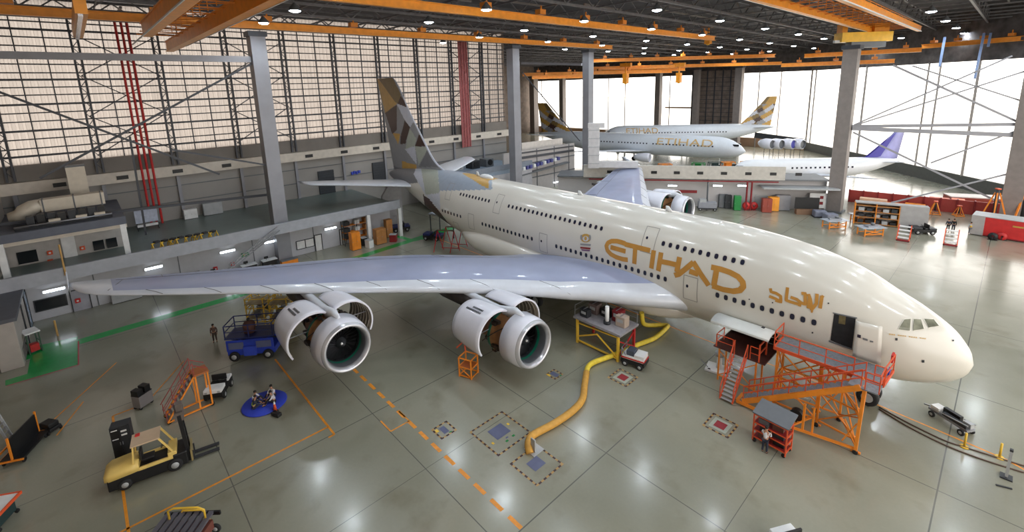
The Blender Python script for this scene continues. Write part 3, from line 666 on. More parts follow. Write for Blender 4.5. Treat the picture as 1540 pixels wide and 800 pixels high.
# small gold line of writing below the flight deck, stencil spots
m = MB()
for k in range(17):
    x = 1337+k*3.3; y = 501.5+(x-1337)*.125
    if k % 5 == 3: continue
    decal_quad(m, [(x, y), (x+2.5, y+.3), (x+2.5, y+2.1), (x, y+1.8)], .02, 1, 1)
m.build('small_lettering', mat('pale_gold_paint', (206, 170, 112), .4), AIR, world=True)
m = MB()
for x, y, r_ in ((1348, 510, 1.8), (1343, 532, 1.3), (1341, 541, 1.3), (1388, 543, 2), (1433, 512, 1.2), (1222, 500, 1.2), (1246, 456, 1), (1162, 455, 1), (1127, 450, .9)):
    decal_quad(m, [(x-r_, y-r_), (x+r_, y-r_), (x+r_, y+r_), (x-r_, y+r_)], .03, 1, 1)
m.build('probe', dkgrey, AIR, world=True)
# cabin windows
def oval(x, z, w, h, off):
    c, n = fsurf(x, z, off); t = Vector((1, 0, 0)); t = (t-n*t.dot(n)).normalized(); u = n.cross(t)
    if u.z < 0: u = -u
    return [c+t*(w/2*math.copysign(abs(cos(a))**.75, cos(a)))+u*(h/2*math.copysign(abs(sin(a))**.75, sin(a))) for a in [2*pi*k/12 for k in range(12)]], n
rowsW = [(14.0-.635*j, 6.16) for j in range(11)]+[(25.96+.635*7-.635*j, 6.19) for j in range(20)]+[(33.9+.64*j, 6.2) for j in range(14)]+[(46.6+.7*j, 6.3) for j in range(7)]+[(18.97-.635*j, 8.97) for j in range(11)]+[(25.3+.64*j, 8.97) for j in range(21)]+[(41.6+.62*j, 9.0) for j in range(10)]
nw = 0
for x, z in rowsW[:100]:
    m = MB(); a, n = oval(x, z, .38, .52, .012); m.poly(a); ring, n = oval(x, z, .30, .42, .02); m.cm = 1; m.poly(ring); m.build('cabin_window', [mat('window_surround_paint', (196, 190, 178), .35), winpane], AIR, world=True)
# doors as outlines with a small pane
def door_outline(name, x0, x1, z0, z1, mm, win=True, w=.06, par=None):
    m = MB()
    def rr(t0, t1, f):
        pts = [f(t0+(t1-t0)*i/8) for i in range(9)]; H = [fsurf(x, z, .015) for x, z in pts]; L = []
        for i, (h, n) in enumerate(H):
            d = (H[min(i+1, 8)][0]-H[max(i-1, 0)][0]).normalized(); s_ = n.cross(d).normalized()*w/2; L += [h-s_, h+s_]
        m.add(L, [(2*i, 2*i+1, 2*i+3, 2*i+2) for i in range(8)])
    rr(0, 1, lambda t: (x0, z0+(z1-z0)*t)); rr(0, 1, lambda t: (x1, z0+(z1-z0)*t)); rr(0, 1, lambda t: (x0+(x1-x0)*t, z0)); rr(0, 1, lambda t: (x0+(x1-x0)*t, z1))
    d = m.build(name, mm, AIR, world=True)
    if win:
        ring, n = oval((x0+x1)/2+.25, z0+(z1-z0)*.58, .2, .26, .02); m = MB(); m.poly(ring); m.build('door_window', winpane, d, world=True)
    return d
seam = mat('door_seam_grey', (150, 146, 140), .5)
door_outline('cabin_door', 15.6, 16.75, 5.0, 7.0, seam); door_outline('cabin_door', 19.7, 20.9, 7.95, 9.95, seam); door_outline('cabin_door', 31.7, 32.8, 5.1, 7.1, seam)
door_outline('cabin_door', 39.4, 40.5, 7.9, 9.9, seam); door_outline('cabin_door', 49.2, 50.3, 7.95, 9.95, seam, False); door_outline('cabin_door', 43.9, 45.0, 5.1, 7.0, seam, False)
door_outline('hatch', 47.5, 48.6, 4.2, 5.2, seam, False)
# open forward door: dark doorway and the leaf swung forward
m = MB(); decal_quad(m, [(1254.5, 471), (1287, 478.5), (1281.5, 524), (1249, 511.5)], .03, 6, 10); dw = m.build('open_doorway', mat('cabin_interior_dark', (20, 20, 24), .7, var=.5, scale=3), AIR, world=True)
m = MB(); decal_quad(m, [(1262, 474), (1272, 476), (1271, 488), (1261, 486)], .045, 3, 3); m.build('galley_panel', mat('galley_ochre', (96, 84, 50), .6, var=.3, scale=4), dw, world=True)
m = MB(); decal_quad(m, [(1252.5, 469.5), (1289, 477.5), (1289, 479.3), (1252.5, 471.3)], .05, 6, 1); decal_quad(m, [(1246.5, 511), (1282, 523.5), (1282, 526), (1246.5, 513.5)], .05, 6, 1); m.build('door_sill', midgrey, dw, world=True)
lf = []
g = []; NU, NV = 6, 8
for off in (.42, .56):
    for j in range(NV+1):
        for i in range(NU+1):
            u, v = i/NU, j/NV; P = [(1287, 481), (1324, 490), (1324, 541), (1283, 527)]
            x = (P[0][0]*(1-u)+P[1][0]*u)*(1-v)+(P[3][0]*(1-u)+P[2][0]*u)*v; y = (P[0][1]*(1-u)+P[1][1]*u)*(1-v)+(P[3][1]*(1-u)+P[2][1]*u)*v; g.append(fhit(x, y, off)[0])
m = sm_(); n1 = (NU+1)*(NV+1); fs = []
for o_ in (0, n1):
    fs += [(o_+j*(NU+1)+i, o_+j*(NU+1)+i+1, o_+(j+1)*(NU+1)+i+1, o_+(j+1)*(NU+1)+i) for j in range(NV) for i in range(NU)]
edge = [i for i in range(NU+1)]+[(j)*(NU+1)+NU for j in range(1, NV+1)]+[NV*(NU+1)+i for i in range(NU-1, -1, -1)]+[j*(NU+1) for j in range(NV-1, 0, -1)]
for a, b in zip(edge, edge[1:]+edge[:1]): fs.append((a, b, n1+b, n1+a))
m.add(g, fs); LEAF = m.build('open_door_leaf', cream, AIR, world=True)
m = MB(); decal_quad(m, [(1289, 498), (1294, 499.5), (1294, 503.5), (1289, 502)], .6, 1, 1); m.build('door_window', winpane, LEAF, world=True)
m = MB(); decal_quad(m, [(1297, 503), (1304, 505), (1304, 507.5), (1297, 505.5)], .6, 1, 1); decal_quad(m, [(1307, 507), (1312, 508), (1312, 510), (1307, 509)], .6, 1, 1); m.build('door_handle', midgrey, LEAF, world=True)
# flight deck windows
cw = mat('flight_deck_glass', (134, 134, 118), .08, var=.45, scale=1.6)
for P in ([(1350.5, 495), (1360, 480.5), (1369.3, 479.6), (1368, 497.3)], [(1374, 480), (1384.5, 480.5), (1389, 494.5), (1372.8, 497.2)], [(1389.5, 479.8), (1403.5, 480.5), (1411.5, 490), (1396, 492.8)]):
    m = MB(); decal_quad(m, [(P[0][0]-1.2, P[0][1]+.8), (P[1][0]-1, P[1][1]-1.2), (P[2][0]+1, P[2][1]-1.2), (P[3][0]+1, P[3][1]+1)], .02, 5, 5); fr = m.build('flight_deck_window_frame', mat('frame_pale', (232, 228, 216), .4), AIR, world=True)
    m = MB(); decal_quad(m, P, .035, 5, 5); m.build('flight_deck_window', cw, fr, world=True)
# belly fairing
BF = [(16.5, 2.2, 3.4, .6, 2.4), (18, 1.95, 3.9, 2.4, 2.6), (20, 1.75, 4.4, 3.5, 2.8), (23, 1.6, 4.9, 4.0, 3.0), (30, 1.55, 5.3, 4.15, 3.1), (37, 1.6, 5.75, 4.2, 3.2), (41, 1.8, 5.75, 4.2, 3.3), (43.5, 2.1, 5.5, 4.1, 3.4), (45.5, 2.5, 5.1, 3.7, 3.6), (47.5, 2.9, 4.7, 2.8, 3.7), (49, 3.3, 4.3, .8, 3.8)]
m = sm_(); rings = []
for i in range(66):
    x = 16.5+32.5*i/65; zb, zt, w, zc = lerp_table(BF, x)
    rings.append([(x, w*math.copysign(abs(cos(a))**.8, cos(a)), zc+((zt-zc) if sin(a) > 0 else (zc-zb))*math.copysign(abs(sin(a))**.85, sin(a))) for a in [2*pi*k/40 for k in range(40)]])
m.loft(rings, True, True); m.build('belly_fairing', cream, AIR, world=True)

# wings
WG_LE = [(0, 12.0), (3.0, 16.4), (4.3, 17.9), (5.7, 19.5), (7.5, 22.0), (10.2, 25.4), (13.4, 28.6), (19.6, 33.6), (26.2, 38.2), (30.4, 41.2), (36.2, 45.2), (38.3, 46.9), (39.3, 48.4), (39.85, 50.4)]
WG_TE = [(0, 35.3), (3.0, 35.4), (4.3, 35.6), (5.7, 36.2), (7.5, 37.4), (10.2, 39.6), (13.4, 41.9), (19.6, 44.9), (26.2, 46.9), (30.4, 48.2), (36.2, 50.2), (38.3, 50.9), (39.3, 51.2), (39.85, 51.3)]
TC = [(0, .15), (4, .14), (10, .12), (20, .105), (39.85, .085)]
def af(t, n=22):
    "closed airfoil, x from 0 to 1, upper then lower"
    up, lo = [], []
    for i in range(n+1):
        x = .5-.5*cos(pi*i/n); y = 5*t*(.2969*math.sqrt(x)-.126*x-.3516*x*x+.2843*x**3-.1036*x**4); cam = .018*sin(pi*min(1, x*1.0))
        up.append((x, y+cam)); lo.append((x, -y+cam))
    return up, lo
def wing(side):
    ys = [0, 1.5, 3, 3.6, 4.3, 5, 5.7, 6.6, 7.5, 8.8, 10.2, 11.8, 13.4, 16.5, 19.6, 23, 26.2, 28.3, 30.4, 33.3, 36.2, 37.3, 38.3, 38.9, 39.3, 39.6, 39.85]; R = []
    n = 22
    for y in ys:
        le, te = lerp_table(WG_LE, y)[0], lerp_table(WG_TE, y)[0]; c = te-le; t = lerp_table(TC, y)[0]; z0 = 4.15+.0925*(y-4)-(.35 if y < 1 else 0); up, lo = af(t, n)
        tw = .012 if y < 8 else 0
        ring = [(le+x*c, y*side, z0+z*c+tw*c*(1-x)) for x, z in up]+[(le+x*c, y*side, z0+z*c+tw*c*(1-x)) for x, z in reversed(lo[1:-1])]
        R.append(ring)
    m = sm_(); m.loft(R, True, True); N = len(R[0])
    # front tenth is the bare slat, rest grey, tip pale
    for i, f in enumerate(m.f):
        if len(f) > 4: m.mi[i] = 0; continue
        band = i//N; k = i % N; y = ys[band]
        fr = k if k < n else 2*n-k
        up = k < n
        if fr < 5 or y >= 37.3: m.mi[i] = 0
        elif fr >= 19 and up: m.mi[i] = 2
        else: m.mi[i] = 1 if up else 3
    w = m.build('wing', [wingwhite, winggrey, mat('flap_grey_paint', (172, 176, 196), .35, var=.04), lgrey3], AIR, world=True)
    # panel seams on the slats and flaps
    m = MB()
    def up_pt(y, f, off=.02):
        le, te = lerp_table(WG_LE, y)[0], lerp_table(WG_TE, y)[0]; c = te-le; t = lerp_table(TC, y)[0]; x = f
        z = 5*t*(.2969*math.sqrt(x)-.126*x-.3516*x*x+.2843*x**3-.1036*x**4)+.018*sin(pi*x)
        return Vector((le+x*c, y*side, 4.15+.0925*(y-4)+z*c+(.012 if y < 8 else 0)*c*(1-x)+off))
    for y in (9, 13.4, 17, 20.5, 24, 27.5, 31, 34.5): m.bar(up_pt(y, .005), up_pt(y+.35, .05), .05, .02); m.bar(up_pt(y+.35, .05), up_pt(y+.9, .12), .05, .02)
    for y in (12, 18.5, 25.9, 30.4, 34): 
        m.bar(up_pt(y, .8), up_pt(y, .9), .05, .02); m.bar(up_pt(y, .9), up_pt(y, .99), .05, .02)
    for a, b in zip([6+i for i in range(31)], [7+i for i in range(31)]): m.bar(up_pt(a, .78), up_pt(b, .78), .04, .02)
    m.bar(up_pt(37.6, .12), up_pt(36.9, .5), .06, .02); m.bar(up_pt(36.9, .5), up_pt(36.6, .75), .06, .02)
    m.build('panel_seams', lgrey4, w, world=True)
    m = sm_()
    R2 = []
    for dz, x0, x1 in ((-.75, 50.9, 51.9), (-.3, 50.2, 51.7), (0, 49.6, 51.5), (.35, 50.3, 51.8), (.85, 51.2, 52.1)):
        R2.append([(x0+(x1-x0)*u, (39.88+s_)*side, 7.45+dz) for u, s_ in ((0, 0), (.3, .05), (1, 0), (.3, -.05))])
    m.loft(R2, True, True); m.build('wing_fence', wingwhite, AIR, world=True)
    for y in (9.3, 13.6, 19.4, 26.5, 31):
        te = lerp_table(WG_TE, y)[0]; z = 4.15+.0925*(y-4); L_ = 5.5 if y < 20 else 4; m = sm_()
        m.lathe([(0, 0), (L_*.15, .32), (L_*.5, .5), (L_*.8, .34), (L_, .02)], (te-L_*.72, y*side, z-.35), (1, 0, -.03), 14); m.build('flap_track_fairing', wingwhite, AIR, world=True)
wing(1); wing(-1)

# engines
def engine(x0, y, z, side, detail=True):
    E = thing  # name kept short
    par = None
    m = sm_()
    prof = [(1.75, 1.45), (.9, 1.42), (.35, 1.46), (.1, 1.56), (0, 1.66), (.06, 1.76), (.3, 1.86), (.8, 1.95), (1.9, 2.0), (1.9, 1.9), (1.75, 1.45)]
    m.lathe(prof, (x0, y, z), (1, 0, -.02), 56)
    n = 56
    for i in range(len(m.f)):
        b = i//n; m.mi[i] = 2 if b < 2 else (1 if b < 6 else 0)
    nac = m.build('engine_nacelle', [nacwhite, mat('inlet_lip_metal', (200, 200, 206), .25, .55), mat('inlet_lining_grey', (96, 98, 104), .5, .2)], AIR, world=True)
    def sub(nm, mb, mm): return mb.build(nm, mm, nac, world=True)
    m = sm_(); m.lathe([(.95, 1.40), (1.18, 1.395)], (x0, y, z), (1, 0, -.02), 48); sub('green_seal_ring', m, mat('green_seal', (26, 120, 96), .4))
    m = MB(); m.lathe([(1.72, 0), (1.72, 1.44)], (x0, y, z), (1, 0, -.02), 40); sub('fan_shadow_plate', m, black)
    m = MB()
    for k in range(24):
        a = 2*pi*k/24; c, s_ = cos(a), sin(a); c2, s2 = cos(a+.2), sin(a+.2)
        m.add([(x0+1.25, y+.38*c, z+.38*s_), (x0+1.6, y+.38*c2, z+.38*s2), (x0+1.65, y+1.38*cos(a+.34), z+1.38*sin(a+.34)), (x0+1.35, y+1.38*cos(a+.12), z+1.38*sin(a+.12))], [(0, 1, 2, 3)])
    sub('fan_blades', m, mat('fan_titanium', (62, 62, 66), .35, .7))
    m = sm_(); m.lathe([(.75, 0), (.8, .1), (1.0, .26), (1.3, .4)], (x0, y, z), (1, 0, -.02), 24); sp = sub('spinner', m, dkgrey)
    m = MB(); m.sphere((x0+.86, y+.12, z+.1), .09, 8, 6); m.build('spinner_mark', white, sp, world=True)
    m = sm_(); m.lathe([(1.9, 1.62), (2.3, 1.66), (2.35, 1.55), (3.3, 1.58), (3.35, 1.68), (3.7, 1.66), (3.8, 1.2), (6.0, .95), (6.6, .6)], (x0, y, z), (1, 0, -.02), 40)
    for i in range(len(m.f)): m.mi[i] = 1 if i//40 in (1, 4) else 0
    sub('fan_case', m, [mat('fan_case_ochre', (150, 104, 66), .5, .2, var=.25, scale=2), MATS['green_seal']])
    m = MB(); random.seed(int(y*10))
    for k in range(34):
        a = random.uniform(.3, 2*pi-.3); xx = x0+random.uniform(2.2, 5.5); rr = 1.7 if xx < x0+3.6 else 1.2
        m.box((xx, y+rr*sin(a), z+rr*cos(a)), (random.uniform(.2, .7), .25, .25))
    for k in range(6):
        a = .8+k; m.tube([(x0+2+.5*i, y+1.72*sin(a+.25*i), z+1.72*cos(a+.25*i)) for i in range(6)], .04, 5)
    sub('engine_accessories', m, mat('accessory_dark', (58, 50, 46), .5, .4, var=.4))
    # cowl doors hinged at the top and swung out
    for sd in (1, -1):
        ang = radians(COWL) * sd; hy, hz = y+.3*sd, z+2.0
        rings = []; inner = []
        xa, xb = x0+2.75, x0+6.3
        for i in range(9):
            t = i/8; xx = xa+(xb-xa)*t; rr = 2.02-.22*t*t
            rg = []
            for k in range(25):
                a = radians(8)+radians(150)*k/24
                py_, pz_ = rr*sin(a)*sd-.3*sd, rr*cos(a)-2.0
                rg.append((xx, hy+py_*cos(ang)-pz_*sin(ang)*1, hz+py_*sin(ang)+pz_*cos(ang)))
            rings.append(rg)
            rg2 = []
            for k in range(25):
                a = radians(8)+radians(150)*k/24; r3 = rr-.13
                py_, pz_ = r3*sin(a)*sd-.3*sd, r3*cos(a)-2.0
                rg2.append((xx, hy+py_*cos(ang)-pz_*sin(ang), hz+py_*sin(ang)+pz_*cos(ang)))
            inner.append(rg2)
        m = sm_(); m.loft(rings, closed=False); o_ = len(m.f); m.loft(inner, closed=False)
        for i in range(o_, len(m.f)): m.mi[i] = 1
        nV = 9*25; m.csm = False
        ed = [(0*25+k, 0*25+k+1) for k in range(24)]+[(8*25+k, 8*25+k+1) for k in range(24)]+[(i*25, (i+1)*25) for i in range(8)]+[(i*25+24, (i+1)*25+24) for i in range(8)]
        for a, b in ed: m.f.append((a, b, nV+b, nV+a)); m.mi.append(0); m.sm.append(False)
        cd = sub('cowl_door', m, [nacwhite, mat('cowl_inside_tan', (150, 140, 128), .5, .2, var=.2, scale=2)])
        m = MB()
        for i in range(1, 8, 1):
            for k in range(24): m.bar(inner[i][k], inner[i][k+1], .07, .1)
        m.build('cowl_rib', mat('cowl_rib_tan', (186, 176, 162), .5, .3), cd, world=True)
        m = MB(); m.bar((xa+.8, y+1.2*sd, z+.6), inner[2][18], .06); m.build('hold_open_rod', steel, cd, world=True)
        if side > 0 and sd > 0:
            m = MB()
            for row, L_ in ((0, 9), (1, 13)):
                for q in range(L_):
                    k0 = 7.2+row*1.3; i0 = 2.2+q*.32
                    def sp_(i, k):
                        i1, k1 = int(i), int(k); fi, fk = i-i1, k-k1
                        v = Vector(rings[i1][k1])*(1-fi)*(1-fk)+Vector(rings[min(8, i1+1)][k1])*fi*(1-fk)+Vector(rings[i1][k1+1])*(1-fi)*fk+Vector(rings[min(8, i1+1)][k1+1])*fi*fk
                        return v+Vector((0, .03*cos(.5), .03))
                    m.add([sp_(i0, k0), sp_(i0+.22, k0), sp_(i0+.22, k0+.8), sp_(i0, k0+.8)], [(0, 1, 2, 3)])
            m.build('cowl_lettering', dkgrey, cd, world=True)
    # pylon
    wy = lerp_table(WG_LE, y*side if y*side > 0 else y)[0] if y > 0 else lerp_table(WG_LE, -y)[0]
    wz = 4.15+.0925*(abs(y)-4)
    m = sm_(); R3 = []
    for x, zb, zt, w in ((x0+1.2, z+1.8, z+2.05, .12), (x0+2.2, z+1.5, z+2.3, .3), (x0+4.2, z+1.3, min(z+2.45, wz-.15), .32), (wy+.3, z+1.3, wz-.12, .32), (wy+3, z+1.3, wz-.25, .34), (wy+6.5, wz-1.0, wz-.3, .3), (wy+8.5, wz-.5, wz-.3, .1)):
        R3.append([(x, y-w, zb), (x, y+w, zb), (x, y+w*.9, zt-.1), (x, y+w*.4, zt), (x, y-w*.4, zt), (x, y-w*.9, zt-.1)])
    m.loft(R3, True, True); py = m.build('engine_pylon', wingwhite, AIR, world=True)
    m = sm_(); R3 = []
    for x, zb, zt, w in ((x0+4.6, z+.8, z+1.4, .2), (x0+6.5, z+.5, z+1.5, .4), (wy+4, z+.4, wz-.3, .46), (wy+7.5, z+1.0, wz-.35, .4), (wy+10.5, wz-.7, wz-.4, .1)): R3.append([(x, y-w, zb), (x, y+w, zb), (x, y+w, zt), (x, y-w, zt)])
    m.loft(R3, True, True); m.build('aft_pylon_fairing', mat('pylon_dark_grey', (82, 76, 76), .5, .3, var=.2), py, world=True)
    m = sm_(); m.lathe([(0, .98), (1.8, .72), (1.8, .5), (2.6, .1)], (x0+6.2, y, z), (1, 0, -.02), 24); sub('exhaust_nozzle', m, mat('exhaust_metal', (104, 92, 82), .4, .7))
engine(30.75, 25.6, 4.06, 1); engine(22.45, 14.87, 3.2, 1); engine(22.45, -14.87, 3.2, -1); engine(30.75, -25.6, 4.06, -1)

# fin, with the faceted livery
def zz(L): return [(540+u/3.81, 90+v/3.81) for u, v in L]
FAC = [(olive, zz([(100, 92), (185, 88), (240, 200), (222, 250), (205, 240)])), (goldf, zz([(95, 88), (218, 252), (150, 304)])), (brown, zz([(215, 170), (285, 275), (222, 252)])), (brown, zz([(148, 300), (216, 258), (216, 402), (190, 425)])),
       (lgrey3, zz([(215, 250), (280, 275), (262, 347)])), (lgrey1, zz([(216, 258), (262, 347), (240, 432), (210, 402)])), (goldf, zz([(190, 415), (236, 425), (225, 484)])), (brown, zz([(262, 348), (292, 385), (265, 482), (236, 482), (238, 430)])),
       (lgrey3, zz([(262, 345), (280, 275), (325, 335), (292, 385)])), (lgrey1, zz([(292, 300), (325, 330), (355, 405), (325, 450), (290, 388)])), (lgrey2, zz([(285, 390), (330, 440), (320, 492), (266, 512)])), (brown, zz([(350, 415), (400, 500), (318, 492)])),
       (lgrey3, zz([(262, 510), (320, 494), (332, 602)])), (lgrey2, zz([(320, 494), (398, 502), (342, 604)])), (lgrey4, zz([(398, 502), (462, 614), (342, 614)])), (goldf, zz([(246, 580), (330, 604), (330, 628), (246, 628)])), (lgrey1, zz([(265, 510), (330, 604), (246, 582), (230, 484)])), (lgrey4, zz([(180, 600), (250, 625), (215, 700)]))]
fz = [9.4, 24.15]
LEf = [(9.0, 53.0), (10.6, 54.2), (11.4, 56), (12.2, 57.2), (14.9, 59.6), (18.9, 63.0), (23.6, 66.6), (24.15, 67.5)]
TEf = [(9.0, 69.3), (14, 70.4), (24.15, 72.7)]
R4 = []; NZ, NC = 110, 60; zsF = [9.2+(24.15-9.2)*i/NZ for i in range(NZ+1)]
for z in zsF:
    le, te = lerp_table(LEf, z)[0], lerp_table(TEf, z)[0]; c = te-le; t = .5*(1-(z-9.2)/22)
    ring = []
    for k in range(NC+1):
        x = k/NC; y = t*(.9*math.sqrt(x)*2.2*(1-x)**.9+.0)*.9+.01; ring.append((le+x*c, y, z))
    for k in range(NC-1, 0, -1):
        x = k/NC; y = t*(.9*math.sqrt(x)*2.2*(1-x)**.9)*.9+.01; ring.append((le+x*c, -y, z))
    R4.append(ring)
m = sm_(); m.loft(R4, True, True)
for i, f in enumerate(m.f):
    if len(f) > 4: m.mi[i] = 1; continue
    c = sum((Vector(m.v[v]) for v in f), Vector())/4; k = i % (2*NC); fr = k if k < NC else 2*NC-1-k
    if fr < 2: continue
    m.mi[i] = 1+len(FAC)
    u = pix((c.x, abs(c.y), c.z))
    for q, (mm, P) in enumerate(FAC):
        if inpoly(u[0], u[1], P): m.mi[i] = q+1; break
m.build('vertical_fin', [lgrey3]+[f_[0] for f_ in FAC]+[lgrey1], AIR, world=True)
# stabilisers
for side in (1, -1):
    m = sm_(); R5 = []
    for y, le, te, z in ((0, 58.8, 68.5, 7.9), (1.5, 60.0, 68.6, 8.0), (6, 62.2, 69.2, 8.55), (12, 64.9, 70.0, 9.25), (14.6, 66.2, 70.3, 9.5), (15.15, 67.6, 70.4, 9.6)):
        up, lo = af(.09, 12); c = te-le; R5.append([(le+x*c, y*side, z+zz_*c) for x, zz_ in up]+[(le+x*c, y*side, z+zz_*c) for x, zz_ in reversed(lo[1:-1])])
    m.loft(R5, True, True); m.build('tailplane', wingwhite, AIR, world=True)

# landing gear
def wheel(m, x, y, z, r, w): 
    m.lathe([(-w/2, r*.55), (-w/2, r*.85), (-w/3, r), (w/3, r), (w/2, r*.85), (w/2, r*.55)], (x, y, z), (0, 1, 0), 24, up=(0, 0, 1))
def gear(name, x, y, offs, r, ztop):
    m = MB(); m.cyl((x, y, r), (x-.3, y*.96, ztop), .22, seg=12); m.bar((x+.1, y, r+.9), (x+1.6, y, ztop), .16); m.bar((x, y-.5, r), (x, y+.5, r), .2)
    if len(offs) > 2: m.bar((x-1.1*(len(offs)//2-1), y, r), (x+1.1*(len(offs)//2-1), y, r), .3)
    G = m.build(name, white, AIR, world=True)
    for dx, dy in offs:
        m = sm_(); wheel(m, x+dx, y+dy, r, r, .5); w = m.build('tyre', rubber, G, world=True)
        m = sm_(); m.lathe([(-.16, .0), (-.16, r*.2), (-.24, r*.5), (-.2, r*.57), (.2, r*.57), (.24, r*.5), (.16, r*.2), (.16, 0)], (x+dx, y+dy, r), (0, 1, 0), 18, up=(0, 0, 1)); m.build('hub', ltgrey, G, world=True)
gear('nose_gear', 4.7, .02, [(0, .45), (0, -.45)], .64, 3.2)
for side in (1, -1):
    gear('wing_gear', 32.2, 6.2*side, [(dx, dy) for dx in (-.85, .85) for dy in (-.6, .6)], .7, 4.6)
    gear('body_gear', 35.2, 2.65*side, [(dx, dy) for dx in (-1.6, 0, 1.6) for dy in (-.6, .6)], .7, 3.0)
for side in (1, -1):
    m = MB(); m.poly([(4.9, .75*side, 2.9), (6.9, .75*side, 2.9), (6.8, 1.1*side, 1.5), (5.0, 1.1*side, 1.6)], .06, (0, side, 0)); m.build('gear_door', cream, AIR, world=True)
    m = MB(); m.poly([(31.2, 7.0*side, 4.2), (33.6, 7.0*side, 4.2), (33.6, 7.4*side, 1.7), (31.2, 7.4*side, 1.7)], .06, (0, side, 0)); m.build('gear_door', cream, AIR, world=True)
# open cargo door under the cabin windows: leaf swung up and out, dark hold behind
m = MB()
hold = [[fsurf(x, z, .03)[0] for x in (13.4, 12.5, 11.6, 10.7, 9.8)] for z in (4.6, 4.0, 3.4, 3.0, 2.65)]
for j in range(4):
    for i in range(4): m.add([hold[j][i], hold[j][i+1], hold[j+1][i+1], hold[j+1][i]], [(0, 1, 2, 3)])
m.build('cargo_hold_opening', black, AIR, world=True)
m = sm_(); R6 = []
P0, P1 = Vector((14.35, 3.25, 4.55)), Vector((10.1, 3.35, 4.6))
for k in range(9):
    t = k/8; y = 3.25+1.9*t; z = 4.62+.55*sin(pi*t*.55)-.35*t*t*1.2
    R6.append([(13.75, y, z), (12.4, y, z), (11.0, y, z), (9.75, y, z), (9.75, y, z-.14), (11.0, y, z-.14), (12.4, y, z-.14), (13.75, y, z-.14)])
m.loft(R6, True, True); cdoor = m.build('cargo_door', mat('cargo_door_white', (222, 224, 222), .3, var=.03), AIR, world=True)
m = MB(); m.box((10.4, 4.3, 5.13), (.2, .25, .03)); m.build('latch_window', dkgrey, cdoor, world=True)
m = MB(); m.bar((13.4, 3.3, 4.1), (13.4, 4.8, 4.8), .07); m.bar((10.0, 3.3, 4.1), (10.0, 4.8, 4.8), .07); m.build('door_strut', steel, cdoor, world=True)
# anti-collision light, antennas
for x, h in ((20, .5), (30, .45), (47.0, .6)):
    z = lerp_table(FT, x)[2]; m = sm_(); m.loft([[(x-.2, -.05, z-.05), (x+.5, -.05, z-.05), (x+.5, .05, z-.05), (x-.2, .05, z-.05)], [(x+.2, -.02, z+h), (x+.5, -.02, z+h), (x+.5, .02, z+h), (x+.2, .02, z+h)]], True, True); m.build('antenna', white, AIR, world=True)
m = sm_(); m.sphere((45.5, 0, 10.95), .5, 16, 8, (2.6, .9, .8)); m.build('antenna_fairing', white, AIR, world=True)
# ================================================================== THINGS ON THE FLOOR
def bars(m, L, w): 
    for p, q in L: m.bar(p, q, w)
    return m
def caster(par, x, y, r=.12):
    m = sm_(); m.lathe([(-.04, 0), (-.04, r), (.04, r), (.04, 0)], (x, y, r), (0, 1, 0), 12); m.build('caster', rubber, par)
def bwheel(par, x, y, r, w, name='wheel', hub=True, ax=(0, 1, 0)):
    m = sm_(); a = Vector(ax); m.lathe([(-w/2, r*.5), (-w/2, r*.85), (-w*.3, r), (w*.3, r), (w/2, r*.85), (w/2, r*.5)], (x, y, r), ax, 20, up=(0, 0, 1)); o = m.build(name, rubber, par)
    if hub: m = sm_(); m.lathe([(-w*.45, 0), (-w*.52, r*.5), (w*.52, r*.5), (w*.45, 0)], (x, y, r), ax, 14, up=(0, 0, 1)); m.build('hub', ltgrey, o)
    return o

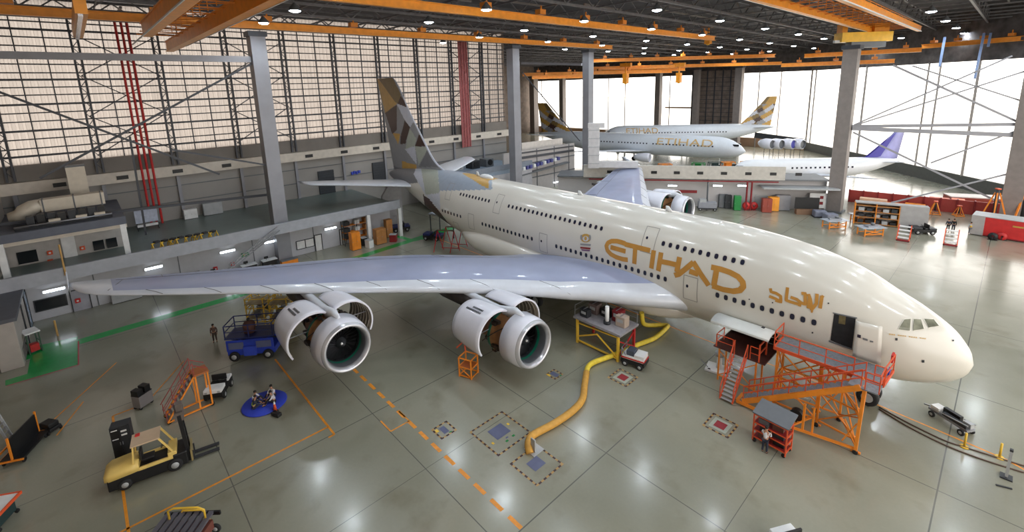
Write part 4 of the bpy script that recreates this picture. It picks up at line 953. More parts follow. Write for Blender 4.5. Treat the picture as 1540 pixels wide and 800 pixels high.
# ---- people
def skel(name, V, Ed, par, m_, sub=1):
    me = bpy.data.meshes.new(name); me.from_pydata([v[:3] for v in V], Ed, []); o = bpy.data.objects.new(name, me); COL.objects.link(o); o.parent = par; me.materials.append(m_)
    bm = bmesh.new(); bm.from_mesh(me); ly = bm.verts.layers.skin.verify(); bm.verts.ensure_lookup_table()
    for i, v in enumerate(bm.verts):
        r = V[i][3]; v[ly].radius = (r, r); v[ly].use_root = (i == 0)
    bm.to_mesh(me); bm.free(); s = o.modifiers.new('skin', 'SKIN'); s.use_smooth_shade = True; b = o.modifiers.new('sub', 'SUBSURF'); b.levels = sub; b.render_levels = sub
    return o
def person(label, loc, rz, pose='stand', top=shirt, trous=navy, hair=hairm, vest=None, arm='down', cap=None, lean=.0):
    t = thing('person', label, 'person', loc, rz)
    # faces local +X
    if pose == 'stand': hip = (0, 0, .95); kn = [(0.03, s_*.11, .5) for s_ in (1, -1)]; an = [(-.02, s_*.12, .08) for s_ in (1, -1)]; toe = [(.16, s_*.14, .04) for s_ in (1, -1)]
    else: hip = (0, 0, .14); kn = [(.42, s_*.2, .42 if s_ > 0 else .3) for s_ in (1, -1)]; an = [(.62, s_*.16, .08) for s_ in (1, -1)]; toe = [(.8, s_*.18, .06) for s_ in (1, -1)]
    hz = hip[2]; L = lean; ch = (.02+L*.6, 0, hz+.38); nk = (.03+L, 0, hz+.55); hd = (.06+L*1.15, 0, hz+.67)
    V = [hip+(.13,), (.01+L*.3, 0, hz+.2, .125), ch+(.15,), nk+(.055,), hd+(.085,), (hd[0]+.01, 0, hd[2]+.1, .092)]; E_ = [(0, 1), (1, 2), (2, 3), (3, 4), (4, 5)]
    arms = []
    for s_ in (1, -1):
        sh = (ch[0], s_*.19, ch[2]+.08)
        if arm == 'down': el = (sh[0]-.02, s_*.25, sh[2]-.28); ha = (sh[0]+.08, s_*.25, sh[2]-.52)
        elif arm == 'fwd': el = (sh[0]+.12, s_*.24, sh[2]-.24); ha = (sh[0]+.36, s_*.16, sh[2]-.18)
        else: el = (sh[0]+.15, s_*.26, sh[2]-.2); ha = (sh[0]+.35, s_*.12, sh[2]-.3)
        b = len(V); V += [sh+(.058,), el+(.043,), ha+(.03,)]; E_ += [(2, b), (b, b+1), (b+1, b+2)]; arms.append((sh, el, ha))
        d = (Vector(ha)-Vector(el)).normalized(); sd = d.cross(Vector((0, 0, 1))).normalized() if abs(d.z) < .95 else Vector((0, 1, 0)); pm = Vector(ha)+d*.07; V.append(tuple(pm)+(.026,)); pi_ = len(V)-1; E_.append((b+2, pi_))
        for k in range(4):
            o_ = sd*(.022*(k-1.5)); q = pm+o_+d*.045; q2 = q+d*(.035-.005*abs(k-1))+Vector((0, 0, -.012)); V += [tuple(q)+(.009,), tuple(q2)+(.008,)]; E_ += [(pi_, len(V)-2), (len(V)-2, len(V)-1)]
        q = Vector(ha)+sd*(-.045*s_)+d*.04; V.append(tuple(q)+(.01,)); E_.append((b+2, len(V)-1))
    for i in range(2):
        b = len(V); V += [(hip[0], kn[i][1]*.8, hip[2]-.05, .09), kn[i]+(.062,), an[i]+(.042,), toe[i]+(.035,)]; E_ += [(0, b), (b, b+1), (b+1, b+2), (b+2, b+3)]
    skel('body', V, E_, t, skin, 1)
    # clothes follow the body
    V = [(hip[0], 0, hip[2]+.03, .15), (.01+L*.3, 0, hz+.2, .145), (ch[0], 0, ch[2], .168), (nk[0], 0, nk[2]-.05, .075)]; E_ = [(0, 1), (1, 2), (2, 3)]
    for sh, el, ha in arms:
        b = len(V); V += [sh+(.075,), el+(.058,), tuple(Vector(el).lerp(Vector(ha), .8))+(.046,)]; E_ += [(2, b), (b, b+1), (b+1, b+2)]
    skel('shirt', V, E_, t, top, 1)
    V = [(hip[0], 0, hip[2], .145)]; E_ = []
    for i in range(2):
        b = len(V); V += [(hip[0], kn[i][1]*.8, hip[2]-.06, .108), kn[i]+(.08,), tuple(Vector(an[i])+Vector((0, 0, .03)))+(.06,)]; E_ += [(0, b), (b, b+1), (b+1, b+2)]
    skel('trousers', V, E_, t, trous, 1)
    for i in range(2): skel('shoe', [an[i][:2]+(.05, .055), tuple(Vector(an[i]).lerp(Vector(toe[i]), .6))[:2]+(.045, .05), toe[i][:2]+(.035, .04)], [(0, 1), (1, 2)], t, rubber, 1)
    m = sm_(); hc = (hd[0], 0, hd[2]+.07); m.sphere((hc[0]-.015, 0, hc[2]+.035), .112, 12, 8, (1, .92, .9)); m.build('hair', cap or hair, t)
    m = MB(); fx = hc[0]+.105
    for s_ in (1, -1): m.box((fx-.012, s_*.035, hc[2]-.005), (.012, .025, .012))
    m.build('eyes', black, t); m = sm_(); m.loft([[(fx-.01, -.014, hc[2]-.045), (fx-.01, .014, hc[2]-.045), (fx+.02, 0, hc[2]-.045)], [(fx-.012, -.006, hc[2]), (fx-.012, .006, hc[2]), (fx-.008, 0, hc[2])]], True, True); m.build('nose', skin, t)
    m = MB(); m.box((fx-.012, 0, hc[2]-.068), (.01, .045, .01)); m.build('mouth', dkred, t)
    for s_ in (1, -1): m = sm_(); m.sphere((hc[0]-.005, s_*.1, hc[2]-.01), .025, 8, 6, (.8, .4, 1.2)); m.build('ear', skin, t)
    if vest:
        V = [(hip[0], 0, hip[2]+.06, .165), (.01+L*.3, 0, hz+.2, .162), (ch[0], 0, ch[2]+.02, .185)]; skel('safety_vest', V, [(0, 1), (1, 2)], t, vest, 1)
    return t

# ---- nose access platform with long stair
def rails(m, P, h, w=.05, n=None, closed=False, mid=True):
    for a, b in zip(P[:-1], P[1:]):
        a, b = Vector(a), Vector(b); k = max(1, int((b-a).length/1.3))
        for i in range(k+1): q = a.lerp(b, i/k); m.bar(q, q+Vector((0, 0, h)), w)
        up = Vector((0, 0, h)); m.bar(a+up, b+up, w)
        if mid: m.bar(a+up/2, b+up/2, w*.8)
DZ = 4.55
NP = thing('access_platform', 'tall orange steel access platform with red handrails beside the open forward door', 'access platform', (6.5, 5.5, 0))
m = MB(); m.poly([(9.3, 3.55, DZ), (9.3, 5.4, DZ), (3.45, 5.4, DZ), (3.3, 3.2, DZ), (5, 3.3, DZ)], -.08); m.build('deck', mat('deck_grating', (132, 136, 142), .5, .3, var=.2, scale=8), NP, world=True)
m = MB()
for a, b in (((9.3, 3.55), (9.3, 5.4)), ((9.3, 5.4), (3.45, 5.4)), ((3.45, 5.4), (3.3, 3.2))): m.bar((*a, DZ-.05), (*b, DZ-.05), .1, .22)
m.build('deck_edge', redor, NP, world=True)
m = MB(); rails(m, [(9.3, 3.7, DZ), (9.3, 5.4, DZ), (4.9, 5.4, DZ)], 1.1, .055); rails(m, [(3.45, 5.4, DZ), (3.3, 3.3, DZ)], 1.1, .06); rails(m, [(3.4, 5.4, DZ), (3.9, 5.4, DZ)], 1.1, .055); m.build('handrail', redor, NP, world=True)
m = MB(); m.box((3.4, 3.4, DZ+.9), (.12, .5, .5)); m.build('red_box', red, NP, world=True); m = MB(); m.box((3.42, 3.9, DZ+.2), (.08, .4, .4)); m.build('blue_tag', blue, NP, world=True)
LEGS = [(9.1, 3.9), (9.1, 5.2), (4.2, 6.2), (5.6, 3.6), (6.5, 5.2), (6.9, 3.7)]
for x, y in LEGS:
    m = MB(); m.bar((x, y, .1), (x, min(y, 5.3), DZ-.1), .12); m.bar((x-.25, y, .12), (x+.25, y, .12), .14, .1); m.build('leg', orange, NP, world=True)
    m = sm_(); m.lathe([(-.05, 0), (-.05, .14), (.05, .14), (.05, 0)], (x, y+.1, .14), (0, 1, 0), 12); m.build('castor', rubber, NP, world=True)
m = MB()
for a, b in (((9.1, 5.2), (6.5, 5.2)), ((6.5, 5.2), (4.2, 5.6)), ((9.1, 3.9), (6.6, 3.7)), ((6.6, 3.7), (5.6, 3.6)), ((9.1, 3.9), (9.1, 5.2)), ((5.6, 3.6), (4.2, 6.2))):
    for z in (.45, 2.4): m.bar((*a, z), (*b, z), .09)
    m.bar((*a, .45), (*b, 2.4), .07); m.bar((*b, .45), (*a, 2.4), .07); m.bar((*a, 2.4), (*b, DZ-.1), .07); m.bar((*b, 2.4), (*a, DZ-.1), .07)
m.bar((7.6, 6.9, .3), (4.2, 6.2, .3), .12, .14); m.bar((7.6, 6.9, .3), (6.8, 4.8, .3), .12); m.bar((6.9, 6.7, .3), (6.9, 6.7, 2.2), .12); m.bar((6.4, 6.6, .3), (6.4, 6.6, 2.1), .1)
m.build('cross_bracing', orange, NP, world=True)
m = MB(); m.bar((4.2, 6.25, .2), (4.15, 6.25, DZ), .17); m.bar((4.9, 6.25, .5), (4.3, 6.25, 2.0), .07); m.bar((4.9, 6.25, 2.0), (4.2, 6.25, .6), .07); m.build('front_mast', orange, NP, world=True)
# stair parallel to the fuselage
y0, y1 = 5.55, 6.55; B0, T0 = (10.6, .35), (4.3, DZ)
m = MB()
for y in (y0, y1): m.bar((B0[0], y, B0[1]), (T0[0], y, T0[1]), .12, .34)
m.bar((B0[0]+.4, y1+.05, .22), (8.4, y1+.05, .22), .12, .2); m.bar((B0[0]+.4, y0, .22), (B0[0]+.4, y1, .22), .12, .2); m.build('stair_stringer', orange, NP, world=True)
m = MB()
for k in range(19): t = (k+.5)/19; m.box((B0[0]+(T0[0]-B0[0])*t, (y0+y1)/2, B0[1]+(T0[1]-B0[1])*t+.1), (.3, y1-y0-.1, .05))
m.build('stair_tread', MATS['deck_grating'], NP, world=True)
m = MB()
for y in (y0, y1):
    for k in range(8):
        t = k/7; p = Vector((B0[0]+(T0[0]-B0[0])*t, y, B0[1]+(T0[1]-B0[1])*t+.1)); m.bar(p, p+Vector((0, 0, 1.05)), .05)
    for h in (1.15, .65): m.bar((B0[0], y, B0[1]+h), (T0[0], y, T0[1]+h), .06)
m.build('stair_handrail', redor, NP, world=True)
m = MB(); m.poly([(4.9, 5.4, DZ), (4.9, 6.6, DZ), (3.45, 6.6, DZ), (3.45, 5.4, DZ)], -.08); m.build('landing', MATS['deck_grating'], NP, world=True)
m = MB(); rails(m, [(4.1, 6.6, DZ), (3.45, 6.6, DZ), (3.45, 5.45, DZ)], 1.1, .055); m.build('landing_rail', redor, NP, world=True)
m = MB(); m.cyl((7.4, 6.0, .9), (7.4, 6.35, .9), .38, seg=16); m.bar((7.4, 6.2, .9), (7.4, 6.2, .3), .1); m.build('hose_reel', black, NP, world=True)

# ---- red stair up to the cargo door
CS = thing('cargo_stair', 'red-sided ladder stair with a dark landing under the open cargo door', 'stair', (11.8, 5.4, 0))
LZ = 2.75; t0, t1 = (11.55, 7.0, .1), (11.55, 4.9, LZ)
m = MB()
for dx in (-.42, .42): m.bar((t0[0]+dx, t0[1], t0[2]), (t1[0]+dx, t1[1], t1[2]), .07, .2)
m.build('stringer', redor, CS, world=True)
m = MB()
for k in range(12): t = (k+.5)/12; m.box((t0[0], t0[1]+(t1[1]-t0[1])*t, t0[2]+(t1[2]-t0[2])*t), (.8, .24, .04))
m.build('tread', ltgrey, CS, world=True)
m = MB()
for dx in (-.45, .45):
    for k in range(5): t = k/4; p = Vector((t0[0]+dx, t0[1]+(t1[1]-t0[1])*t, t0[2]+(t1[2]-t0[2])*t)); m.bar(p, p+Vector((0, 0, 1)), .05)
    m.bar((t0[0]+dx, t0[1], t0[2]+1), (t1[0]+dx, t1[1], t1[2]+1), .06)
rails(m, [(13.3, 4.9, LZ), (13.3, 3.6, LZ)], 1.0, .05); rails(m, [(13.3, 4.95, LZ), (12.1, 4.95, LZ)], 1.0, .05); rails(m, [(10.9, 4.95, LZ), (10.3, 4.95, LZ)], 1.0, .05); rails(m, [(10.3, 4.95, LZ), (10.3, 3.6, LZ)], 1.3, .09); m.build('handrail', redor, CS, world=True)
m = MB(); m.lo(9.9, 13.5, 1.8, 4.95, LZ-.1, LZ); m.build('landing_deck', mat('maroon_deck', (86, 50, 44), .6, var=.2), CS, world=True)
for x in (10.5, 13.1):
    for y in (3.5, 4.8): m = MB(); m.bar((x, y, 0), (x, y, LZ-.05), .1); m.build('leg', orange, CS, world=True)
m = MB(); m.bar((10.5, 4.8, .4), (13.1, 4.8, 2.4), .06); m.bar((13.1, 4.8, .4), (10.5, 4.8, 2.4), .06); m.bar((10.5, 4.8, .4), (13.1, 4.8, .4), .07); m.build('cross_bracing', orange, CS, world=True)

# ---- tool rack with person
RK = thing('tool_rack', 'red-framed tool rack with a grey canopy top beside the platform stair', 'rack', (7.9, 9.1, 0), -.08)
m = MB(); 
for x in (-.95, .95):
    for y in (-.42, .42): m.bar((x, y, .12), (x, y, 1.95), .07)
for z in (.35, .85, 1.35, 1.9):
    for y in (-.42, .42): m.bar((-.95, y, z), (.95, y, z), .06)
    for x in (-.95, .95): m.bar((x, -.42, z), (x, .42, z), .06)
m.build('frame', redor, RK)
for z in (.35, .85, 1.35): m = MB(); m.lo(-.92, .92, -.4, .4, z-.02, z+.03); m.build('shelf', dkred, RK)
m = MB(); m.poly([(-1.05, -.75, 2.35), (1.05, -.75, 2.35), (1.05, .5, 1.98), (-1.05, .5, 1.98)], .06); m.build('canopy', midgrey, RK)
for x in (-.85, .85):
    for y in (-.4, .4): caster(RK, x, y)
BXL = {0: 'black tool case on the left of the rack\'s lowest shelf', 1: 'brown tool case on the right of the rack\'s lowest shelf', 2: 'dark tool case on the left of the rack\'s middle shelf', 3: 'black tool case with a white end on the middle shelf of the red rack', 4: 'brown tool case on the left of the rack\'s top shelf', 5: 'grey tool case on the right of the rack\'s top shelf'}
for k, (x, z, c) in enumerate(((-.45, .38, black), (.4, .38, mat('brown_case', (96, 60, 50), .6)), (-.4, .88, dkgrey), (.35, .88, black), (-.35, 1.38, MATS['brown_case']), (.45, 1.38, midgrey))):
    p = Vector((7.9+x, 9.1, 0)); m = MB(); m.box((0, 0, .15), (.6, .5, .3)); t = thing('tool_case', BXL[k], 'tool case', (p.x, p.y, z)); m.build('body', c, t); m = MB(); m.bar((-.1, 0, .3), (-.1, 0, .35), .03); m.bar((.1, 0, .3), (.1, 0, .35), .03); m.bar((-.1, 0, .35), (.1, 0, .35), .03); m.build('handle', steel, t)
person('person in a white shirt and dark trousers standing at the red tool rack', (8.0, 9.95, 0), -pi/2, 'stand', arm='fwd')

# ---- platform dock under the belly
DK = thing('work_dock', 'grey-topped work dock on yellow and red legs under the wing root', 'work dock', (21.9, 7.0, 0))
m = MB(); m.lo(-2.4, 2.4, -1.4, 1.3, 2.3, 2.5); m.build('deck', mat('dock_deck', (150, 146, 150), .5, .1, var=.15, scale=3), DK)
for x in (-2.1, 2.1):
    for y in (-1.2, 1.1): m = MB(); m.bar((x, y, 0), (x, y, 2.3), .18); m.build('leg', yellow if y > 0 else red, DK)
m = MB(); m.bar((-2.1, 1.1, .3), (0, 1.1, 1.6), .1); m.bar((0, 1.1, 1.6), (2.1, 1.1, .6), .1); m.bar((-2.1, 1.1, .25), (2.1, 1.1, .25), .12); m.bar((-2.1, 1.1, 2.1), (2.1, 1.1, 1.9), .1); m.build('brace', yellow, DK)
m = MB(); m.bar((-2.1, 1.1, .4), (-2.1, -1.2, 1.8), .1); m.bar((-2.1, -1.2, .4), (-2.1, 1.1, 1.8), .1); m.build('end_brace', red, DK)
m = MB(); rails(m, [(2.3, 1.2, 2.5), (2.3, -1.3, 2.5), (-2.3, -1.3, 2.5)], 1.0, .045); m.build('handrail', steel, DK)
for k, (x, y, s_, c, lb) in enumerate(((1.6, .6, (.8, .6, .7), dkgrey, 'dark equipment box at the left end of the grey work dock'), (1.4, -.5, (.9, .8, .9), mat('brown_grey_box', (112, 96, 92), .6), 'brown-grey equipment box at the back left of the work dock'), (.3, -.7, (.9, .7, .7), black, 'black equipment box at the back of the work dock'), (-.9, -.7, (.8, .8, 1.0), dkred, 'dark red equipment box at the back of the work dock'), (-1.6, -.2, (.9, .7, .9), mat('cream_box', (178, 160, 146), .6), 'pale equipment box at the right end of the work dock'))):
    t = thing('equipment_box', lb, 'equipment box', (21.9+x, 7.0+y, 2.5)); m = MB(); m.box((0, 0, s_[2]/2), s_); m.build('body', c, t, bevel=.03); m = MB(); m.box((0, s_[1]/2+.02, s_[2]*.6), (s_[0]*.6, .04, s_[2]*.3)); m.build('panel', ltgrey, t); m = MB(); m.bar((0, -s_[1]/2, s_[2]+.04), (0, s_[1]/2, s_[2]+.04), .05); m.build('handle', steel, t)
t = thing('jack_post', 'white steel jack post rising from the work dock to the wing', 'jack', (21.4, 7.4, 2.5)); m = sm_(); m.cyl((0, 0, 0), (0, 0, 1.55), .17, seg=12); m.build('tube', white, t); m = sm_(); m.cyl((0, 0, 0), (0, 0, .25), .3, seg=12); m.build('foot', dkgrey, t)

# ---- hose
m = sm_(); P = [gz(965, 470, 2.7), gz(967, 485, 1.6), gz(975, 489, .5), gz(1000, 489, .25), gz(1003, 492, .25), gz(985, 508, .25), gz(960, 518, .25), gz(925, 533, .25), gz(895, 544, .25), gz(885, 551, .25), gz(882, 560, .25)]
def smooth(P, n=5):
    out = []; P = [Vector(p) for p in P]
    for i in range(len(P)-1):
        a, b = P[i], P[i+1]; pa = P[i-1] if i else a; pb = P[i+2] if i+2 < len(P) else b
        for k in range(n):
            t = k/n; out.append(.5*((2*a)+(b-pa)*t+(2*pa-5*a+4*b-pb)*t*t+(3*a-pa-3*b+pb)*t**3))
    return out+[P[-1]]
HS = thing('air_hose', 'long yellow and ochre air hose snaking from the belly to the floor pit', 'hose', gz(882, 560, 0))
m.tube(smooth(P), .2, 12); m.build('yellow_section', plastic, HS, world=True)
m = sm_(); P = [gz(882, 560, .25), gz(879, 580, .25), gz(876, 600, .25), gz(862, 617, .25), gz(835, 636, .25), gz(805, 652, .27), gz(796, 661, .35), gz(795, 672, .25), gz(797, 682, .05)]
m.tube(smooth(P), .24, 12); m.build('ochre_section', hoseor, HS, world=True)
m = MB(); p = gz(803, 676, 0); m.box((p.x-.1, p.y+.15, .45), (.35, .08, .9)); m.box((p.x, p.y, .02), (.9, .9, .05)); m.build('pit_flap', ltgrey, HS, world=True)

# ---- ground power cart
t = thing('ground_power_cart', 'white and black cart with red stripes beside the yellow hose', 'cart', (18.6, 7.5, 0), radians(12))
m = MB(); m.lo(-.95, .95, -.6, .6, .3, .62); m.build('chassis', black, t)
m = MB(); m.lo(-.9, .9, -.55, .55, .62, .9); m.build('lower_body', white, t, bevel=.03)
m = MB(); m.lo(-.9, -.1, -.5, .5, .9, 1.15); m.build('engine_cover', white, t, bevel=.04)
m = MB(); m.lo(-.93, .93, .56, .6, .7, .8); m.lo(-.97, -.93, -.5, .5, .7, .8); m.build('red_stripe', red, t)
m = MB(); m.lo(-.05, .55, -.4, .4, .9, 1.3); m.build('fan_unit', mat('slate', (70, 78, 92), .5), t)
m = MB(); rails(m, [(.9, .55, .9), (.9, -.55, .9)], .6, .06); m.bar((.6, .5, .9), (.9, .5, 1.5), .05); m.build('handle', steel, t)
for x in (-.6, .6):
    for y in (-.58, .58): bwheel(t, x, y, .26, .16)
# ---- jack by the fuselage
t = thing('floor_stand', 'white round-topped stand on a pale square base near the cargo stair', 'stand', (13.55, 3.6, 0), .2)
m = MB(); m.box((0, 0, .1), (1.8, 1.3, .14)); m.build('base', white, t); m = sm_(); m.cyl((0, -.1, .1), (0, -.1, 1.2), .22, .16, 14); m.build('post', white, t); m = sm_(); m.cyl((0, -.1, 1.2), (0, -.1, 1.5), .3, .34, 14); m.build('head', ltgrey, t)
m = MB(); m.bar((.75, .3, .2), (1.2, .7, .9), .06); m.build('tow_handle', steel, t)
for x in (-.6, .6): caster(t, x, .5)
# ---- tow cart in front
t = thing('tow_cart', 'grey tow-bar cart standing on the orange centre line ahead of the nose', 'cart', (.6, -.95, 0), radians(147))
m = MB(); m.lo(-1.1, 1.2, -.32, .32, .35, .5); m.bar((-1.1, 0, .45), (-1.6, 0, .3), .08); m.build('frame', steel, t)
m = MB(); m.lo(-.3, 1.1, -.28, -.02, .5, .7); m.build('battery_box', dkgrey, t); m = MB(); m.lo(-.5, .5, .05, .3, .5, .85); m.build('motor_box', black, t)
m = MB(); m.lo(-1.0, -.5, -.3, .3, .5, .75); m.build('head_box', white, t); m = MB(); m.lo(.7, 1.15, .0, .3, .5, .8); m.build('valve_box', ltgrey, t)
m = MB(); 
for y in (-.3, .3): m.bar((-.9, y, .55), (1.2, y, .8), .05)
m.build('side_rail', ltgrey, t)
for x in (-.8, .95):
    for y in (-.4, .4): bwheel(t, x, y, .2, .12)
# posts, cables
for k, (p, h) in enumerate((((1450, 672), .95), ((1503, 688), .95))):
    q = gz(*p); t = thing('barrier_post', ('left', 'right')[k]+' of the two yellow barrier posts on the orange line ahead of the nose', 'post', q); m = sm_(); m.cyl((0, 0, 0), (0, 0, .06), .24, .2, 14); m.build('base', yellow, t); m = sm_(); m.cyl((0, 0, .06), (0, 0, h), .06, seg=10); m.build('pole', yellow, t)
q = gz(1513, 718); t = thing('marker_board', 'thin grey upright marker board at the lower right beyond the yellow posts', 'marker', q); m = MB(); m.box((0, 0, .85), (.12, .16, 1.7)); m.build('board', ltgrey, t); m = MB(); m.box((0, 0, .04), (.5, .5, .08)); m.build('base', dkgrey, t); m = MB(); m.box((0, 0, 1.75), (.14, .18, .12)); m.build('cap', dkgrey, t)
for k, L in enumerate((((1322, 612), (1370, 638), (1420, 662), (1450, 672), (1500, 688), (1545, 702)), ((1322, 615), (1365, 641), (1410, 664), (1445, 679), (1490, 695), (1545, 712)))):
    m = sm_(); m.tube(smooth([gz(*p, .04) for p in L]), .045, 6); single('floor_cable', m, mat('cable_brown', (92, 72, 60), .6), ('upper', 'lower')[k]+' of the two brown cables running from the nose wheels to the right edge', 'cable')
m = MB(); a, b = gz(1498, 729, .04), gz(1522, 735, .04); m.bar(a, b, .08, .06); single('chock_bar', m, dkgrey, 'short dark bar lying on the floor near the lower right corner', 'bar')
# ---- orange frame by the engine
t = thing('engine_stand_frame', 'small orange tubular frame on the floor beside the inner engine', 'frame', (27.1, 17.75, 0), radians(20))
m = MB()
for x in (-.55, .55):
    for y in (-.5, .5): m.bar((x, y, 0), (x, y, 1.6), .09)
for z in (.12, .85, 1.6):
    for s_ in (-1, 1): m.bar((-.55, s_*.5, z), (.55, s_*.5, z), .08); m.bar((s_*.55, -.5, z), (s_*.55, .5, z), .08)
m.bar((-.55, .5, .12), (.55, .5, .85), .06); m.build('frame', orange, t); m = MB(); m.lo(-.5, .5, -.45, .45, .83, .88); m.build('shelf', mat('orange_mesh', (180, 96, 44), .6), t); m = MB(); m.bar((.55, -.5, 1.6), (.9, -.9, 2.2), .1); m.bar((.9, -.9, 2.2), (.9, .2, 2.2), .08); m.build('top_handle', redor, t)

# ---- forklift
FK = thing('forklift', 'pale yellow and black forklift truck with its mast up at the lower left', 'forklift', gz(pix((33.85, 37.75, 0))[0]+22, pix((33.85, 37.75, 0))[1]+4), math.atan2(-2.6, -1.9)*0+math.atan2(gz(285, 690).y-gz(165, 735).y, gz(285, 690).x-gz(165, 735).x))
fk = FK
fk.scale = (1.1, 1.1, 1.1); m = MB(); m.lo(-1.9, 1.45, -.64, .64, .14, .8); m.lo(.9, 1.55, -.66, .66, .16, .95); m.build('chassis', black, fk, bevel=.06)
m = sm_(); m.loft([[(-2.0, -.55, .72), (-2.0, .55, .72), (-2.0, .5, 1.02), (-2.0, -.5, 1.02)], [(-1.8, -.66, .74), (-1.8, .66, .74), (-1.75, .62, 1.14), (-1.75, -.62, 1.14)], [(-.9, -.67, .78), (-.9, .67, .78), (-.9, .62, 1.2), (-.9, -.62, 1.2)], [(-.55, -.66, .8), (-.55, .66, .8), (-.55, .6, 1.16), (-.55, -.6, 1.16)]], True, True); m.build('counterweight', forkyel, fk)
m = MB(); m.lo(-.6, 1.0, -.64, -.5, .75, .92); m.lo(-.6, 1.0, .5, .64, .75, .92); m.lo(.7, 1.1, -.6, .6, .78, 1.15); m.build('side_panel', forkyel, fk, bevel=.03)
m = MB()
for y in (-.52, .52): m.bar((-.75, y, 1.2), (-.65, y, 2.15), .08); m.bar((1.0, y, 1.0), (.45, y, 2.15), .08)
m.bar((-.65, -.52, 2.15), (-.65, .52, 2.15), .08); m.bar((.45, -.52, 2.15), (.45, .52, 2.15), .08); m.build('overhead_guard', forkyel, fk)
m = MB(); m.lo(-.75, .5, -.56, .56, 2.15, 2.22); m.build('cab_roof', mat('tan_roof', (196, 170, 142), .5), fk); m = MB(); m.box((-.5, .35, 2.25), (.2, .2, .06)); m.build('beacon', red, fk)
m = MB(); m.lo(-.45, .1, -.25, .25, .95, 1.1); m.box((-.45, 0, 1.35), (.12, .5, .55)); m.build('seat', black, fk, bevel=.04)
m = sm_(); P = [(.5+.05*0+.17*cos(a)*.5, .17*sin(a), 1.4+.17*cos(a)*.7) for a in [2*pi*k/16 for k in range(17)]]; m.tube(P, .02, 6); m.tube([(.5, 0, 1.4), (.75, 0, 1.05)], .03, 6); m.build('steering_wheel', black, fk)
m = MB()
for y in (-.32, .32): m.bar((1.6, y, .1), (1.45, y, 3.0), .12, .18)
for z in (.5, 1.3, 2.1, 2.95): m.bar((1.6-.15*z/3.5, -.32, z), (1.6-.15*z/3.5, .32, z), .1)
m.bar((1.55, 0, .5), (1.48, 0, 2.8), .12); m.build('mast', black, fk)
m = MB(); m.box((1.45, 0, 2.9), (.4, .75, .5)); m.box((1.5, 0, 3.35), (.3, .4, .4)); m.build('mast_head', mat('mast_head_brown', (96, 86, 80), .6, var=.3), fk)
m = MB(); m.lo(1.68, 1.76, -.55, .55, .15, .85); m.build('fork_carriage', mat('carriage_yellow', (150, 132, 88), .5), fk)
for y in (-.32, .32): m = MB(); m.bar((1.78, y, .6), (1.78, y, .1), .12, .06, (0, 1, 0)); m.bar((1.76, y*.8, .1), (3.0, y*.8, .08), .22, .06); m.build('fork', dkgrey, fk)
for x, r in ((-1.2, .3), (.95, .36)):
    for y in (-.6, .6): bwheel(fk, x, y, r, .24)
m = MB()
for k in range(7): m.box((-1.5+k*.12, .67, .98), (.08, .01, .09))
m.build('side_lettering', redor, fk)

# ---- cabinet behind forklift, grey cart
t = thing('tool_cabinet', 'tall dark cabinet with white labels standing behind the forklift', 'cabinet', (35.75, 38.3, 0), math.atan2(gz(200, 683).y-gz(178, 690).y, gz(200, 683).x-gz(178, 690).x))
m = MB(); m.lo(-.48, .48, -.35, .35, .1, 2.35); m.build('body', dkgrey, t, bevel=.02); 
for s_ in (-1, 1): m = MB(); m.lo(s_*.24-.2, s_*.24+.2, -.38, -.35, .2, 2.25); m.lo(s_*.24-.2, s_*.24+.2, .35, .38, .2, 2.25); d = m.build('door', black if s_ < 0 else dkgrey, t); m = MB(); m.box((s_*.06, -.4, 1.2), (.03, .04, .2)); m.box((s_*.06, .4, 1.2), (.03, .04, .2)); m.build('handle', steel, d)
m = MB()
for s_ in (-.4, .4): m.box((.2, s_, 2.0), (.28, .03, .1)); m.box((.2, s_, 1.75), (.28, .03, .1)); m.box((-.25, s_, 2.15), (.3, .03, .05)); m.box((-.25, s_, 1.55), (.3, .03, .05))
m.build('label', white, t)
for x in (-.4, .4): caster(t, x, .2, .1); caster(t, x, -.2, .1)
t = thing('tool_trolley', 'small grey trolley with a black top tray on the open floor near the orange steps', 'trolley', (41.1, 36.95, 0), radians(-55))
m = MB(); m.lo(-.5, .5, -.35, .35, .15, 1.05); m.build('body', mat('trolley_grey', (136, 130, 130), .5, .2), t, bevel=.03); m = MB(); m.lo(-.5, .5, -.35, .35, 1.05, 1.12); m.lo(-.5, -.1, -.3, .3, 1.12, 1.5); m.lo(.05, .45, -.3, .3, 1.12, 1.55); m.build('top_tray', black, t)
for z in (.35, .6, .85): m = MB(); m.lo(-.46, .46, .35, .37, z-.1, z+.1); d = m.build('drawer', ltgrey, t); m = MB(); m.bar((-.2, .4, z), (.2, .4, z), .03); m.build('handle', steel, d)
for x in (-.4, .4): caster(t, x, .25); caster(t, x, -.25)

# ---- orange steps
t = thing('access_steps', 'orange A-frame access steps with red handrails left of the blue mat', 'steps', (37.9, 34.6, 0), math.atan2(gz(303, 607).y-gz(245, 632).y, gz(303, 607).x-gz(245, 632).x))
st = t
def xs_(x, y, z): return (x, y, z)
m = MB()
for y in (-.5, .5): m.bar((-1.4, y, .15), (.5, y, 2.75), .1); m.bar((-1.4, y, .15), (1.3, y, .15), .1)
m.build('stringer', orange, t)
for x, y in ((.55, -.5), (.55, .5), (1.3, -.5), (1.3, .5)): m = MB(); m.bar((x, y, .15), (x, y, 2.75), .1); m.build('leg', orange, t)
m = MB(); m.lo(.45, 1.4, -.55, .55, 2.7, 2.82); m.build('platform', mat('platform_brown', (160, 92, 48), .6), t)
for k in range(9): f_ = (k+.5)/9; m = MB(); m.lo(-1.4+1.9*f_-.08, -1.4+1.9*f_+.08, -.46, .46, .15+2.6*f_-.015, .15+2.6*f_+.015); m.build('tread', midgrey, t)
m = MB()
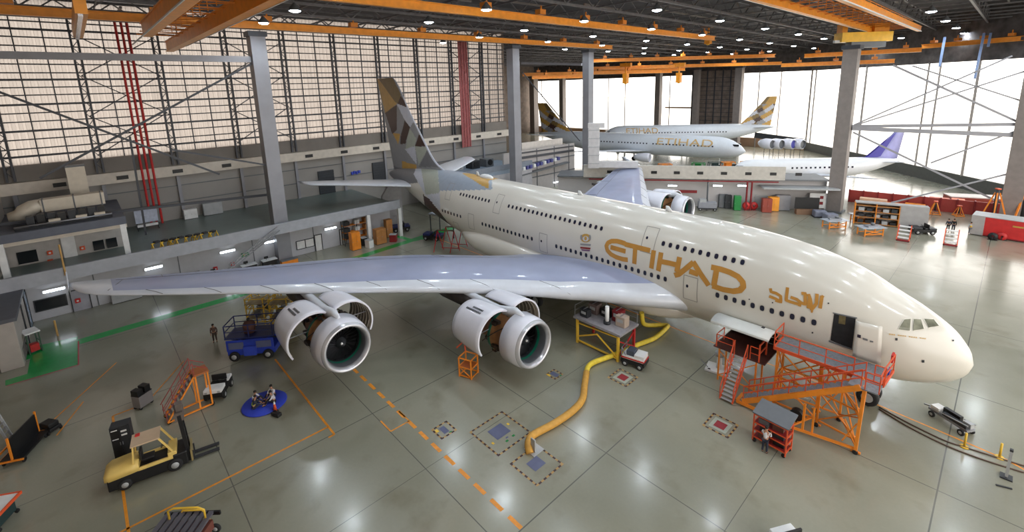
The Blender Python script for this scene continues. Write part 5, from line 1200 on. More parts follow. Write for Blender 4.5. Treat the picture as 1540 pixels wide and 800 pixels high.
for y in (-.52, .52):
    m.bar((-1.5, y, 1.1), (.5, y, 3.75), .045); m.bar((-1.45, y, .65), (.5, y, 3.3), .035)
    for f_ in (0, .33, .66, 1): m.bar((-1.4+1.9*f_, y, .15+2.6*f_), (-1.4+1.9*f_, y, 1.1+2.65*f_), .04)
    m.bar((.5, y, 3.6), (1.35, y, 3.0), .045)
m.build('handrail', mat('muted_red', (150, 60, 56), .5), t)
for x, y in ((-1.3, -.5), (-1.3, .5), (1.3, -.5), (1.3, .5)): caster(t, x, y, .15)

# ---- tractor behind the steps
def tractor(name, label, loc, rz, body, cat='tow tractor'):
    t = thing(name, label, cat, loc, rz)
    m = sm_(); m.csm = False; m.lo(-1.4, 1.4, -.75, .75, .35, .72); m.build('chassis', black, t, bevel=.05)
    m = MB(); m.lo(.3, 1.42, -.72, .72, .72, 1.05); m.build('bonnet', body, t, bevel=.08); m = MB(); m.lo(-1.42, -.5, -.72, .72, .72, .95); m.build('rear_deck', body, t, bevel=.05)
    m = MB(); m.lo(-.45, 0, -.6, .6, .72, .95); m.box((-.5, 0, 1.2), (.14, 1.2, .5)); m.build('seat', black, t, bevel=.04)
    m = sm_(); P = [(.22+.1*cos(a), .3+.18*sin(a), 1.25+.14*cos(a)) for a in [2*pi*k/14 for k in range(15)]]; m.tube(P, .02, 6); m.tube([(.22, .3, 1.25), (.4, .3, .95)], .03, 6); m.build('steering_wheel', black, t)
    m = MB(); m.box((1.44, .5, .85), (.05, .2, .14)); m.box((1.44, -.5, .85), (.05, .2, .14)); m.build('headlamp', ltgrey, t)
    for x in (-.9, .9):
        for y in (-.72, .72): bwheel(t, x, y, .33, .22)
    return t
TR = tractor('tow_tractor', 'white and black tow tractor parked behind the orange steps', (38.75, 32.6, 0), radians(150), white); TR.scale = (.78, .85, .95)
tr2 = dup(TR, gz(1198, 846), radians(150), 'white and black tow tractor cut off by the bottom edge of the picture')
# ---- blue mat with people
c = gz(398, 607); m = sm_(); m.lathe([(0, 0), (.0, 1.45), (.05, 1.5), (.1, 1.45), (.1, 0)], (0, 0, 0), (0, 0, 1), 40, up=(1, 0, 0))
mt = m.build('round_mat', mat('mat_blue', (44, 64, 186), .6)); mt.location = (c.x, c.y, .005); tag(mt, 'round blue mat on the floor with people sitting on it', 'mat')
def face(a): return a
person('person in white shirt and black trousers sitting at the left of the blue mat', (c.x+.5, c.y+.55, .1), radians(-130), 'sit', arm='lap', lean=.1)
person('person in a yellow-green vest sitting at the front of the blue mat', (c.x-.15, c.y+.75, .1), radians(-100), 'sit', vest=hiviz, top=navy, arm='lap', lean=.12)
person('person in a white shirt and dark cap sitting at the back of the blue mat', (c.x+.35, c.y-.75, .1), radians(110), 'sit', arm='lap', lean=.08, cap=black)
person('person in white sleeves sitting at the right of the blue mat', (c.x-.45, c.y-.55, .1), radians(80), 'sit', trous=mat('black_cloth', (24, 24, 26), .9), arm='lap', lean=.12)
q = gz(416, 625); t = thing('tool_bag', 'black tool bag beside an orange marker next to the blue mat', 'bag', q, .4); m = MB(); m.lo(-.35, .35, -.18, .18, 0, .25); m.build('body', black, t, bevel=.05); m = sm_(); m.tube([(-.2, 0, .25), (-.1, 0, .4), (.1, 0, .4), (.2, 0, .25)], .02, 6); m.build('handle', dkgrey, t)
q = gz(414, 618); t = thing('marker_cone', 'slim orange and white marker cone at the right edge of the blue mat', 'cone', q); m = sm_(); m.cyl((0, 0, .04), (0, 0, .75), .14, .04, 12); m.build('cone', redor, t); m = sm_(); m.cyl((0, 0, .4), (0, 0, .75), .085, .045, 12); m.build('white_band', white, t); m = MB(); m.box((0, 0, .02), (.36, .36, .04)); m.build('base', black, t)
person('blurred person in brown clothes walking left of the blue lift platform', gz(324, 514), radians(160), 'stand', top=mat('brown_cloth', (104, 82, 76), .9), trous=mat('brown_cloth_dark', (84, 72, 68), .9))

# ---- blue lift platform
BL_ = thing('lift_platform', 'blue wheeled lift platform with guard rails under the left wing', 'lift platform', (42.75, 28.95, 0), math.atan2(gz(420, 537).y-gz(355, 543).y, gz(420, 537).x-gz(355, 543).x))
bp_ = BL_
m = MB(); m.lo(-1.9, 1.9, -.9, .9, .45, .95); m.lo(-1.9, 1.9, -1.0, -.9, .9, 1.9); m.lo(-1.9, 1.9, .9, 1.0, .9, 1.9); m.build('body', blue, bp_, bevel=.04)
for x_ in (-1.1, 1.1):
    for s_ in (1, -1): m = MB(); m.lo(x_-.6, x_+.6, s_*.99, s_*1.02, 1.1, 1.7); m.build('side_panel', mat('slate_blue', (92, 98, 130), .5), bp_)
for s_ in (1, -1): m = MB(); m.lo(-.5, .5, s_*.98, s_*1.2, .5, 1.35); m.build('control_box', mat('mid_blue', (52, 74, 186), .5), bp_, bevel=.03)
m = MB(); m.lo(-.12, .12, 1.2, 1.26, .4, 1.9); m.build('ladder', mat('ladder_cream', (190, 186, 160), .5), bp_)
m = MB(); m.lo(-1.95, 1.95, -1.0, 1.0, 2.0, 2.12); m.build('deck', mat('navy_paint', (34, 44, 96), .5), bp_)
m = MB(); rails(m, [(-1.9, -.95, 2.1), (1.9, -.95, 2.1), (1.9, .95, 2.1), (-1.9, .95, 2.1), (-1.9, -.95, 2.1)], 1.1, .07); m.build('guard_rail', MATS['navy_paint'], bp_)
m = MB()
for s_ in (-.8, .8): m.bar((-1.6, s_, .95), (1.6, s_, 2.0), .1); m.bar((1.6, s_, .95), (-1.6, s_, 2.0), .1)
m.build('scissor_arm', dkgrey, bp_)
for x in (-1.35, 1.35):
    for y in (-.95, .95): bwheel(bp_, x, y, .42, .3)
t = thing('covered_drum', 'brown rounded drum standing on the blue lift platform', 'drum', (42.9, 29.2, 2.12)); m = sm_(); m.lathe([(0, 0), (0, .45), (.7, .5), (.95, .35), (1.05, 0)], (0, 0, 0), (0, 0, 1), 18, up=(1, 0, 0)); m.build('body', mat('drum_brown', (92, 60, 52), .7), t); m = sm_(); m.sphere((0, 0, 1.15), .14, 8, 6); m.build('cap', black, t)
# ---- yellow docking frames behind it
YL = ('yellow scaffold frame standing behind the blue lift platform', 'yellow and grey scaffold frame just behind the outer engine pylon')
for k, (q, n) in enumerate(((gz(398, 492), 3), (gz(432, 492), 2))):
    t = thing('scaffold_frame', YL[k], 'scaffold', q, radians(-40)); random.seed(5+k)
    m = MB()
    for x in (-1.3, 0, 1.3):
        for y in (-.8, .8): m.bar((x, y, 0), (x, y, 3.6), .08)
    for z in (.6, 1.6, 2.6, 3.5):
        for y in (-.8, .8): m.bar((-1.3, y, z), (1.3, y, z), .07)
        for x in (-1.3, 0, 1.3): m.bar((x, -.8, z), (x, .8, z), .07)
    for z in (.6, 1.6, 2.6): m.bar((-1.3, .8, z), (0, .8, z+1), .06); m.bar((1.3, .8, z), (0, .8, z+1), .06); m.bar((-1.3, -.8, z+1), (0, -.8, z), .06)
    m.build('frame', yellow, t); m = MB(); m.lo(-1.4, 1.4, -.85, .85, 1.6, 1.68); m.lo(-1.4, .4, -.85, .85, 3.0, 3.08); m.build('deck_board', mat('board_tan', (150, 134, 100), .6, var=.3), t)
    for i in range(6): m = MB(); m.box((random.uniform(-1, 1), random.uniform(-.5, .5), 1.9), (.5, .4, .45)); m.build('stored_part', midgrey, t)

# ---- left edge rack cart, lower left stand
t = thing('parts_cart', 'black panel cart with an orange frame at the left edge of the floor', 'cart', (41.0, 43.0, 0), math.atan2(gz(75, 650).y-gz(30, 700).y, gz(75, 650).x-gz(30, 700).x))
m = MB(); m.lo(-1.3, 1.3, -.6, .6, .3, .42); m.lo(-1.2, 1.2, -.1, .0, .42, 1.75); m.build('panel', black, t); m = MB()
for a, b in (((-1.35, .62, .35), (1.35, .62, .35)), ((-1.35, .62, .8), (1.35, .62, .8)), ((-1.35, .62, .35), (-1.35, .62, .8)), ((1.35, .62, .35), (1.35, .62, .8)), ((-1.35, .62, .35), (-1.35, -.62, .35)), ((1.35, .62, .35), (1.35, -.62, .35)), ((-1.3, -.05, .4), (-1.3, -.05, 1.9)), ((1.3, -.05, .4), (1.3, -.05, 1.9))): m.bar(a, b, .09)
m.build('frame', orange, t)
for x in (-1.1, 1.1):
    for y in (-.5, .5): bwheel(t, x, y, .16, .1, hub=False)
t = thing('wheel_dolly', 'small black dolly just right of the black panel cart', 'dolly', gz(74, 648), .6); m = MB(); m.lo(-.7, .5, -.35, .35, .2, .45); m.lo(-.6, .3, -.3, .3, .45, .75); m.build('body', black, t, bevel=.05); m = MB(); m.bar((.5, 0, .3), (1.2, 0, .2), .06); m.build('tow_bar', dkgrey, t)
for x in (-.5, .35): bwheel(t, x, .36, .15, .1, hub=False); bwheel(t, x, -.36, .15, .1, hub=False)
t = thing('leaning_ladder', 'grey and white ladder leaning by the side wall at the left edge', 'ladder', gz(20, 668), radians(75)); m = MB()
for y in (-.3, .3): m.bar((0, y, 0), (.9, y, 4.6), .09, .12)
m.build('side_rail', ltgrey, t)
for k in range(13): m = MB(); f_ = (k+.7)/13.5; m.bar((.9*f_, -.3, 4.6*f_), (.9*f_, .3, 4.6*f_), .05); m.build('rung', steel, t)
t = thing('entrance_booth', 'pale entrance booth with a blue glass strip against the left side wall', 'booth', (60.5, 44.5, 0))
m = MB(); m.lo(-5.5, 5.4, -.75, .65, 0, 4.2); m.build('body', mat('booth_beige', (172, 164, 158), .6, var=.05), t, bevel=.05)
m = MB(); m.lo(-5.7, 5.5, -.95, .68, 4.2, 4.5); m.build('roof', mat('booth_roof', (86, 88, 96), .6), t)
m = MB(); m.lo(3.2, 4.6, -.82, -.75, .1, 3.6); m.build('glass_strip', mat('pale_blue_glass', (150, 176, 205), .12), t)
m = MB(); m.lo(-4.8, -.5, -.8, -.75, .2, 1.3); m.build('dark_panel', mat('booth_dark', (110, 108, 106), .5), t)
for x in (-.2, 2.9, 4.8): m = MB(); m.lo(x-.1, x+.1, -.85, -.75, 0, 4.2); m.build('frame_post', dkgrey, t)
t = thing('red_cart', 'red-edged white platform corner at the lower left edge of the picture', 'platform', gz(-14, 790), radians(60)); m = MB(); m.lo(-1.0, 1.0, -.8, .8, 1.0, 1.08); m.build('top', white, t); m = MB()
for s_ in (-1, 1): m.lo(-1.05, 1.05, s_*.8-.04, s_*.8+.04, .96, 1.12); m.lo(s_*1.0-.04, s_*1.0+.04, -.8, .8, .96, 1.12)
m.build('edge', redor, t); m = MB(); m.lo(-.8, .8, -.6, .6, .2, .95); m.build('dark_body', mat('dark_teal', (34, 54, 54), .6), t)
for x in (-.8, .8): caster(t, x, .6); caster(t, x, -.6)
t = thing('utility_stand', 'green and red equipment stand by the end of the green floor area at the left', 'equipment stand', gz(52, 528), .3); m = MB()
for x in (-.5, .5):
    for y in (-.4, .4): m.bar((x, y, 0), (x, y, 1.9), .08)
for z in (.1, 1.0, 1.9): m.bar((-.5, -.4, z), (.5, -.4, z), .07); m.bar((-.5, .4, z), (.5, .4, z), .07)
m.build('frame', mat('dark_green_paint', (50, 80, 60), .6), t); m = MB(); m.lo(-.7, .7, -.5, .5, 1.9, 2.02); m.build('top', white, t); m = MB(); m.lo(-.45, .1, -.3, .3, .15, .8); m.build('red_box', red, t)

# bottom-left machine
t = thing('engine_dolly', 'grey slatted dolly with yellow rails cut off by the bottom edge at the left', 'dolly', gz(278, 824), math.atan2(gz(310, 800).y-gz(240, 803).y, gz(310, 800).x-gz(240, 803).x))
m = MB()
for k in range(7): m.lo(-1.2+.36*k-.12, -1.2+.36*k+.12, -.9, .9, 1.1, 1.22)
m.build('slats', mat('slat_grey', (98, 96, 104), .5, .3), t); m = MB(); m.lo(-1.4, 1.4, -.95, -.85, 1.0, 1.2); m.lo(-1.4, 1.4, .85, .95, 1.0, 1.2); m.build('side_beam', black, t)
m = sm_(); m.tube([(-.9, .5, 1.2), (-.9, .5, 1.7), (-.6, .5, 1.85), (.6, .5, 1.85), (.9, .5, 1.7), (.9, .5, 1.2)], .05, 8); m.tube([(-.9, .9, .4), (-.5, .9, 1.3), (.5, .9, 1.3), (.9, .9, .4)], .05, 8); m.build('yellow_rail', yellow, t)
m = MB(); m.bar((-1.4, -1.2, .8), (1.0, -1.3, 1.4), .06); m.bar((-1.4, -1.2, .8), (-1.5, .8, .7), .06); m.build('outer_rail', steel, t)
m = MB(); m.lo(-1.1, 1.1, -.7, .7, .4, .9); m.build('lower_body', mat('rust_red', (110, 60, 50), .6), t)
for x in (-1.1, 1.1): bwheel(t, x, .8, .25, .15); bwheel(t, x, -.8, .25, .15)
# ================================================================== SIDES AND FAR HALL
# annexe ground floor furniture (left, behind the wing tip)
def cabinet(label, loc, rz, w, d, h, c, name='cabinet', cat='cabinet', nd=2, dc=None):
    t = thing(name, label, cat, loc, rz); m = MB(); m.lo(-w/2, w/2, -d/2, d/2, .06, h); m.build('body', c, t, bevel=.02)
    for k in range(nd):
        x0 = -w/2+w*k/nd+.03; x1 = -w/2+w*(k+1)/nd-.03; m = MB(); m.lo(x0, x1, d/2, d/2+.03, .12, h-.06); dd = m.build('door', dc or c, t); m = MB(); m.box((x1-.08, d/2+.05, h*.5), (.03, .04, .16)); m.build('handle', steel, dd)
    m = MB(); m.lo(-w/2+.05, w/2-.05, -d/2+.05, d/2-.05, 0, .06); m.build('plinth', black, t); return t
RX = radians(90)
def wallY(px, py): return gx(px, py, 65.2)
for k, (y, w, h, c, lb) in enumerate(((36.2, 2.6, 1.1, ltgrey, 'low row of pale lockers against the annexe wall below the wing tip'), (33.6, 1.0, 1.5, midgrey, 'grey cabinet next to the pale lockers below the wing tip'), (31.7, 1.6, 1.5, dkgrey, 'dark blue-grey cabinet against the annexe wall, first left of the brown one'), (29.9, 1.5, 1.3, mat('brown_grey_cabinet', (116, 108, 104), .6), 'brown-grey cabinet against the annexe wall below the wing'))):
    cabinet(lb, (65.4, y, 0), RX, w, .8, h, c, nd=3 if w > 2 else 2)
for k, y in enumerate((27.6, 24.0, 21.6)):
    t = thing('work_desk', ('white-topped desk with a dark base against the annexe wall, nearest the wing tip', 'white-topped desk with a dark base in the middle of the annexe wall', 'white-topped desk with a dark base nearest the tall left column')[k], 'desk', (64.7, y, 0), RX); m = MB(); m.lo(-.9, .9, -.5, .5, .85, .92); m.build('top', white, t); m = MB(); m.lo(-.8, .8, -.4, .4, .1, .8); m.build('base', black, t)
    for x in (-.8, .8): m = MB(); m.bar((x, .4, 0), (x, .4, .85), .07); m.build('leg', dkgrey, t)
    m = MB(); m.box((.3, -.1, 1.1), (.5, .1, .35)); mo = thing('computer_screen', ('dark screen on the desk nearest the wing tip', 'dark screen on the middle annexe desk', 'dark screen on the desk nearest the tall left column')[k], 'screen', (64.7, y, .92), RX); m = MB(); m.box((.3, -.1, .3), (.5, .06, .32)); m.build('panel', black, mo); m = MB(); m.bar((.3, -.1, 0), (.3, -.1, .15), .05); m.build('stand', dkgrey, mo)
t = thing('notice_sign', 'green and yellow sign on the annexe wall above the desks', 'sign', (65.85, 24.0, 1.9)); m = MB(); m.lo(0, .08, -.45, .45, -.25, .25); m.build('board', green, t); m = MB(); m.lo(-.02, 0, -.2, .2, -.1, .1); m.build('yellow_patch', yellow, t)
for k, (p, lb) in enumerate((((117, 452), 'red fire point on the annexe wall left of the wing tip'), ((122, 473), 'dull red fire bell low on the annexe wall left of the wing tip'), ((324, 404), 'red fire point on the annexe wall right of the green sign'), ((350, 397), 'red fire alarm box on the annexe wall left of the tall column'))):
    q = gx(*p, 65.8); t = thing('fire_alarm_point', lb, 'fire alarm', q); m = MB(); m.lo(-.1, .1, -.22, .22, -.22, .22); m.build('body', red, t); m = sm_(); m.cyl((-.1, 0, 0), (-.14, 0, 0), .1, seg=10); m.build('button', white, t)
for k, (p, lb) in enumerate((((75, 380), 'upper red fire point on the upper room wall, left one'), ((76, 393), 'lower red fire bell on the upper room wall'), ((124, 373), 'red fire point on the upper room wall right of its white door'))):
    q = gx(*p, 70.1); t = thing('fire_alarm_point', lb, 'fire alarm', q); m = MB(); m.lo(-.1, .1, -.22, .22, -.22, .22); m.build('body', redor, t); m = sm_(); m.cyl((-.1, 0, 0), (-.14, 0, 0), .1, seg=10); m.build('button', white, t)
for k, px in enumerate((66, 104)):
    q = gz((66, 87)[k] if k == 0 else 87, 495 if k == 0 else 500); 
for k, (p, z, h, lb) in enumerate((((103, 432), 5.0, 3.2, 'thin ochre post on the mezzanine edge above the wing tip'), ((87, 505), 0, 1.6, 'short ochre post by the annexe below the wing tip'))):
    q = gx(*p, 62.8) if z else gz(*p); m = MB(); m.cyl((q.x, q.y, z), (q.x, q.y, z+h), .08, seg=8); single('ochre_post', m, mat('ochre_paint', (190, 150, 90), .5), lb, 'post')

# mezzanine clutter: yellow trestles, board, units
TL = ['first', 'second', 'third', 'fourth', 'fifth', 'sixth', 'seventh', 'eighth']
tr0 = None
for k in range(8):
    q = gz(238+k*12, 377-k*2.4, 5.0); lb = TL[k]+' small yellow trestle from the left in the row on the mezzanine floor'
    if tr0 is None:
        tr0 = thing('trestle', lb, 'trestle', q, .4, 'yellow trestles on the mezzanine'); m = MB()
        for y in (-.5, .5): m.bar((-.35, y, 0), (0, y, .95), .08); m.bar((.35, y, 0), (0, y, .95), .08)
        m.bar((0, -.6, .95), (0, .6, .95), .1); m.build('frame', yellow, tr0); m = MB(); m.box((0, 0, 1.05), (.5, .5, .2)); m.build('pad', dkgrey, tr0)
    else: dup(tr0, q, .4+.3*(k % 3), lb)
q = gx(222, 336, 77); t = thing('notice_board', 'pale tilted notice board standing on the mezzanine by the red pipes', 'board', (77, q.y, 5.0), 0); m = MB(); m.box((0, 0, 1.8), (.1, 2.4, 1.7)); m.build('panel', mat('board_pale_blue', (176, 182, 200), .5, var=.15, scale=3), t); m = MB(); m.bar((0, -1.1, 0), (0, -1.1, 2.6), .08); m.bar((0, 1.1, 0), (0, 1.1, 2.6), .08); m.bar((-.5, -1.1, .05), (.5, -1.1, .05), .08); m.bar((-.5, 1.1, .05), (.5, 1.1, .05), .08); m.build('stand', dkgrey, t); m = MB(); m.box((-.05, 0, .6), (.4, 2.2, .3)); m.build('tray', white, t)
cabinet('pale cabinet against the rear wall of the mezzanine, right of the red pipes', (79.2, 24.6, 5.0), RX, 2.4, .9, 1.8, ltgrey)
cabinet('white store cabinet standing on the mezzanine just beyond the small upper room', (78.9, 27.4, 5.0), RX, 1.6, .8, 1.4, white)
# air handling unit and duct on the upper room
AH = thing('air_duct', 'big curved beige air duct lying on the roof of the small upper room', 'duct', (71.8, 39.2, 9.2))
dm_ = mat('duct_beige', (202, 192, 176), .5, .2, var=.06)
m = MB(); m.lo(-.7, .7, -2.9, 2.4, 1.0, 2.35); m.build('straight_run', dm_, AH)
m = sm_(); m.tube([(0, 2.3, 1.7), (0, 3.0, 1.6), (0, 3.7, 1.2), (0, 4.2, .8), (0, 5.0, .75)], [.7, .8, .85, .75, .55], 16); m.build('elbow', dm_, AH)
for y in (-2.6, -.3, 2.2): m = MB(); m.lo(-.75, .75, y-.06, y+.06, .95, 2.4); m.lo(-.1, .1, y-.1, y+.1, 0, .95); m.build('bracket', midgrey, AH)
t = thing('air_handler', 'dark air handling machinery in front of the beige duct on the upper room roof', 'air handling unit', (68.4, 39.4, 9.2)); random.seed(3)
m = MB(); m.lo(-.9, 1.3, -3.4, 4.2, 0, .25); m.build('base_frame', dkgrey, t)
for k in range(8): m = MB(); m.box((random.uniform(-.2, .5), -2.6+k*.8, .7+random.uniform(0, .25)), (.8, .6, .9)); m.build('machine_block', (black, dkgrey)[k % 2], t)
for y in (-2.4, -.9, 1.2): m = MB(); m.box((-.6, y, .5), (.5, .9, .45)); m.build('pale_casing', dm_, t)
m = sm_(); m.tube([(-.9, -3.4, .4), (-.9, 4.2, .4)], .1, 8); m.build('pipe', steel, t)
t = thing('duct_drop', 'pale square duct drop between the window wall and the upper room duct', 'duct', (76.2, 38.3, 10.4)); m = MB(); m.lo(-.6, .6, -.85, .85, .4, 4.0); m.build('casing', dm_, t); m = MB(); m.lo(-.65, .65, -.9, .9, .3, .5); m.lo(-.65, .65, -.9, .9, 3.9, 4.1); m.lo(-.3, .3, -.3, .3, -1.2, .3); m.build('flange', midgrey, t)

# inclined arm at the left column
t = thing('inclined_conveyor', 'thin grey inclined lattice arm leaning left of the tall column', 'lattice arm', (62, 22, 0)); P, Q = gx(345, 405, 62.5), gx(418, 347, 62.5); m = MB(); d = (Q-P)
for o_ in ((0, .25, 0), (0, -.25, 0), (0, 0, .5)): m.bar(P+Vector(o_), Q+Vector(o_), .1)
for k in range(9): a = P+d*(k/9); b = P+d*((k+.5)/9); m.bar(a+Vector((0, .25, 0)), b+Vector((0, 0, .5)), .06); m.bar(b+Vector((0, 0, .5)), a+d/9+Vector((0, -.25, 0)), .06)
m.build('lattice', steel, t, world=True); m = MB(); m.bar(P, (P.x, P.y, 0), .14); m.bar(P, (P.x+1, P.y+1, 0), .12); m.build('support', midgrey, t, world=True)
t = thing('electric_box', 'orange-topped grey box at the foot of the tall left column', 'box', (63.2, 19.6, 0)); m = MB(); m.lo(-.4, .4, -1.0, 1.0, 0, .7); m.build('body', orange, t); m = MB(); m.lo(-.42, .42, -1.02, 1.02, .7, .78); m.build('lid', midgrey, t)

# workshop bay at the end of the annexe
WBL = ['orange cabinet at the left of the open workshop bay', 'orange cabinet in the middle of the open workshop bay', 'orange cabinet at the right of the open workshop bay by the white pillar']
for k, (p, s_) in enumerate((((535, 375), (1.3, 1.0, 2.6)), ((572, 366), (1.6, 1.1, 2.3)), ((585, 356), (1.0, .9, 2.8)))):
    q = gz(*p); cabinet(WBL[k], (q.x, q.y, 0), RX, s_[0], s_[1], s_[2], wood if k else orange, name='workshop_cabinet')
WBX = [((547, 368), black, 'black machine between the orange workshop cabinets'), ((556, 372), white, 'white box on the workshop floor by the middle orange cabinet'), ((563, 352), mat('pale_blue_box', (160, 190, 215), .5), 'pale blue tall box in the workshop bay'), ((540, 350), midgrey, 'grey box at the back of the workshop bay'), ((592, 363), dkred, 'dark red box at the right end of the workshop bay')]
for k, (p, c, lb) in enumerate(WBX):
    q = gz(*p); t = thing('workshop_box', lb, 'box', q, .2*k); m = MB(); m.box((0, 0, .55), (1.0, .8, 1.1)); m.build('body', c, t, bevel=.03); m = MB(); m.box((0, 0, 1.13), (1.04, .84, .06)); m.build('lid', ltgrey, t)
t = thing('storage_rack', 'orange and grey storage rack at the back of the workshop bay', 'rack', (65.2, 9.3, 0), RX); m = MB()
for x in (-2, 0, 2):
    for y in (-.4, .4): m.bar((x, y, 0), (x, y, 3.6), .1)
m.build('upright', dkgrey, t)
for z in (.9, 1.9, 2.9): m = MB(); m.lo(-2, 2, -.4, .4, z, z+.08); m.build('shelf', orange, t)
rb = None
for k in range(9):
    x, z = -1.6+1.5*(k % 3), (.98, 1.98, 2.98)[k//3]; lb = '%s carton from the left on the %s shelf of the workshop storage rack' % (('first', 'second', 'third')[k % 3], ('lowest', 'middle', 'top')[k//3])
    m = MB(); m.box((0, 0, .3), (.9, .7, .6)); o = m.build('carton', (wood, white, dkgrey)[k % 3]); o.location = (65.2, 9.3+x, z); tag(o, lb, 'box', 'cartons on the workshop rack')
# things behind the tail
for k, (p, rz_) in enumerate((((652, 360), .5), ((603, 347), 1.2))):
    c_ = MATS['navy_paint']; tractor('service_cart', ('dark blue service vehicle parked under the rear fuselage', 'dark blue service vehicle beyond the workshop pillar')[k], gz(*p), rz_, c_, 'service vehicle')
for k, p in enumerate(((672, 378), (684, 372))):
    t = thing('red_trestle', ('front red tubular trestle on the floor under the rear fuselage', 'back red tubular trestle on the floor under the rear fuselage')[k], 'trestle', gz(*p), .6); m = MB()
    for x in (-1.2, 1.2): m.bar((x-.5, -.6, 0), (x, 0, 3.0), .08); m.bar((x+.5, .6, 0), (x, 0, 3.0), .08)
    m.bar((-1.2, 0, 3.0), (1.2, 0, 3.0), .08); m.bar((-1.7, -.6, .3), (.7, -.6, .3), .07); m.build('frame', red, t); m = MB(); m.lo(-1.2, 1.2, -.15, .15, 3.0, 3.08); m.build('top_board', mat('dull_brown', (110, 80, 60), .6), t)
t = thing('tail_dock', 'small pale raised work platform under the rear fuselage', 'work platform', gz(672, 352)+Vector((0, 0, 0)), .2); m = MB(); m.lo(-2.6, 2.6, -1.2, 1.2, 3.1, 3.3); m.build('deck', mat('pale_deck', (186, 196, 210), .5), t)
for x in (-2.4, 2.4):
    for y in (-1, 1): m = MB(); m.bar((x, y, 0), (x, y, 3.1), .12); m.build('leg', dkgrey, t)
m = MB(); m.poly([(68.5, -.5, 0), (68.5, 3.0, 0), (68.5, 3.0, 5.4), (68.5, 1.2, 7.6), (68.5, -.5, 7.6)], .4, (1, 0, 0)); single('end_screen', m, mat('screen_grey', (150, 148, 150), .6), 'grey wall-like screen with a sloping top standing under the tail', 'screen')
# rear platform behind fuselage (blue-grey deck with plant)
t = thing('rear_gallery', 'blue-grey raised gallery behind the tail with dark machinery on it', 'gallery', (72, -18, 0)); m = MB(); m.lo(-4, 7, -13, 9, 5.4, 6.2); m.build('deck', mat('gallery_blue_grey', (134, 148, 164), .5), t); m = MB(); m.lo(-4, -3.7, -13, 9, 0, 5.4); m.build('front_wall', mat('gallery_front', (176, 174, 178), .6), t); m = MB(); m.lo(-4.1, -3.9, -13, 9, 6.2, 7.2); m.build('parapet', mat('gallery_blue_grey2', (120, 128, 140), .5), t)
random.seed(11)
for k in range(5):
    p = Vector((74+random.uniform(-1, 2), -24+k*3.4, 6.2)); t = thing('plant_unit', TL[k]+' plant unit from the right on the raised gallery behind the tail', 'plant unit', p, 0, 'plant units on the rear gallery'); m = MB(); m.box((0, 0, .8), (2.2, 2.0, 1.6)); m.build('casing', (midgrey, dkgrey, ltgrey)[k % 3], t, bevel=.05); m = sm_(); m.cyl((-1.1, 0, .9), (-1.25, 0, .9), .6, seg=14); m.build('fan_grille', black, t)
m = MB(); m.lo(69, 69.4, -46, -24, 0, 9.2); WGA = struct('wall_gallery', m, mat('gallery_wall_pale', (178, 172, 170), .6, var=.05))
for y in (-28, -33.5, -39, -44): m2 = MB(); m2.lo(68.9, 69, y-.08, y+.08, 0, 9.2); m2.build('panel_joint', midgrey, WGA)
for z in (3.2, 6.4): m2 = MB(); m2.lo(68.9, 69, -46, -24, z-.12, z+.12); m2.build('panel_joint', midgrey, WGA)
t = thing('wall_light', 'tube light on the gallery wall between the two centre columns', 'wall light', gx(836, 274, 68.8)); m = MB(); m.lo(0, .2, -.85, .85, -.14, .14); m.build('housing', white, t); m = MB(); m.lo(-.12, 0, -.8, .8, -.1, .1); m.build('tube', tubel, t)
t = thing('orange_cabinet', 'narrow orange panel low on the gallery wall left of the dark corner', 'panel', gx(855, 281, 68.8)); m = MB(); m.lo(0, .15, -.45, .45, -.9, .9); m.build('plate', orange, t); m = MB(); m.lo(-.05, 0, -.3, .3, -.2, .2); m.build('label_plate', white, t)
# blue boxes on the shelf left of the duct
bx0 = None
for k in range(11):
    q = gx(787+k*5.2, 256-k*1.55, 68); s_ = .55; lb = '%s small blue and white box from the left in the row on the gallery ledge' % (TL+['ninth', 'tenth', 'eleventh', 'twelfth'])[k]
    m = MB(); m.box((0, 0, .35), (.8, .6, .7)); o = m.build('parts_box', mat('box_blue', (74, 76, 140), .5) if k % 3 else white); o.location = q; tag(o, lb, 'box', 'blue boxes on the gallery ledge')
m = MB(); P, Q = gx(780, 264, 68), gx(856, 243, 68); m.bar(P+Vector((.4, 0, -.15)), Q+Vector((.4, 0, -.15)), 1.2, .25); single('gallery_ledge', m, midgrey, 'grey ledge carrying the row of small blue boxes', 'ledge')
m = MB(); P, Q = gx(780, 238, 69), gx(862, 226, 69); m.bar(P, Q, .5, .5); m.bar(P+Vector((0, 0, 1)), Q+Vector((0, 0, 1)), .3, .3); single('gallery_beam', m, dksteel, 'dark double beam crossing between the two centre columns at gallery height', 'steel beam')
m = MB(); P, Q = gx(784, 222, 72), gx(845, 214, 72); m.bar(P, Q, .4, 2.0); struct('trim_2', m, mat('gallery_panel_cream', (212, 204, 196), .5))

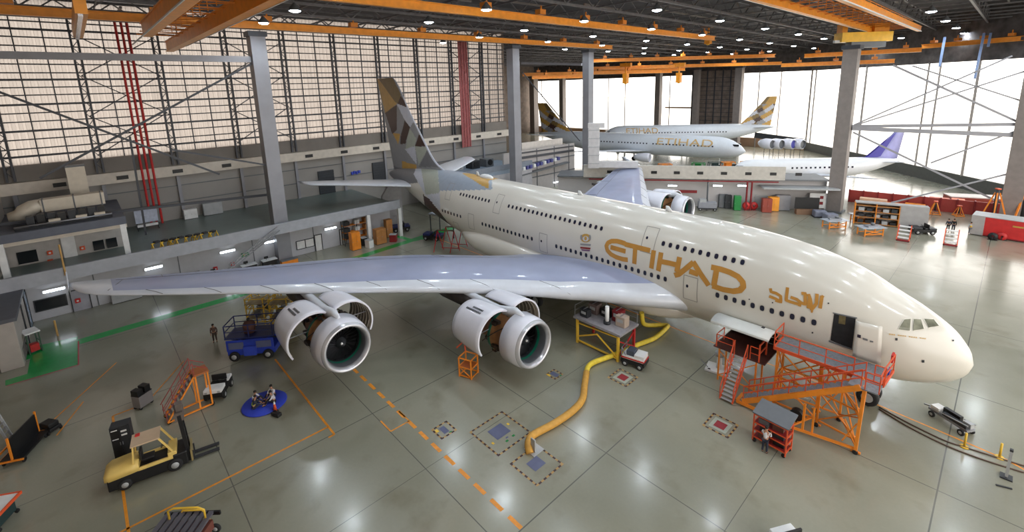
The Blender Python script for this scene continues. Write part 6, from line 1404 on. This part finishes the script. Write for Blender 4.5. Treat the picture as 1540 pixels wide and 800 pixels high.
# ---- service wall furniture (far side)
def annp(px, py, o=-.8): 
    q = gz(px, py); return q
cabinet('bright green cabinet against the far service wall', gz(1108, 316), RZ, 1.1, .8, 2.6, green, nd=1)
cabinet('bright blue cabinet at the dark corner just left of the far wing', gz(899, 297), RZ, 1.2, .9, 2.8, mat('bright_blue', (50, 90, 190), .5), nd=1)
cabinet('grey cabinet with a dark front left of the green cabinet', gz(1087, 312), RZ, 1.5, .8, 2.4, midgrey)
cabinet('grey cabinet next to the far engine, left of the other grey one', gz(1094, 313), RZ, 1.1, .8, 2.4, dkgrey)
cabinet('dark red cabinet on the right of the red risers', gz(1152, 319), RZ, 1.5, .9, 2.4, mat('brick_red', (150, 64, 50), .5))
cabinet('orange cabinet on the far service wall next to the dark red one', gz(1162, 317), RZ, 1.6, .9, 2.5, mat('amber_paint', (240, 160, 50), .5))
cabinet('pale grey store cabinet right of the orange cabinet', gz(1176, 316), RZ, 2.2, .8, 2.7, mat('cab_grey', (150, 150, 156), .5))
cabinet('grey cabinet below the canopy behind the red reels', gz(1142, 312), RZ, 2.0, .8, 2.4, ltgrey)
for k, px in enumerate((1122, 1133)):
    t = thing('hose_reel', ('left', 'right')[k]+' of the two red fire hose reels by the far service wall', 'hose reel', gz(px, 316), RZ); m = sm_(); m.lathe([(-.2, .2), (-.2, .65), (-.12, .65), (-.12, .35), (.12, .35), (.12, .65), (.2, .65), (.2, .2)], (0, 0, .8), (0, 1, 0), 20, up=(0, 0, 1)); m.build('drum', red, t); m = MB(); m.bar((0, -.2, 0), (0, -.2, .8), .1); m.bar((0, .2, 0), (0, .2, .8), .1); m.lo(-.4, .4, -.3, .3, 0, .06); m.build('stand', dkred, t)
t = thing('machine_trolley', 'grey machine trolley on the far floor beside the far engine', 'trolley', gz(1063, 316), RZ); m = MB(); m.lo(-1.5, 1.5, -.6, .6, .5, 1.5); m.build('body', mat('pale_grey2', (140, 142, 150), .5), t, bevel=.05); m = MB(); m.lo(-1.6, 1.6, -.7, .7, .35, .5); m.build('frame', dkgrey, t); m = MB(); m.lo(.2, 1.3, -.5, .5, 1.5, 2.0); m.build('console', ltgrey, t)
for x in (-1.2, 1.2): bwheel(t, x, .6, .25, .15); bwheel(t, x, -.6, .25, .15)
m = MB(); q = ann(1034, 288, .9); m.box((0, 0, 0), (3.2, .15, .5)); o = m.build('wall_banner', dkred); o.location = q; o.rotation_euler = (0, 0, RZ); tag(o, 'dull red strip sign on the service wall above the far engine', 'sign')
t = thing('tv_cabinet', 'large dark screen on a brown cabinet by the far service wall', 'screen', gz(1212, 322), RZ); m = MB(); m.box((0, 0, 1.9), (3.6, .2, 1.9)); m.build('screen', black, t); m = MB(); m.lo(-2.1, 1.6, -.5, .5, 0, .9); m.build('cabinet_base', mat('brown_wood', (128, 98, 76), .6), t)
t = thing('notice_board', 'white board with small red and black notices left of the thick column', 'notice board', ann(1238, 302, .7), RZ); m = MB(); m.box((0, 0, 0), (4.2, .12, 2.6)); m.build('board', white, t); m = MB()
fr_ = -.1 if AN.dot(Vector((-sin(RZ), cos(RZ), 0))) > 0 else .1
for x, z, in ((-1.5, .3), (-1.5, -.5), (.3, .6), (.3, -.4)): m.box((x, fr_, z), (.5, .05, .5))
m.build('notices', dkred, t)
for k, (p, s_) in enumerate((((1232, 326), 1), ((1248, 331), 1))):
    t = thing('crate', ('blue-grey covered crate on the far floor left of the steel tables', 'blue-grey covered crate just right of the other one near the steel tables')[k], 'crate', gz(*p), RZ+.2*k); m = MB(); m.lo(-.9, .9, -.7, .7, .1, 1.1); m.build('body', mat('slate_cover', (120, 124, 140), .6, var=.2), t, bevel=.15); m = MB(); m.lo(-1, 1, -.75, .75, 0, .12); m.build('pallet', dkgrey, t)
# steel tables on orange frames
tb0 = None
TBL = ['pale work table on an orange frame, leftmost of the group before the shelving unit', 'pale work table on an orange frame standing nearest the step ladders', 'pale work table at the back behind the orange-framed ones']
for k, (p, rz_) in enumerate((((1254, 342), .3), ((1308, 353), .25), ((1296, 333), .3))):
    if tb0 is None:
        tb0 = thing('work_table', TBL[0], 'table', gz(*p), RZ+rz_); m = MB(); m.lo(-1.7, 1.7, -.9, .9, 1.15, 1.25); m.build('top', mat('table_pale', (176, 182, 192), .35, .3), tb0)
        for x in (-1.3, 1.3):
            for y in (-.7, .7): m = MB(); m.bar((x, y, 0), (x, y, 1.15), .13); m.build('leg', orange, tb0)
        m = MB(); m.bar((-1.3, .7, .3), (1.3, .7, .9), .1); m.bar((-1.3, .7, .9), (1.3, .7, .3), .1); m.bar((-1.3, -.7, .3), (1.3, -.7, .3), .1); m.bar((-1.3, .7, .25), (1.3, .7, .25), .1); m.build('brace', orange, tb0)
    else: dup(tb0, gz(*p), RZ+rz_, TBL[k])
random.seed(21)
for k, p in enumerate(((1254, 342), (1308, 353))):
    t = thing('metal_part', ('grey machine part lying on the leftmost pale work table', 'grey machine part lying on the nearest pale work table')[k], 'machine part', gz(*p)+Vector((0, 0, 1.25)), RZ+.4*k); m = MB(); m.lo(-.8, .8, -.4, .4, 0, .22); m.build('plate', steel, t); m = sm_(); m.cyl((-.3, 0, .22), (-.3, 0, .5), .25, seg=12); m.build('boss', midgrey, t)
# shelving unit
q0, q1 = gz(1283, 334), gz(1392, 345); L_ = (q1-q0).length; SU = thing('shelving_unit', 'long grey shelving unit with wooden shelves facing the tables', 'shelving unit', (q0+q1)/2, math.atan2((q1-q0).y, (q1-q0).x))
m = MB(); m.lo(-L_/2, L_/2, .5, .62, 0, 3.4); m.lo(-L_/2, L_/2, -.7, .62, 3.3, 3.45); m.lo(L_*.12, L_/2, -.72, .5, 0, 3.35); m.build('carcass', mat('shelving_grey', (160, 158, 158), .6), SU)
sgn = -1
m = MB()
for z in (.1, 1.1, 2.0, 2.9): m.lo(-L_/2, L_*.12, -.7, .5, z, z+.1)
m.build('shelf', wood, SU)
for x in (-L_/2, -L_*.2, L_*.12): m = MB(); m.lo(x-.06, x+.06, -.72, .5, 0, 3.3); m.build('divider', orange, SU)
SBL = 0
for z in (.2, 1.2, 2.1):
    for i in range(5):
        x = -L_/2+.8+i*(L_*.62-1.4)/4; r_ = random.random(); m = MB(); h = .35+.3*random.random(); m.box((0, 0, h/2), (.7, .7, h)); o = m.build('stored_box', (dkgrey, MATS['brown_case'], black, ltgrey)[int(r_*4)])
        o.matrix_world = Matrix.Translation(SU.location) @ Matrix.Rotation(SU.rotation_euler.z, 4, 'Z') @ Matrix.Translation((x, -.2, z)); tag(o, '%s box from the left on the %s board of the long shelving unit' % (TL[i], {.2: 'bottom', 1.2: 'middle', 2.1: 'upper'}[z]), 'box', 'boxes in the shelving unit')
t = thing('blue_bin', 'blue bin standing on the floor before the shelving unit', 'bin', gz(1331, 334), 0); m = sm_(); m.cyl((0, 0, 0), (0, 0, 1.3), .45, .5, 16); m.build('body', blue, t); m = sm_(); m.cyl((0, 0, 1.3), (0, 0, 1.4), .54, .5, 16); m.build('lid', MATS['navy_paint'], t)
tractor('utility_cart', 'dark utility cart parked at the front right end of the shelving unit', gz(1386, 351), RZ, dkgrey, 'cart')
# step ladders and people
def steps(label, p, rz):
    t = thing('step_ladder', label, 'step ladder', gz(*p), rz)
    for k in range(4): m = MB(); m.lo(-.62, .62, -.3+.42*k*-1+.6-.24, -.3+.42*k*-1+.6+.24, .4+.42*k, .5+.42*k); m.build('tread', white, t)
    m = MB()
    for s_ in (-.66, .66): m.bar((s_, .75, .1), (s_, -1.05, 1.9), .1, .2); m.bar((s_, -1.05, 1.9), (s_, -1.05, 0), .1)
    m.build('side_frame', redor, t); m = MB(); m.lo(-.66, .66, .5, .85, .05, .25); m.build('base_step', dkred, t)
    for s_ in (-.6, .6): caster(t, s_, .8); caster(t, s_, -1.0)
    return t
fz_ = math.atan2(-(CAM-gz(1430, 370)).x, (CAM-gz(1430, 370)).y)
steps('white step ladder with red sides on the bright far floor, below two standing people', (1429, 368), fz_)
steps('white step ladder with red sides in front of the shelving unit', (1358, 361), fz_)
person('person in dark clothes standing behind the far step ladder, left one', gz(1425, 347), -pi/2+.3, 'stand', top=navy, trous=MATS['black_cloth'])
person('person in dark clothes standing behind the far step ladder, right one', gz(1433, 347), -pi/2, 'stand', top=MATS['black_cloth'], trous=navy)
person('person in a yellow vest standing beside the grey and red container', gz(1458, 352), 2.0, 'stand', top=ltgrey, vest=yellow, trous=midgrey)
# red container
q0, q1 = gz(1458, 352), gz(1545, 366); L_ = (q1-q0).length; RC = thing('red_container', 'long low container with a grey end and a red side at the right edge', 'container', (q0+q1)/2+(-(q1-q0).normalized().cross(Vector((0, 0, 1))))*-1.4*0, math.atan2((q1-q0).y, (q1-q0).x))
sy = 1 if Vector((-sin(RC.rotation_euler.z), cos(RC.rotation_euler.z), 0)).dot(CAM-RC.location) < 0 else -1
m = MB(); m.lo(-L_/2, L_/2+3, 0, sy*3, .1, 2.75); m.build('body', red, RC); m = MB(); m.lo(-L_/2-.05, -L_/2+1.3, -sy*.05, sy*3.05, .1, 2.8); m.build('grey_end', mat('container_grey', (166, 160, 158), .6), RC); m = MB(); m.lo(-L_/2, L_/2+3, -.03, sy*3, 2.75, 2.85); m.build('roof', ltgrey, RC)
m = MB(); m.lo(1.2, 3.4, -sy*.06, 0, 1.9, 2.1); m.build('gold_strip', goldf, RC); m = MB(); m.lo(-L_/2+1.4, L_/2+3, -sy*.04, 0, .1, .25); m.build('skirt', dkred, RC)
for k, (px, c_) in enumerate(((1492, black), (1506, red), (1524, beige))):
    q = gz(px, 361); t = thing('reel_stand', ('black wheel-shaped reel in front of the red container', 'red reel in front of the red container', 'beige drum in front of the red container')[k], 'reel', q, RC.rotation_euler.z); m = sm_(); m.lathe([(-.18, .15), (-.18, .5), (-.1, .5), (-.1, .35), (.1, .35), (.1, .5), (.18, .5), (.18, .15)], (0, 0, .52), (0, 1, 0), 20, up=(0, 0, 1)); m.build('drum', c_, t); m = MB(); m.bar((-.5, 0, .03), (.5, 0, .03), .1); m.bar((0, -.22, 0), (0, -.22, .5), .08); m.bar((0, .22, 0), (0, .22, .5), .08); m.build('foot', dkgrey, t)
# red barrier fence with panels
q0, q1 = gz(1276, 303), gz(1548, 332); BR = thing('red_barrier', 'long low red barrier wall across the far right side of the floor', 'barrier', (q0+q1)/2, math.atan2((q1-q0).y, (q1-q0).x)); L_ = (q1-q0).length/2
m = MB(); m.lo(-L_, L_, -.1, .1, 0, 2.2); m.build('panel', mat('barrier_red', (158, 58, 52), .5, var=.12, scale=.8), BR); m = MB()
for k in range(12): x = -L_+2*L_*k/11; m.lo(x-.1, x+.1, -.3, .3, 0, 2.3)
m.build('stiffener', dkred, BR)
# orange trestle jacks
def ajack(label, p, s_, rz=0.0, hs=1.0):
    t = thing('tripod_jack', label, 'jack', gz(*p), rz); m = MB()
    for k in range(4): a = pi/4+pi/2*k; m.bar((s_*1.0*cos(a), s_*1.0*sin(a), 0), (s_*.15*cos(a), s_*.15*sin(a), s_*1.9*hs), .16*s_/1.5); m.bar((s_*cos(a), s_*sin(a), .15), (s_*cos(a+pi/2), s_*sin(a+pi/2), .15), .1)
    m.build('leg_frame', orange, t); m = sm_(); m.cyl((0, 0, s_*.6), (0, 0, s_*2.1*hs), .22*s_/1.5, seg=12); m.build('ram', dkgrey, t); m = MB(); m.box((0, 0, s_*2.12*hs), (.5, .5, .15)); m.build('head_plate', redor, t); return t
ajack('large orange jack frame at the right edge behind the container', (1534, 338), 1.9, .3, 1.35)
ajack('large orange jack frame left of the one at the right edge', (1492, 337), 1.6, .8, 1.6)
ajack('orange jack frame standing between the shelving unit and the container, left one', (1405, 322), 1.0, .2)
ajack('orange jack frame standing between the shelving unit and the container, right one', (1441, 325), .8, .5)
for k, (p, s_) in enumerate((((1410, 316), (2.5, 1.5, 1.9)), ((1438, 319), (1.6, 1.4, 2.0)), ((1345, 315), (4.5, 1.2, .9)), ((1375, 317), (2.6, 1.2, 1.0)), ((1312, 311), (3.8, 1.2, 1.3)))):
    t = thing('orange_bin', ('red-orange machine beside the left orange jack', 'bright orange bin beside the right orange jack', 'low orange pallet frame behind the shelving unit, middle one', 'low orange pallet frame behind the shelving unit, right one', 'cream and orange pallet load behind the shelving unit, left end')[k], 'bin' if k == 1 else 'pallet', gz(*p), BR.rotation_euler.z); m = MB(); m.box((0, 0, s_[2]/2+.2), s_); m.build('body', (redor, mat('bright_orange', (236, 100, 40), .5), orange, orange, mat('cream_load', (222, 180, 150), .6))[k], t, bevel=.06); m = MB()
    for x in (-s_[0]*.4, 0, s_[0]*.4): m.lo(x-.1, x+.1, -s_[1]/2, s_[1]/2, 0, .2)
    m.build('skid', dkred, t)
q0, q1 = gz(1442, 313), gz(1500, 316); t = thing('parts_container', 'low brick-red container with a pale roof behind the orange jacks', 'container', (q0+q1)/2, math.atan2((q1-q0).y, (q1-q0).x)); m = MB(); m.lo(-4.3, 4.3, -1.4, 1.4, .1, 2.1); m.build('body', MATS['brick_red'], t); m = MB(); m.lo(-4.35, 4.35, -1.45, 1.45, 2.1, 2.25); m.build('roof', mat('pale_roof', (206, 196, 190), .5), t)

# ---- airliners in the next hall
def liner(label, nose, tail, r, zc, finh, livery, tailname, nose_dir=1, win=True, wings=True, title=None):
    n, tl = Vector(nose), Vector(tail); n.z = tl.z = 0; L_ = (tl-n).length; t = thing('airliner', label, 'airplane', n, math.atan2((tl-n).y, (tl-n).x))
    m = sm_(); prof = [(0, .01, -.25), (.012, .3, -.2), (.03, .55, -.15), (.06, .8, -.06), (.1, .95, 0), (.14, 1, 0), (.66, 1, 0), (.76, .88, .12), (.86, .62, .32), (.94, .35, .5), (1, .12, .62)]; R = []
    for i in range(60):
        s_ = (i/59)**1.2; k, dz = lerp_table(prof, s_); R.append([(s_*L_, r*k*cos(a), zc+r*dz+r*k*sin(a)) for a in [2*pi*q/28 for q in range(28)]])
    m.loft(R, True, True); m.build('fuselage', livery[0], t)
    m = MB(); c = L_*.16
    FN = [(L_*.80, zc+r*.8), (L_*.86, zc+r*1.1), (L_*.955, finh), (L_*1.01, finh), (L_*.985, zc+r*.7)]
    if livery[1] == 'facet':
        R = []; nz, nc = 24, 14; mats_ = [goldf, lgrey3, brown, lgrey1, olive]; 
        for j in range(nz+1):
            v = j/nz; z = zc+r*.7+(finh-zc-r*.7)*v; x0 = L_*.80+(L_*.955-L_*.80)*(v**.9); x1 = L_*.985+L_*.025*v; ring = [(x0+(x1-x0)*i/nc, .28*(1-.7*v)*sin(pi*min(1, .05+i/nc*.95))+.02, z) for i in range(nc+1)]+[(x0+(x1-x0)*i/nc, -.28*(1-.7*v)*sin(pi*min(1, .05+i/nc*.95))-.02, z) for i in range(nc, -1, -1)]; R.append(ring)
        m = sm_(); m.loft(R, True, True); N = len(R[0])
        for i, f in enumerate(m.f):
            if len(f) > 4: continue
            j = i//N; k = i % N; k = k if k < nc else N-1-k; a = (k+j)//5; b = (k-j+40)//5; m.mi[i] = [0, 1, 3, 0, 2, 1, 4][(a*3+b*5) % 7] if j < nz*.75 else (0 if k > 4 else 4)
        m.build('tail_fin', mats_, t)
    else:
        R = []
        for j in range(9):
            v = j/8; z = zc+r*.8+(finh-zc-r*.8)*v; x0 = L_*.80+L_*.155*(v**.85); x1 = L_*.985+L_*.025*v; R.append([(x0, 0, z), ((x0+x1)/2, .2*(1-.6*v), z), (x1, 0, z), ((x0+x1)/2, -.2*(1-.6*v), z)])
        m = sm_(); m.loft(R, True, True); m.build('tail_fin', livery[1], t); m = MB()
        for sd in (-1, 1):
            m.add([(L_*.72, sd*.12, zc+r*.98), (L_*.80, sd*.25, zc+r*1.02), (L_*.95, sd*.2, finh-.6), (L_*.965, sd*.16, finh), (L_*.88, sd*.3, zc+r*1.1), (L_*.86, sd*.3, zc+r)], [(0, 1, 5), (1, 4, 5), (1, 2, 3, 4)])
        m.build('tail_stripe', livery[2], t)
    for sd in (-1, 1):
        m = sm_(); m.loft([[(L_*.87, sd*r*.3, zc+r*.5), (L_*.9, sd*r*.3, zc+r*.58), (L_*.97, sd*r*.3, zc+r*.5), (L_*.9, sd*r*.3, zc+r*.45)], [(L_*.95, sd*L_*.15, zc+r*.8), (L_*.965, sd*L_*.15, zc+r*.85), (L_*.99, sd*L_*.15, zc+r*.8), (L_*.965, sd*L_*.15, zc+r*.77)]], True, True); m.build('tailplane', livery[0], t)
        if wings:
            sp = L_*.36; R = []
            for v, x0, x1, z in ((0, .36, .56, -.6), (.3, .43, .57, -.45), (1, .6, .645, -.05)):
                y = sd*sp*v; R.append([(L_*x0, y, zc+r*z), (L_*(x0+x1)/2, y, zc+r*z+.35*(1-v*.7)), (L_*x1, y, zc+r*z), (L_*(x0+x1)/2, y, zc+r*z-.3*(1-v*.7))])
            m = sm_(); m.loft(R, True, True); m.build('wing', wingwhite, t)
            ey = sd*sp*.32; m = sm_(); er = r*.42; m.lathe([(1.2, er*.75), (.2, er*.82), (0, er*.92), (.3, er), (1.6, er*1.02), (3.4, er*.8), (4.4, er*.45), (4.4, .05)], (L_*.36, ey, zc-r*.95), (1, 0, 0), 24); e = m.build('engine', nacwhite, t); m = MB(); m.lathe([(0, 0), (0, er*.76)], (L_*.36+1.15, ey, zc-r*.95), (1, 0, 0), 20); m.build('fan', black, e)
    if win:
        m = MB()
        for k in range(int(L_*.62/.9)):
            x = L_*.12+k*.9
            if k % 11 == 7: continue
            for sd in (-1, 1): m.box((x, sd*r*.985, zc+r*.18), (.36, .06, .36))
        m.build('window_row', winpane, t)
    m = MB()
    for sd in (-1, 1): m.box((L_*.035, sd*r*.5, zc+r*.3), (1.4, .35, .5))
    m.build('flight_deck_window', glass, t)
    m = MB(); m.bar((L_*.1, 0, .3), (L_*.1, 0, zc-r*.8), .25); m.build('nose_gear', white, t); m = sm_(); m.lathe([(-.4, 0), (-.4, .5), (.4, .5), (.4, 0)], (L_*.1, 0, .5), (0, 1, 0), 16); m.build('nose_wheel', rubber, t)
    for sd in (-1, 1):
        m = MB(); m.bar((L_*.5, sd*r*1.3, .4), (L_*.5, sd*r*1.2, zc-r*.6), .35); m.build('main_gear', white, t); m = sm_(); m.lathe([(-.5, 0), (-.5, .6), (.5, .6), (.5, 0)], (L_*.5, sd*r*1.3, .6), (0, 1, 0), 16); m.build('main_wheel', rubber, t)
    if title:
        x0, x1, sd = title; cu = bpy.data.curves.new('title', 'FONT'); cu.body = 'ETIHAD'; cu.size = r*.85; cu.extrude = .02; o = bpy.data.objects.new('title', cu); COL.objects.link(o); dg = bpy.context.evaluated_depsgraph_get(); me = bpy.data.meshes.new_from_object(o.evaluated_get(dg)); bpy.data.objects.remove(o)
        me.materials.clear(); me.materials.append(MATS['pale_gold_paint']); bm = bmesh.new(); bm.from_mesh(me); bmesh.ops.triangulate(bm, faces=bm.faces); bmesh.ops.subdivide_edges(bm, edges=bm.edges, cuts=3, use_grid_fill=True); w = max(v.co.x for v in bm.verts)
        for v in bm.verts: 
            x = v.co.x/w; z = v.co.y+.15*r; v.co = (L_*x0+(L_*(x1-x0))*x, sd*(math.sqrt(max(.01, r*r-z*z))+.1+v.co.z*.5), zc+z)
        bm.to_mesh(me); bm.free(); o = bpy.data.objects.new('title_lettering', me); COL.objects.link(o); o.parent = t
    return t
pale = mat('pale_liner_paint', (214, 220, 228), .35, var=.03, coat=.3)
whitep = mat('white_liner_paint', (232, 234, 238), .35, var=.02, coat=.3)
liner('farthest pale airliner, its gold and white tail before the bright doors', dep(905, 202, 157), dep(1162, 196, 150), 2.8, 5.9, 17.1, (pale, 'facet'), None, title=(.14, .33, -1))
liner('pale airliner in the next hall, nose to the right, gold tail at the left', dep(1122, 222, 117), dep(812, 215, 152), 2.9, 5.5, 17.0, (pale, 'facet'), None, title=(.36, .12, 1))
liner('white airliner with a blue tail parked behind the thick right-hand column', dep(1100, 258, 97), dep(1352, 245, 95), 1.98, 4.3, 11.7, (whitep, mat('tail_violet_blue', (160, 160, 214), .4), mat('tail_deep_blue', (64, 58, 160), .4)), None)
# clutter round those airliners: docks and carts seen over the parapet
random.seed(33)
CL = [((905, 245), orange, 'brown and orange dock under the far airliner wing beside the white duct'), ((930, 243), dkgrey, 'dark work stand below the lettered far airliner, next to the duct'), ((1000, 250), orange, 'orange work stand under the wing of the lettered far airliner'), ((1050, 246), green, 'green equipment cart beneath the lettered far airliner'), ((1075, 245), MATS['dark_teal'], 'dark teal equipment cart beneath the nose of the lettered far airliner'), ((1095, 236), orange, 'orange access stair at the nose of the lettered far airliner'), ((1125, 232), MATS['cream_load'], 'cream dock just right of the lettered far airliner nose')]
for k, (p, c_, lb) in enumerate(CL):
    q = dep(p[0], p[1]+6, 112); q.z = 0; t = thing('work_stand', lb, 'work stand', q, random.uniform(0, 1)); h = 2.2; m = MB()
    for x in (-1.4, 1.4):
        for y in (-.8, .8): m.bar((x, y, 0), (x, y, h+1), .14)
    for z in (1.2, h, h+1): m.bar((-1.4, -.8, z), (1.4, -.8, z), .12); m.bar((-1.4, .8, z), (1.4, .8, z), .12); m.bar((-1.4, -.8, z), (-1.4, .8, z), .12); m.bar((1.4, -.8, z), (1.4, .8, z), .12)
    m.bar((-1.4, .8, 1.2), (1.4, .8, h), .1); m.bar((-1.4, -.8, h), (1.4, -.8, 1.2), .1); m.build('frame', c_, t); m = MB(); m.lo(-1.5, 1.5, -.9, .9, h-.1, h); m.box((0, 0, h+.45), (1.4, 1, .9)); m.build('deck', c_, t)
for k, px in enumerate((1162, 1176, 1194, 1208)):
    q = dep(px, 217, 122); t = thing('engine_pod', TL[k]+' of the four round white engine units seen from the left under the bright doors', 'engine', (q.x, q.y, 0), 0, 'engine units in the next hall'); m = sm_(); m.lathe([(0, 1.1), (.2, 1.35), (2, 1.4), (3.4, 1.0), (4, .5)], (0, 0, q.z), (.9, -.3, 0), 24); m.build('casing', nacwhite, t); m = MB(); m.lathe([(0.4, 0), (0.4, 1.15)], (0, 0, q.z), (.9, -.3, 0), 20); m.build('fan', (mat('fan_blue', (80, 80, 170), .5) if k == 2 else midgrey), t); m = MB(); m.bar((.6, 0, 0), (.6, 0, q.z-1.2), .1); m.bar((2.2, -.7, 0), (2.2, -.7, q.z-1.2), .1); m.build('stand', dkgrey, t)
m = MB(); a, b = dep(1135, 203, 140), dep(1210, 213, 132); m.bar(a, b, .8, 1.6); single('dark_gantry', m, dkgrey, 'dark horizontal gantry beam in the bright doorway behind the far tail', 'gantry')

# ================================================================== LIGHT, WORLD, CAMERA
w = bpy.data.worlds.new('daylight'); S.world = w; w.use_nodes = True; nt = w.node_tree; bg = nt.nodes['Background']; bg.inputs['Color'].default_value = (1.0, .95, .88, 1); bg.inputs['Strength'].default_value = WORLD
try: w.cycles.sampling_method = 'AUTOMATIC'
except Exception: pass
# daylight entering through the open door bays (portals guide the sky light)
def portal(p, q, z0, z1):
    p, q = Vector(p), Vector(q); c = (p+q)/2; d = (q-p); l = bpy.data.lights.new('door_daylight_portal', 'AREA'); l.shape = 'RECTANGLE'; l.size = d.length; l.size_y = z1-z0; l.cycles.is_portal = True
    o = bpy.data.objects.new('door_daylight_portal', l); COL.objects.link(o); n = Vector((-d.y, d.x, 0)).normalized()
    if n.dot(CAM-c) < 0: n = -n
    o.matrix_world = Matrix.Translation((c.x, c.y, (z0+z1)/2)) @ Matrix((d.normalized(), Vector((0, 0, 1)), -n)).transposed().to_4x4()
    return o
portal((45, -131.6, 0), (160, -131.6, 0), 2.6, 24.7); portal(K, E0, 2.6, 24.7)
cam = bpy.data.cameras.new('camera'); co = bpy.data.objects.new('camera', cam); COL.objects.link(co); S.camera = co
cam.sensor_width = 36; cam.sensor_fit = 'HORIZONTAL'; cam.lens = FPX/1540*36; cam.shift_y = (CYP-400)/1540; cam.clip_start = .1; cam.clip_end = 3000
co.matrix_world = Matrix.Translation(CAM) @ Matrix((R_, U_, -D_)).transposed().to_4x4()
vs = S.view_settings; S.display_settings.display_device = 'sRGB'; vs.view_transform = 'Standard'; vs.look = 'None'; vs.exposure = EXPO; vs.gamma = 1; vs.use_curve_mapping = False
c = S.cycles; c.max_bounces = 7; c.diffuse_bounces = 3; c.glossy_bounces = 3; c.transmission_bounces = 3; c.use_denoising = True; c.sample_clamp_indirect = 6; c.caustics_reflective = False; c.caustics_refractive = False; c.use_light_tree = True
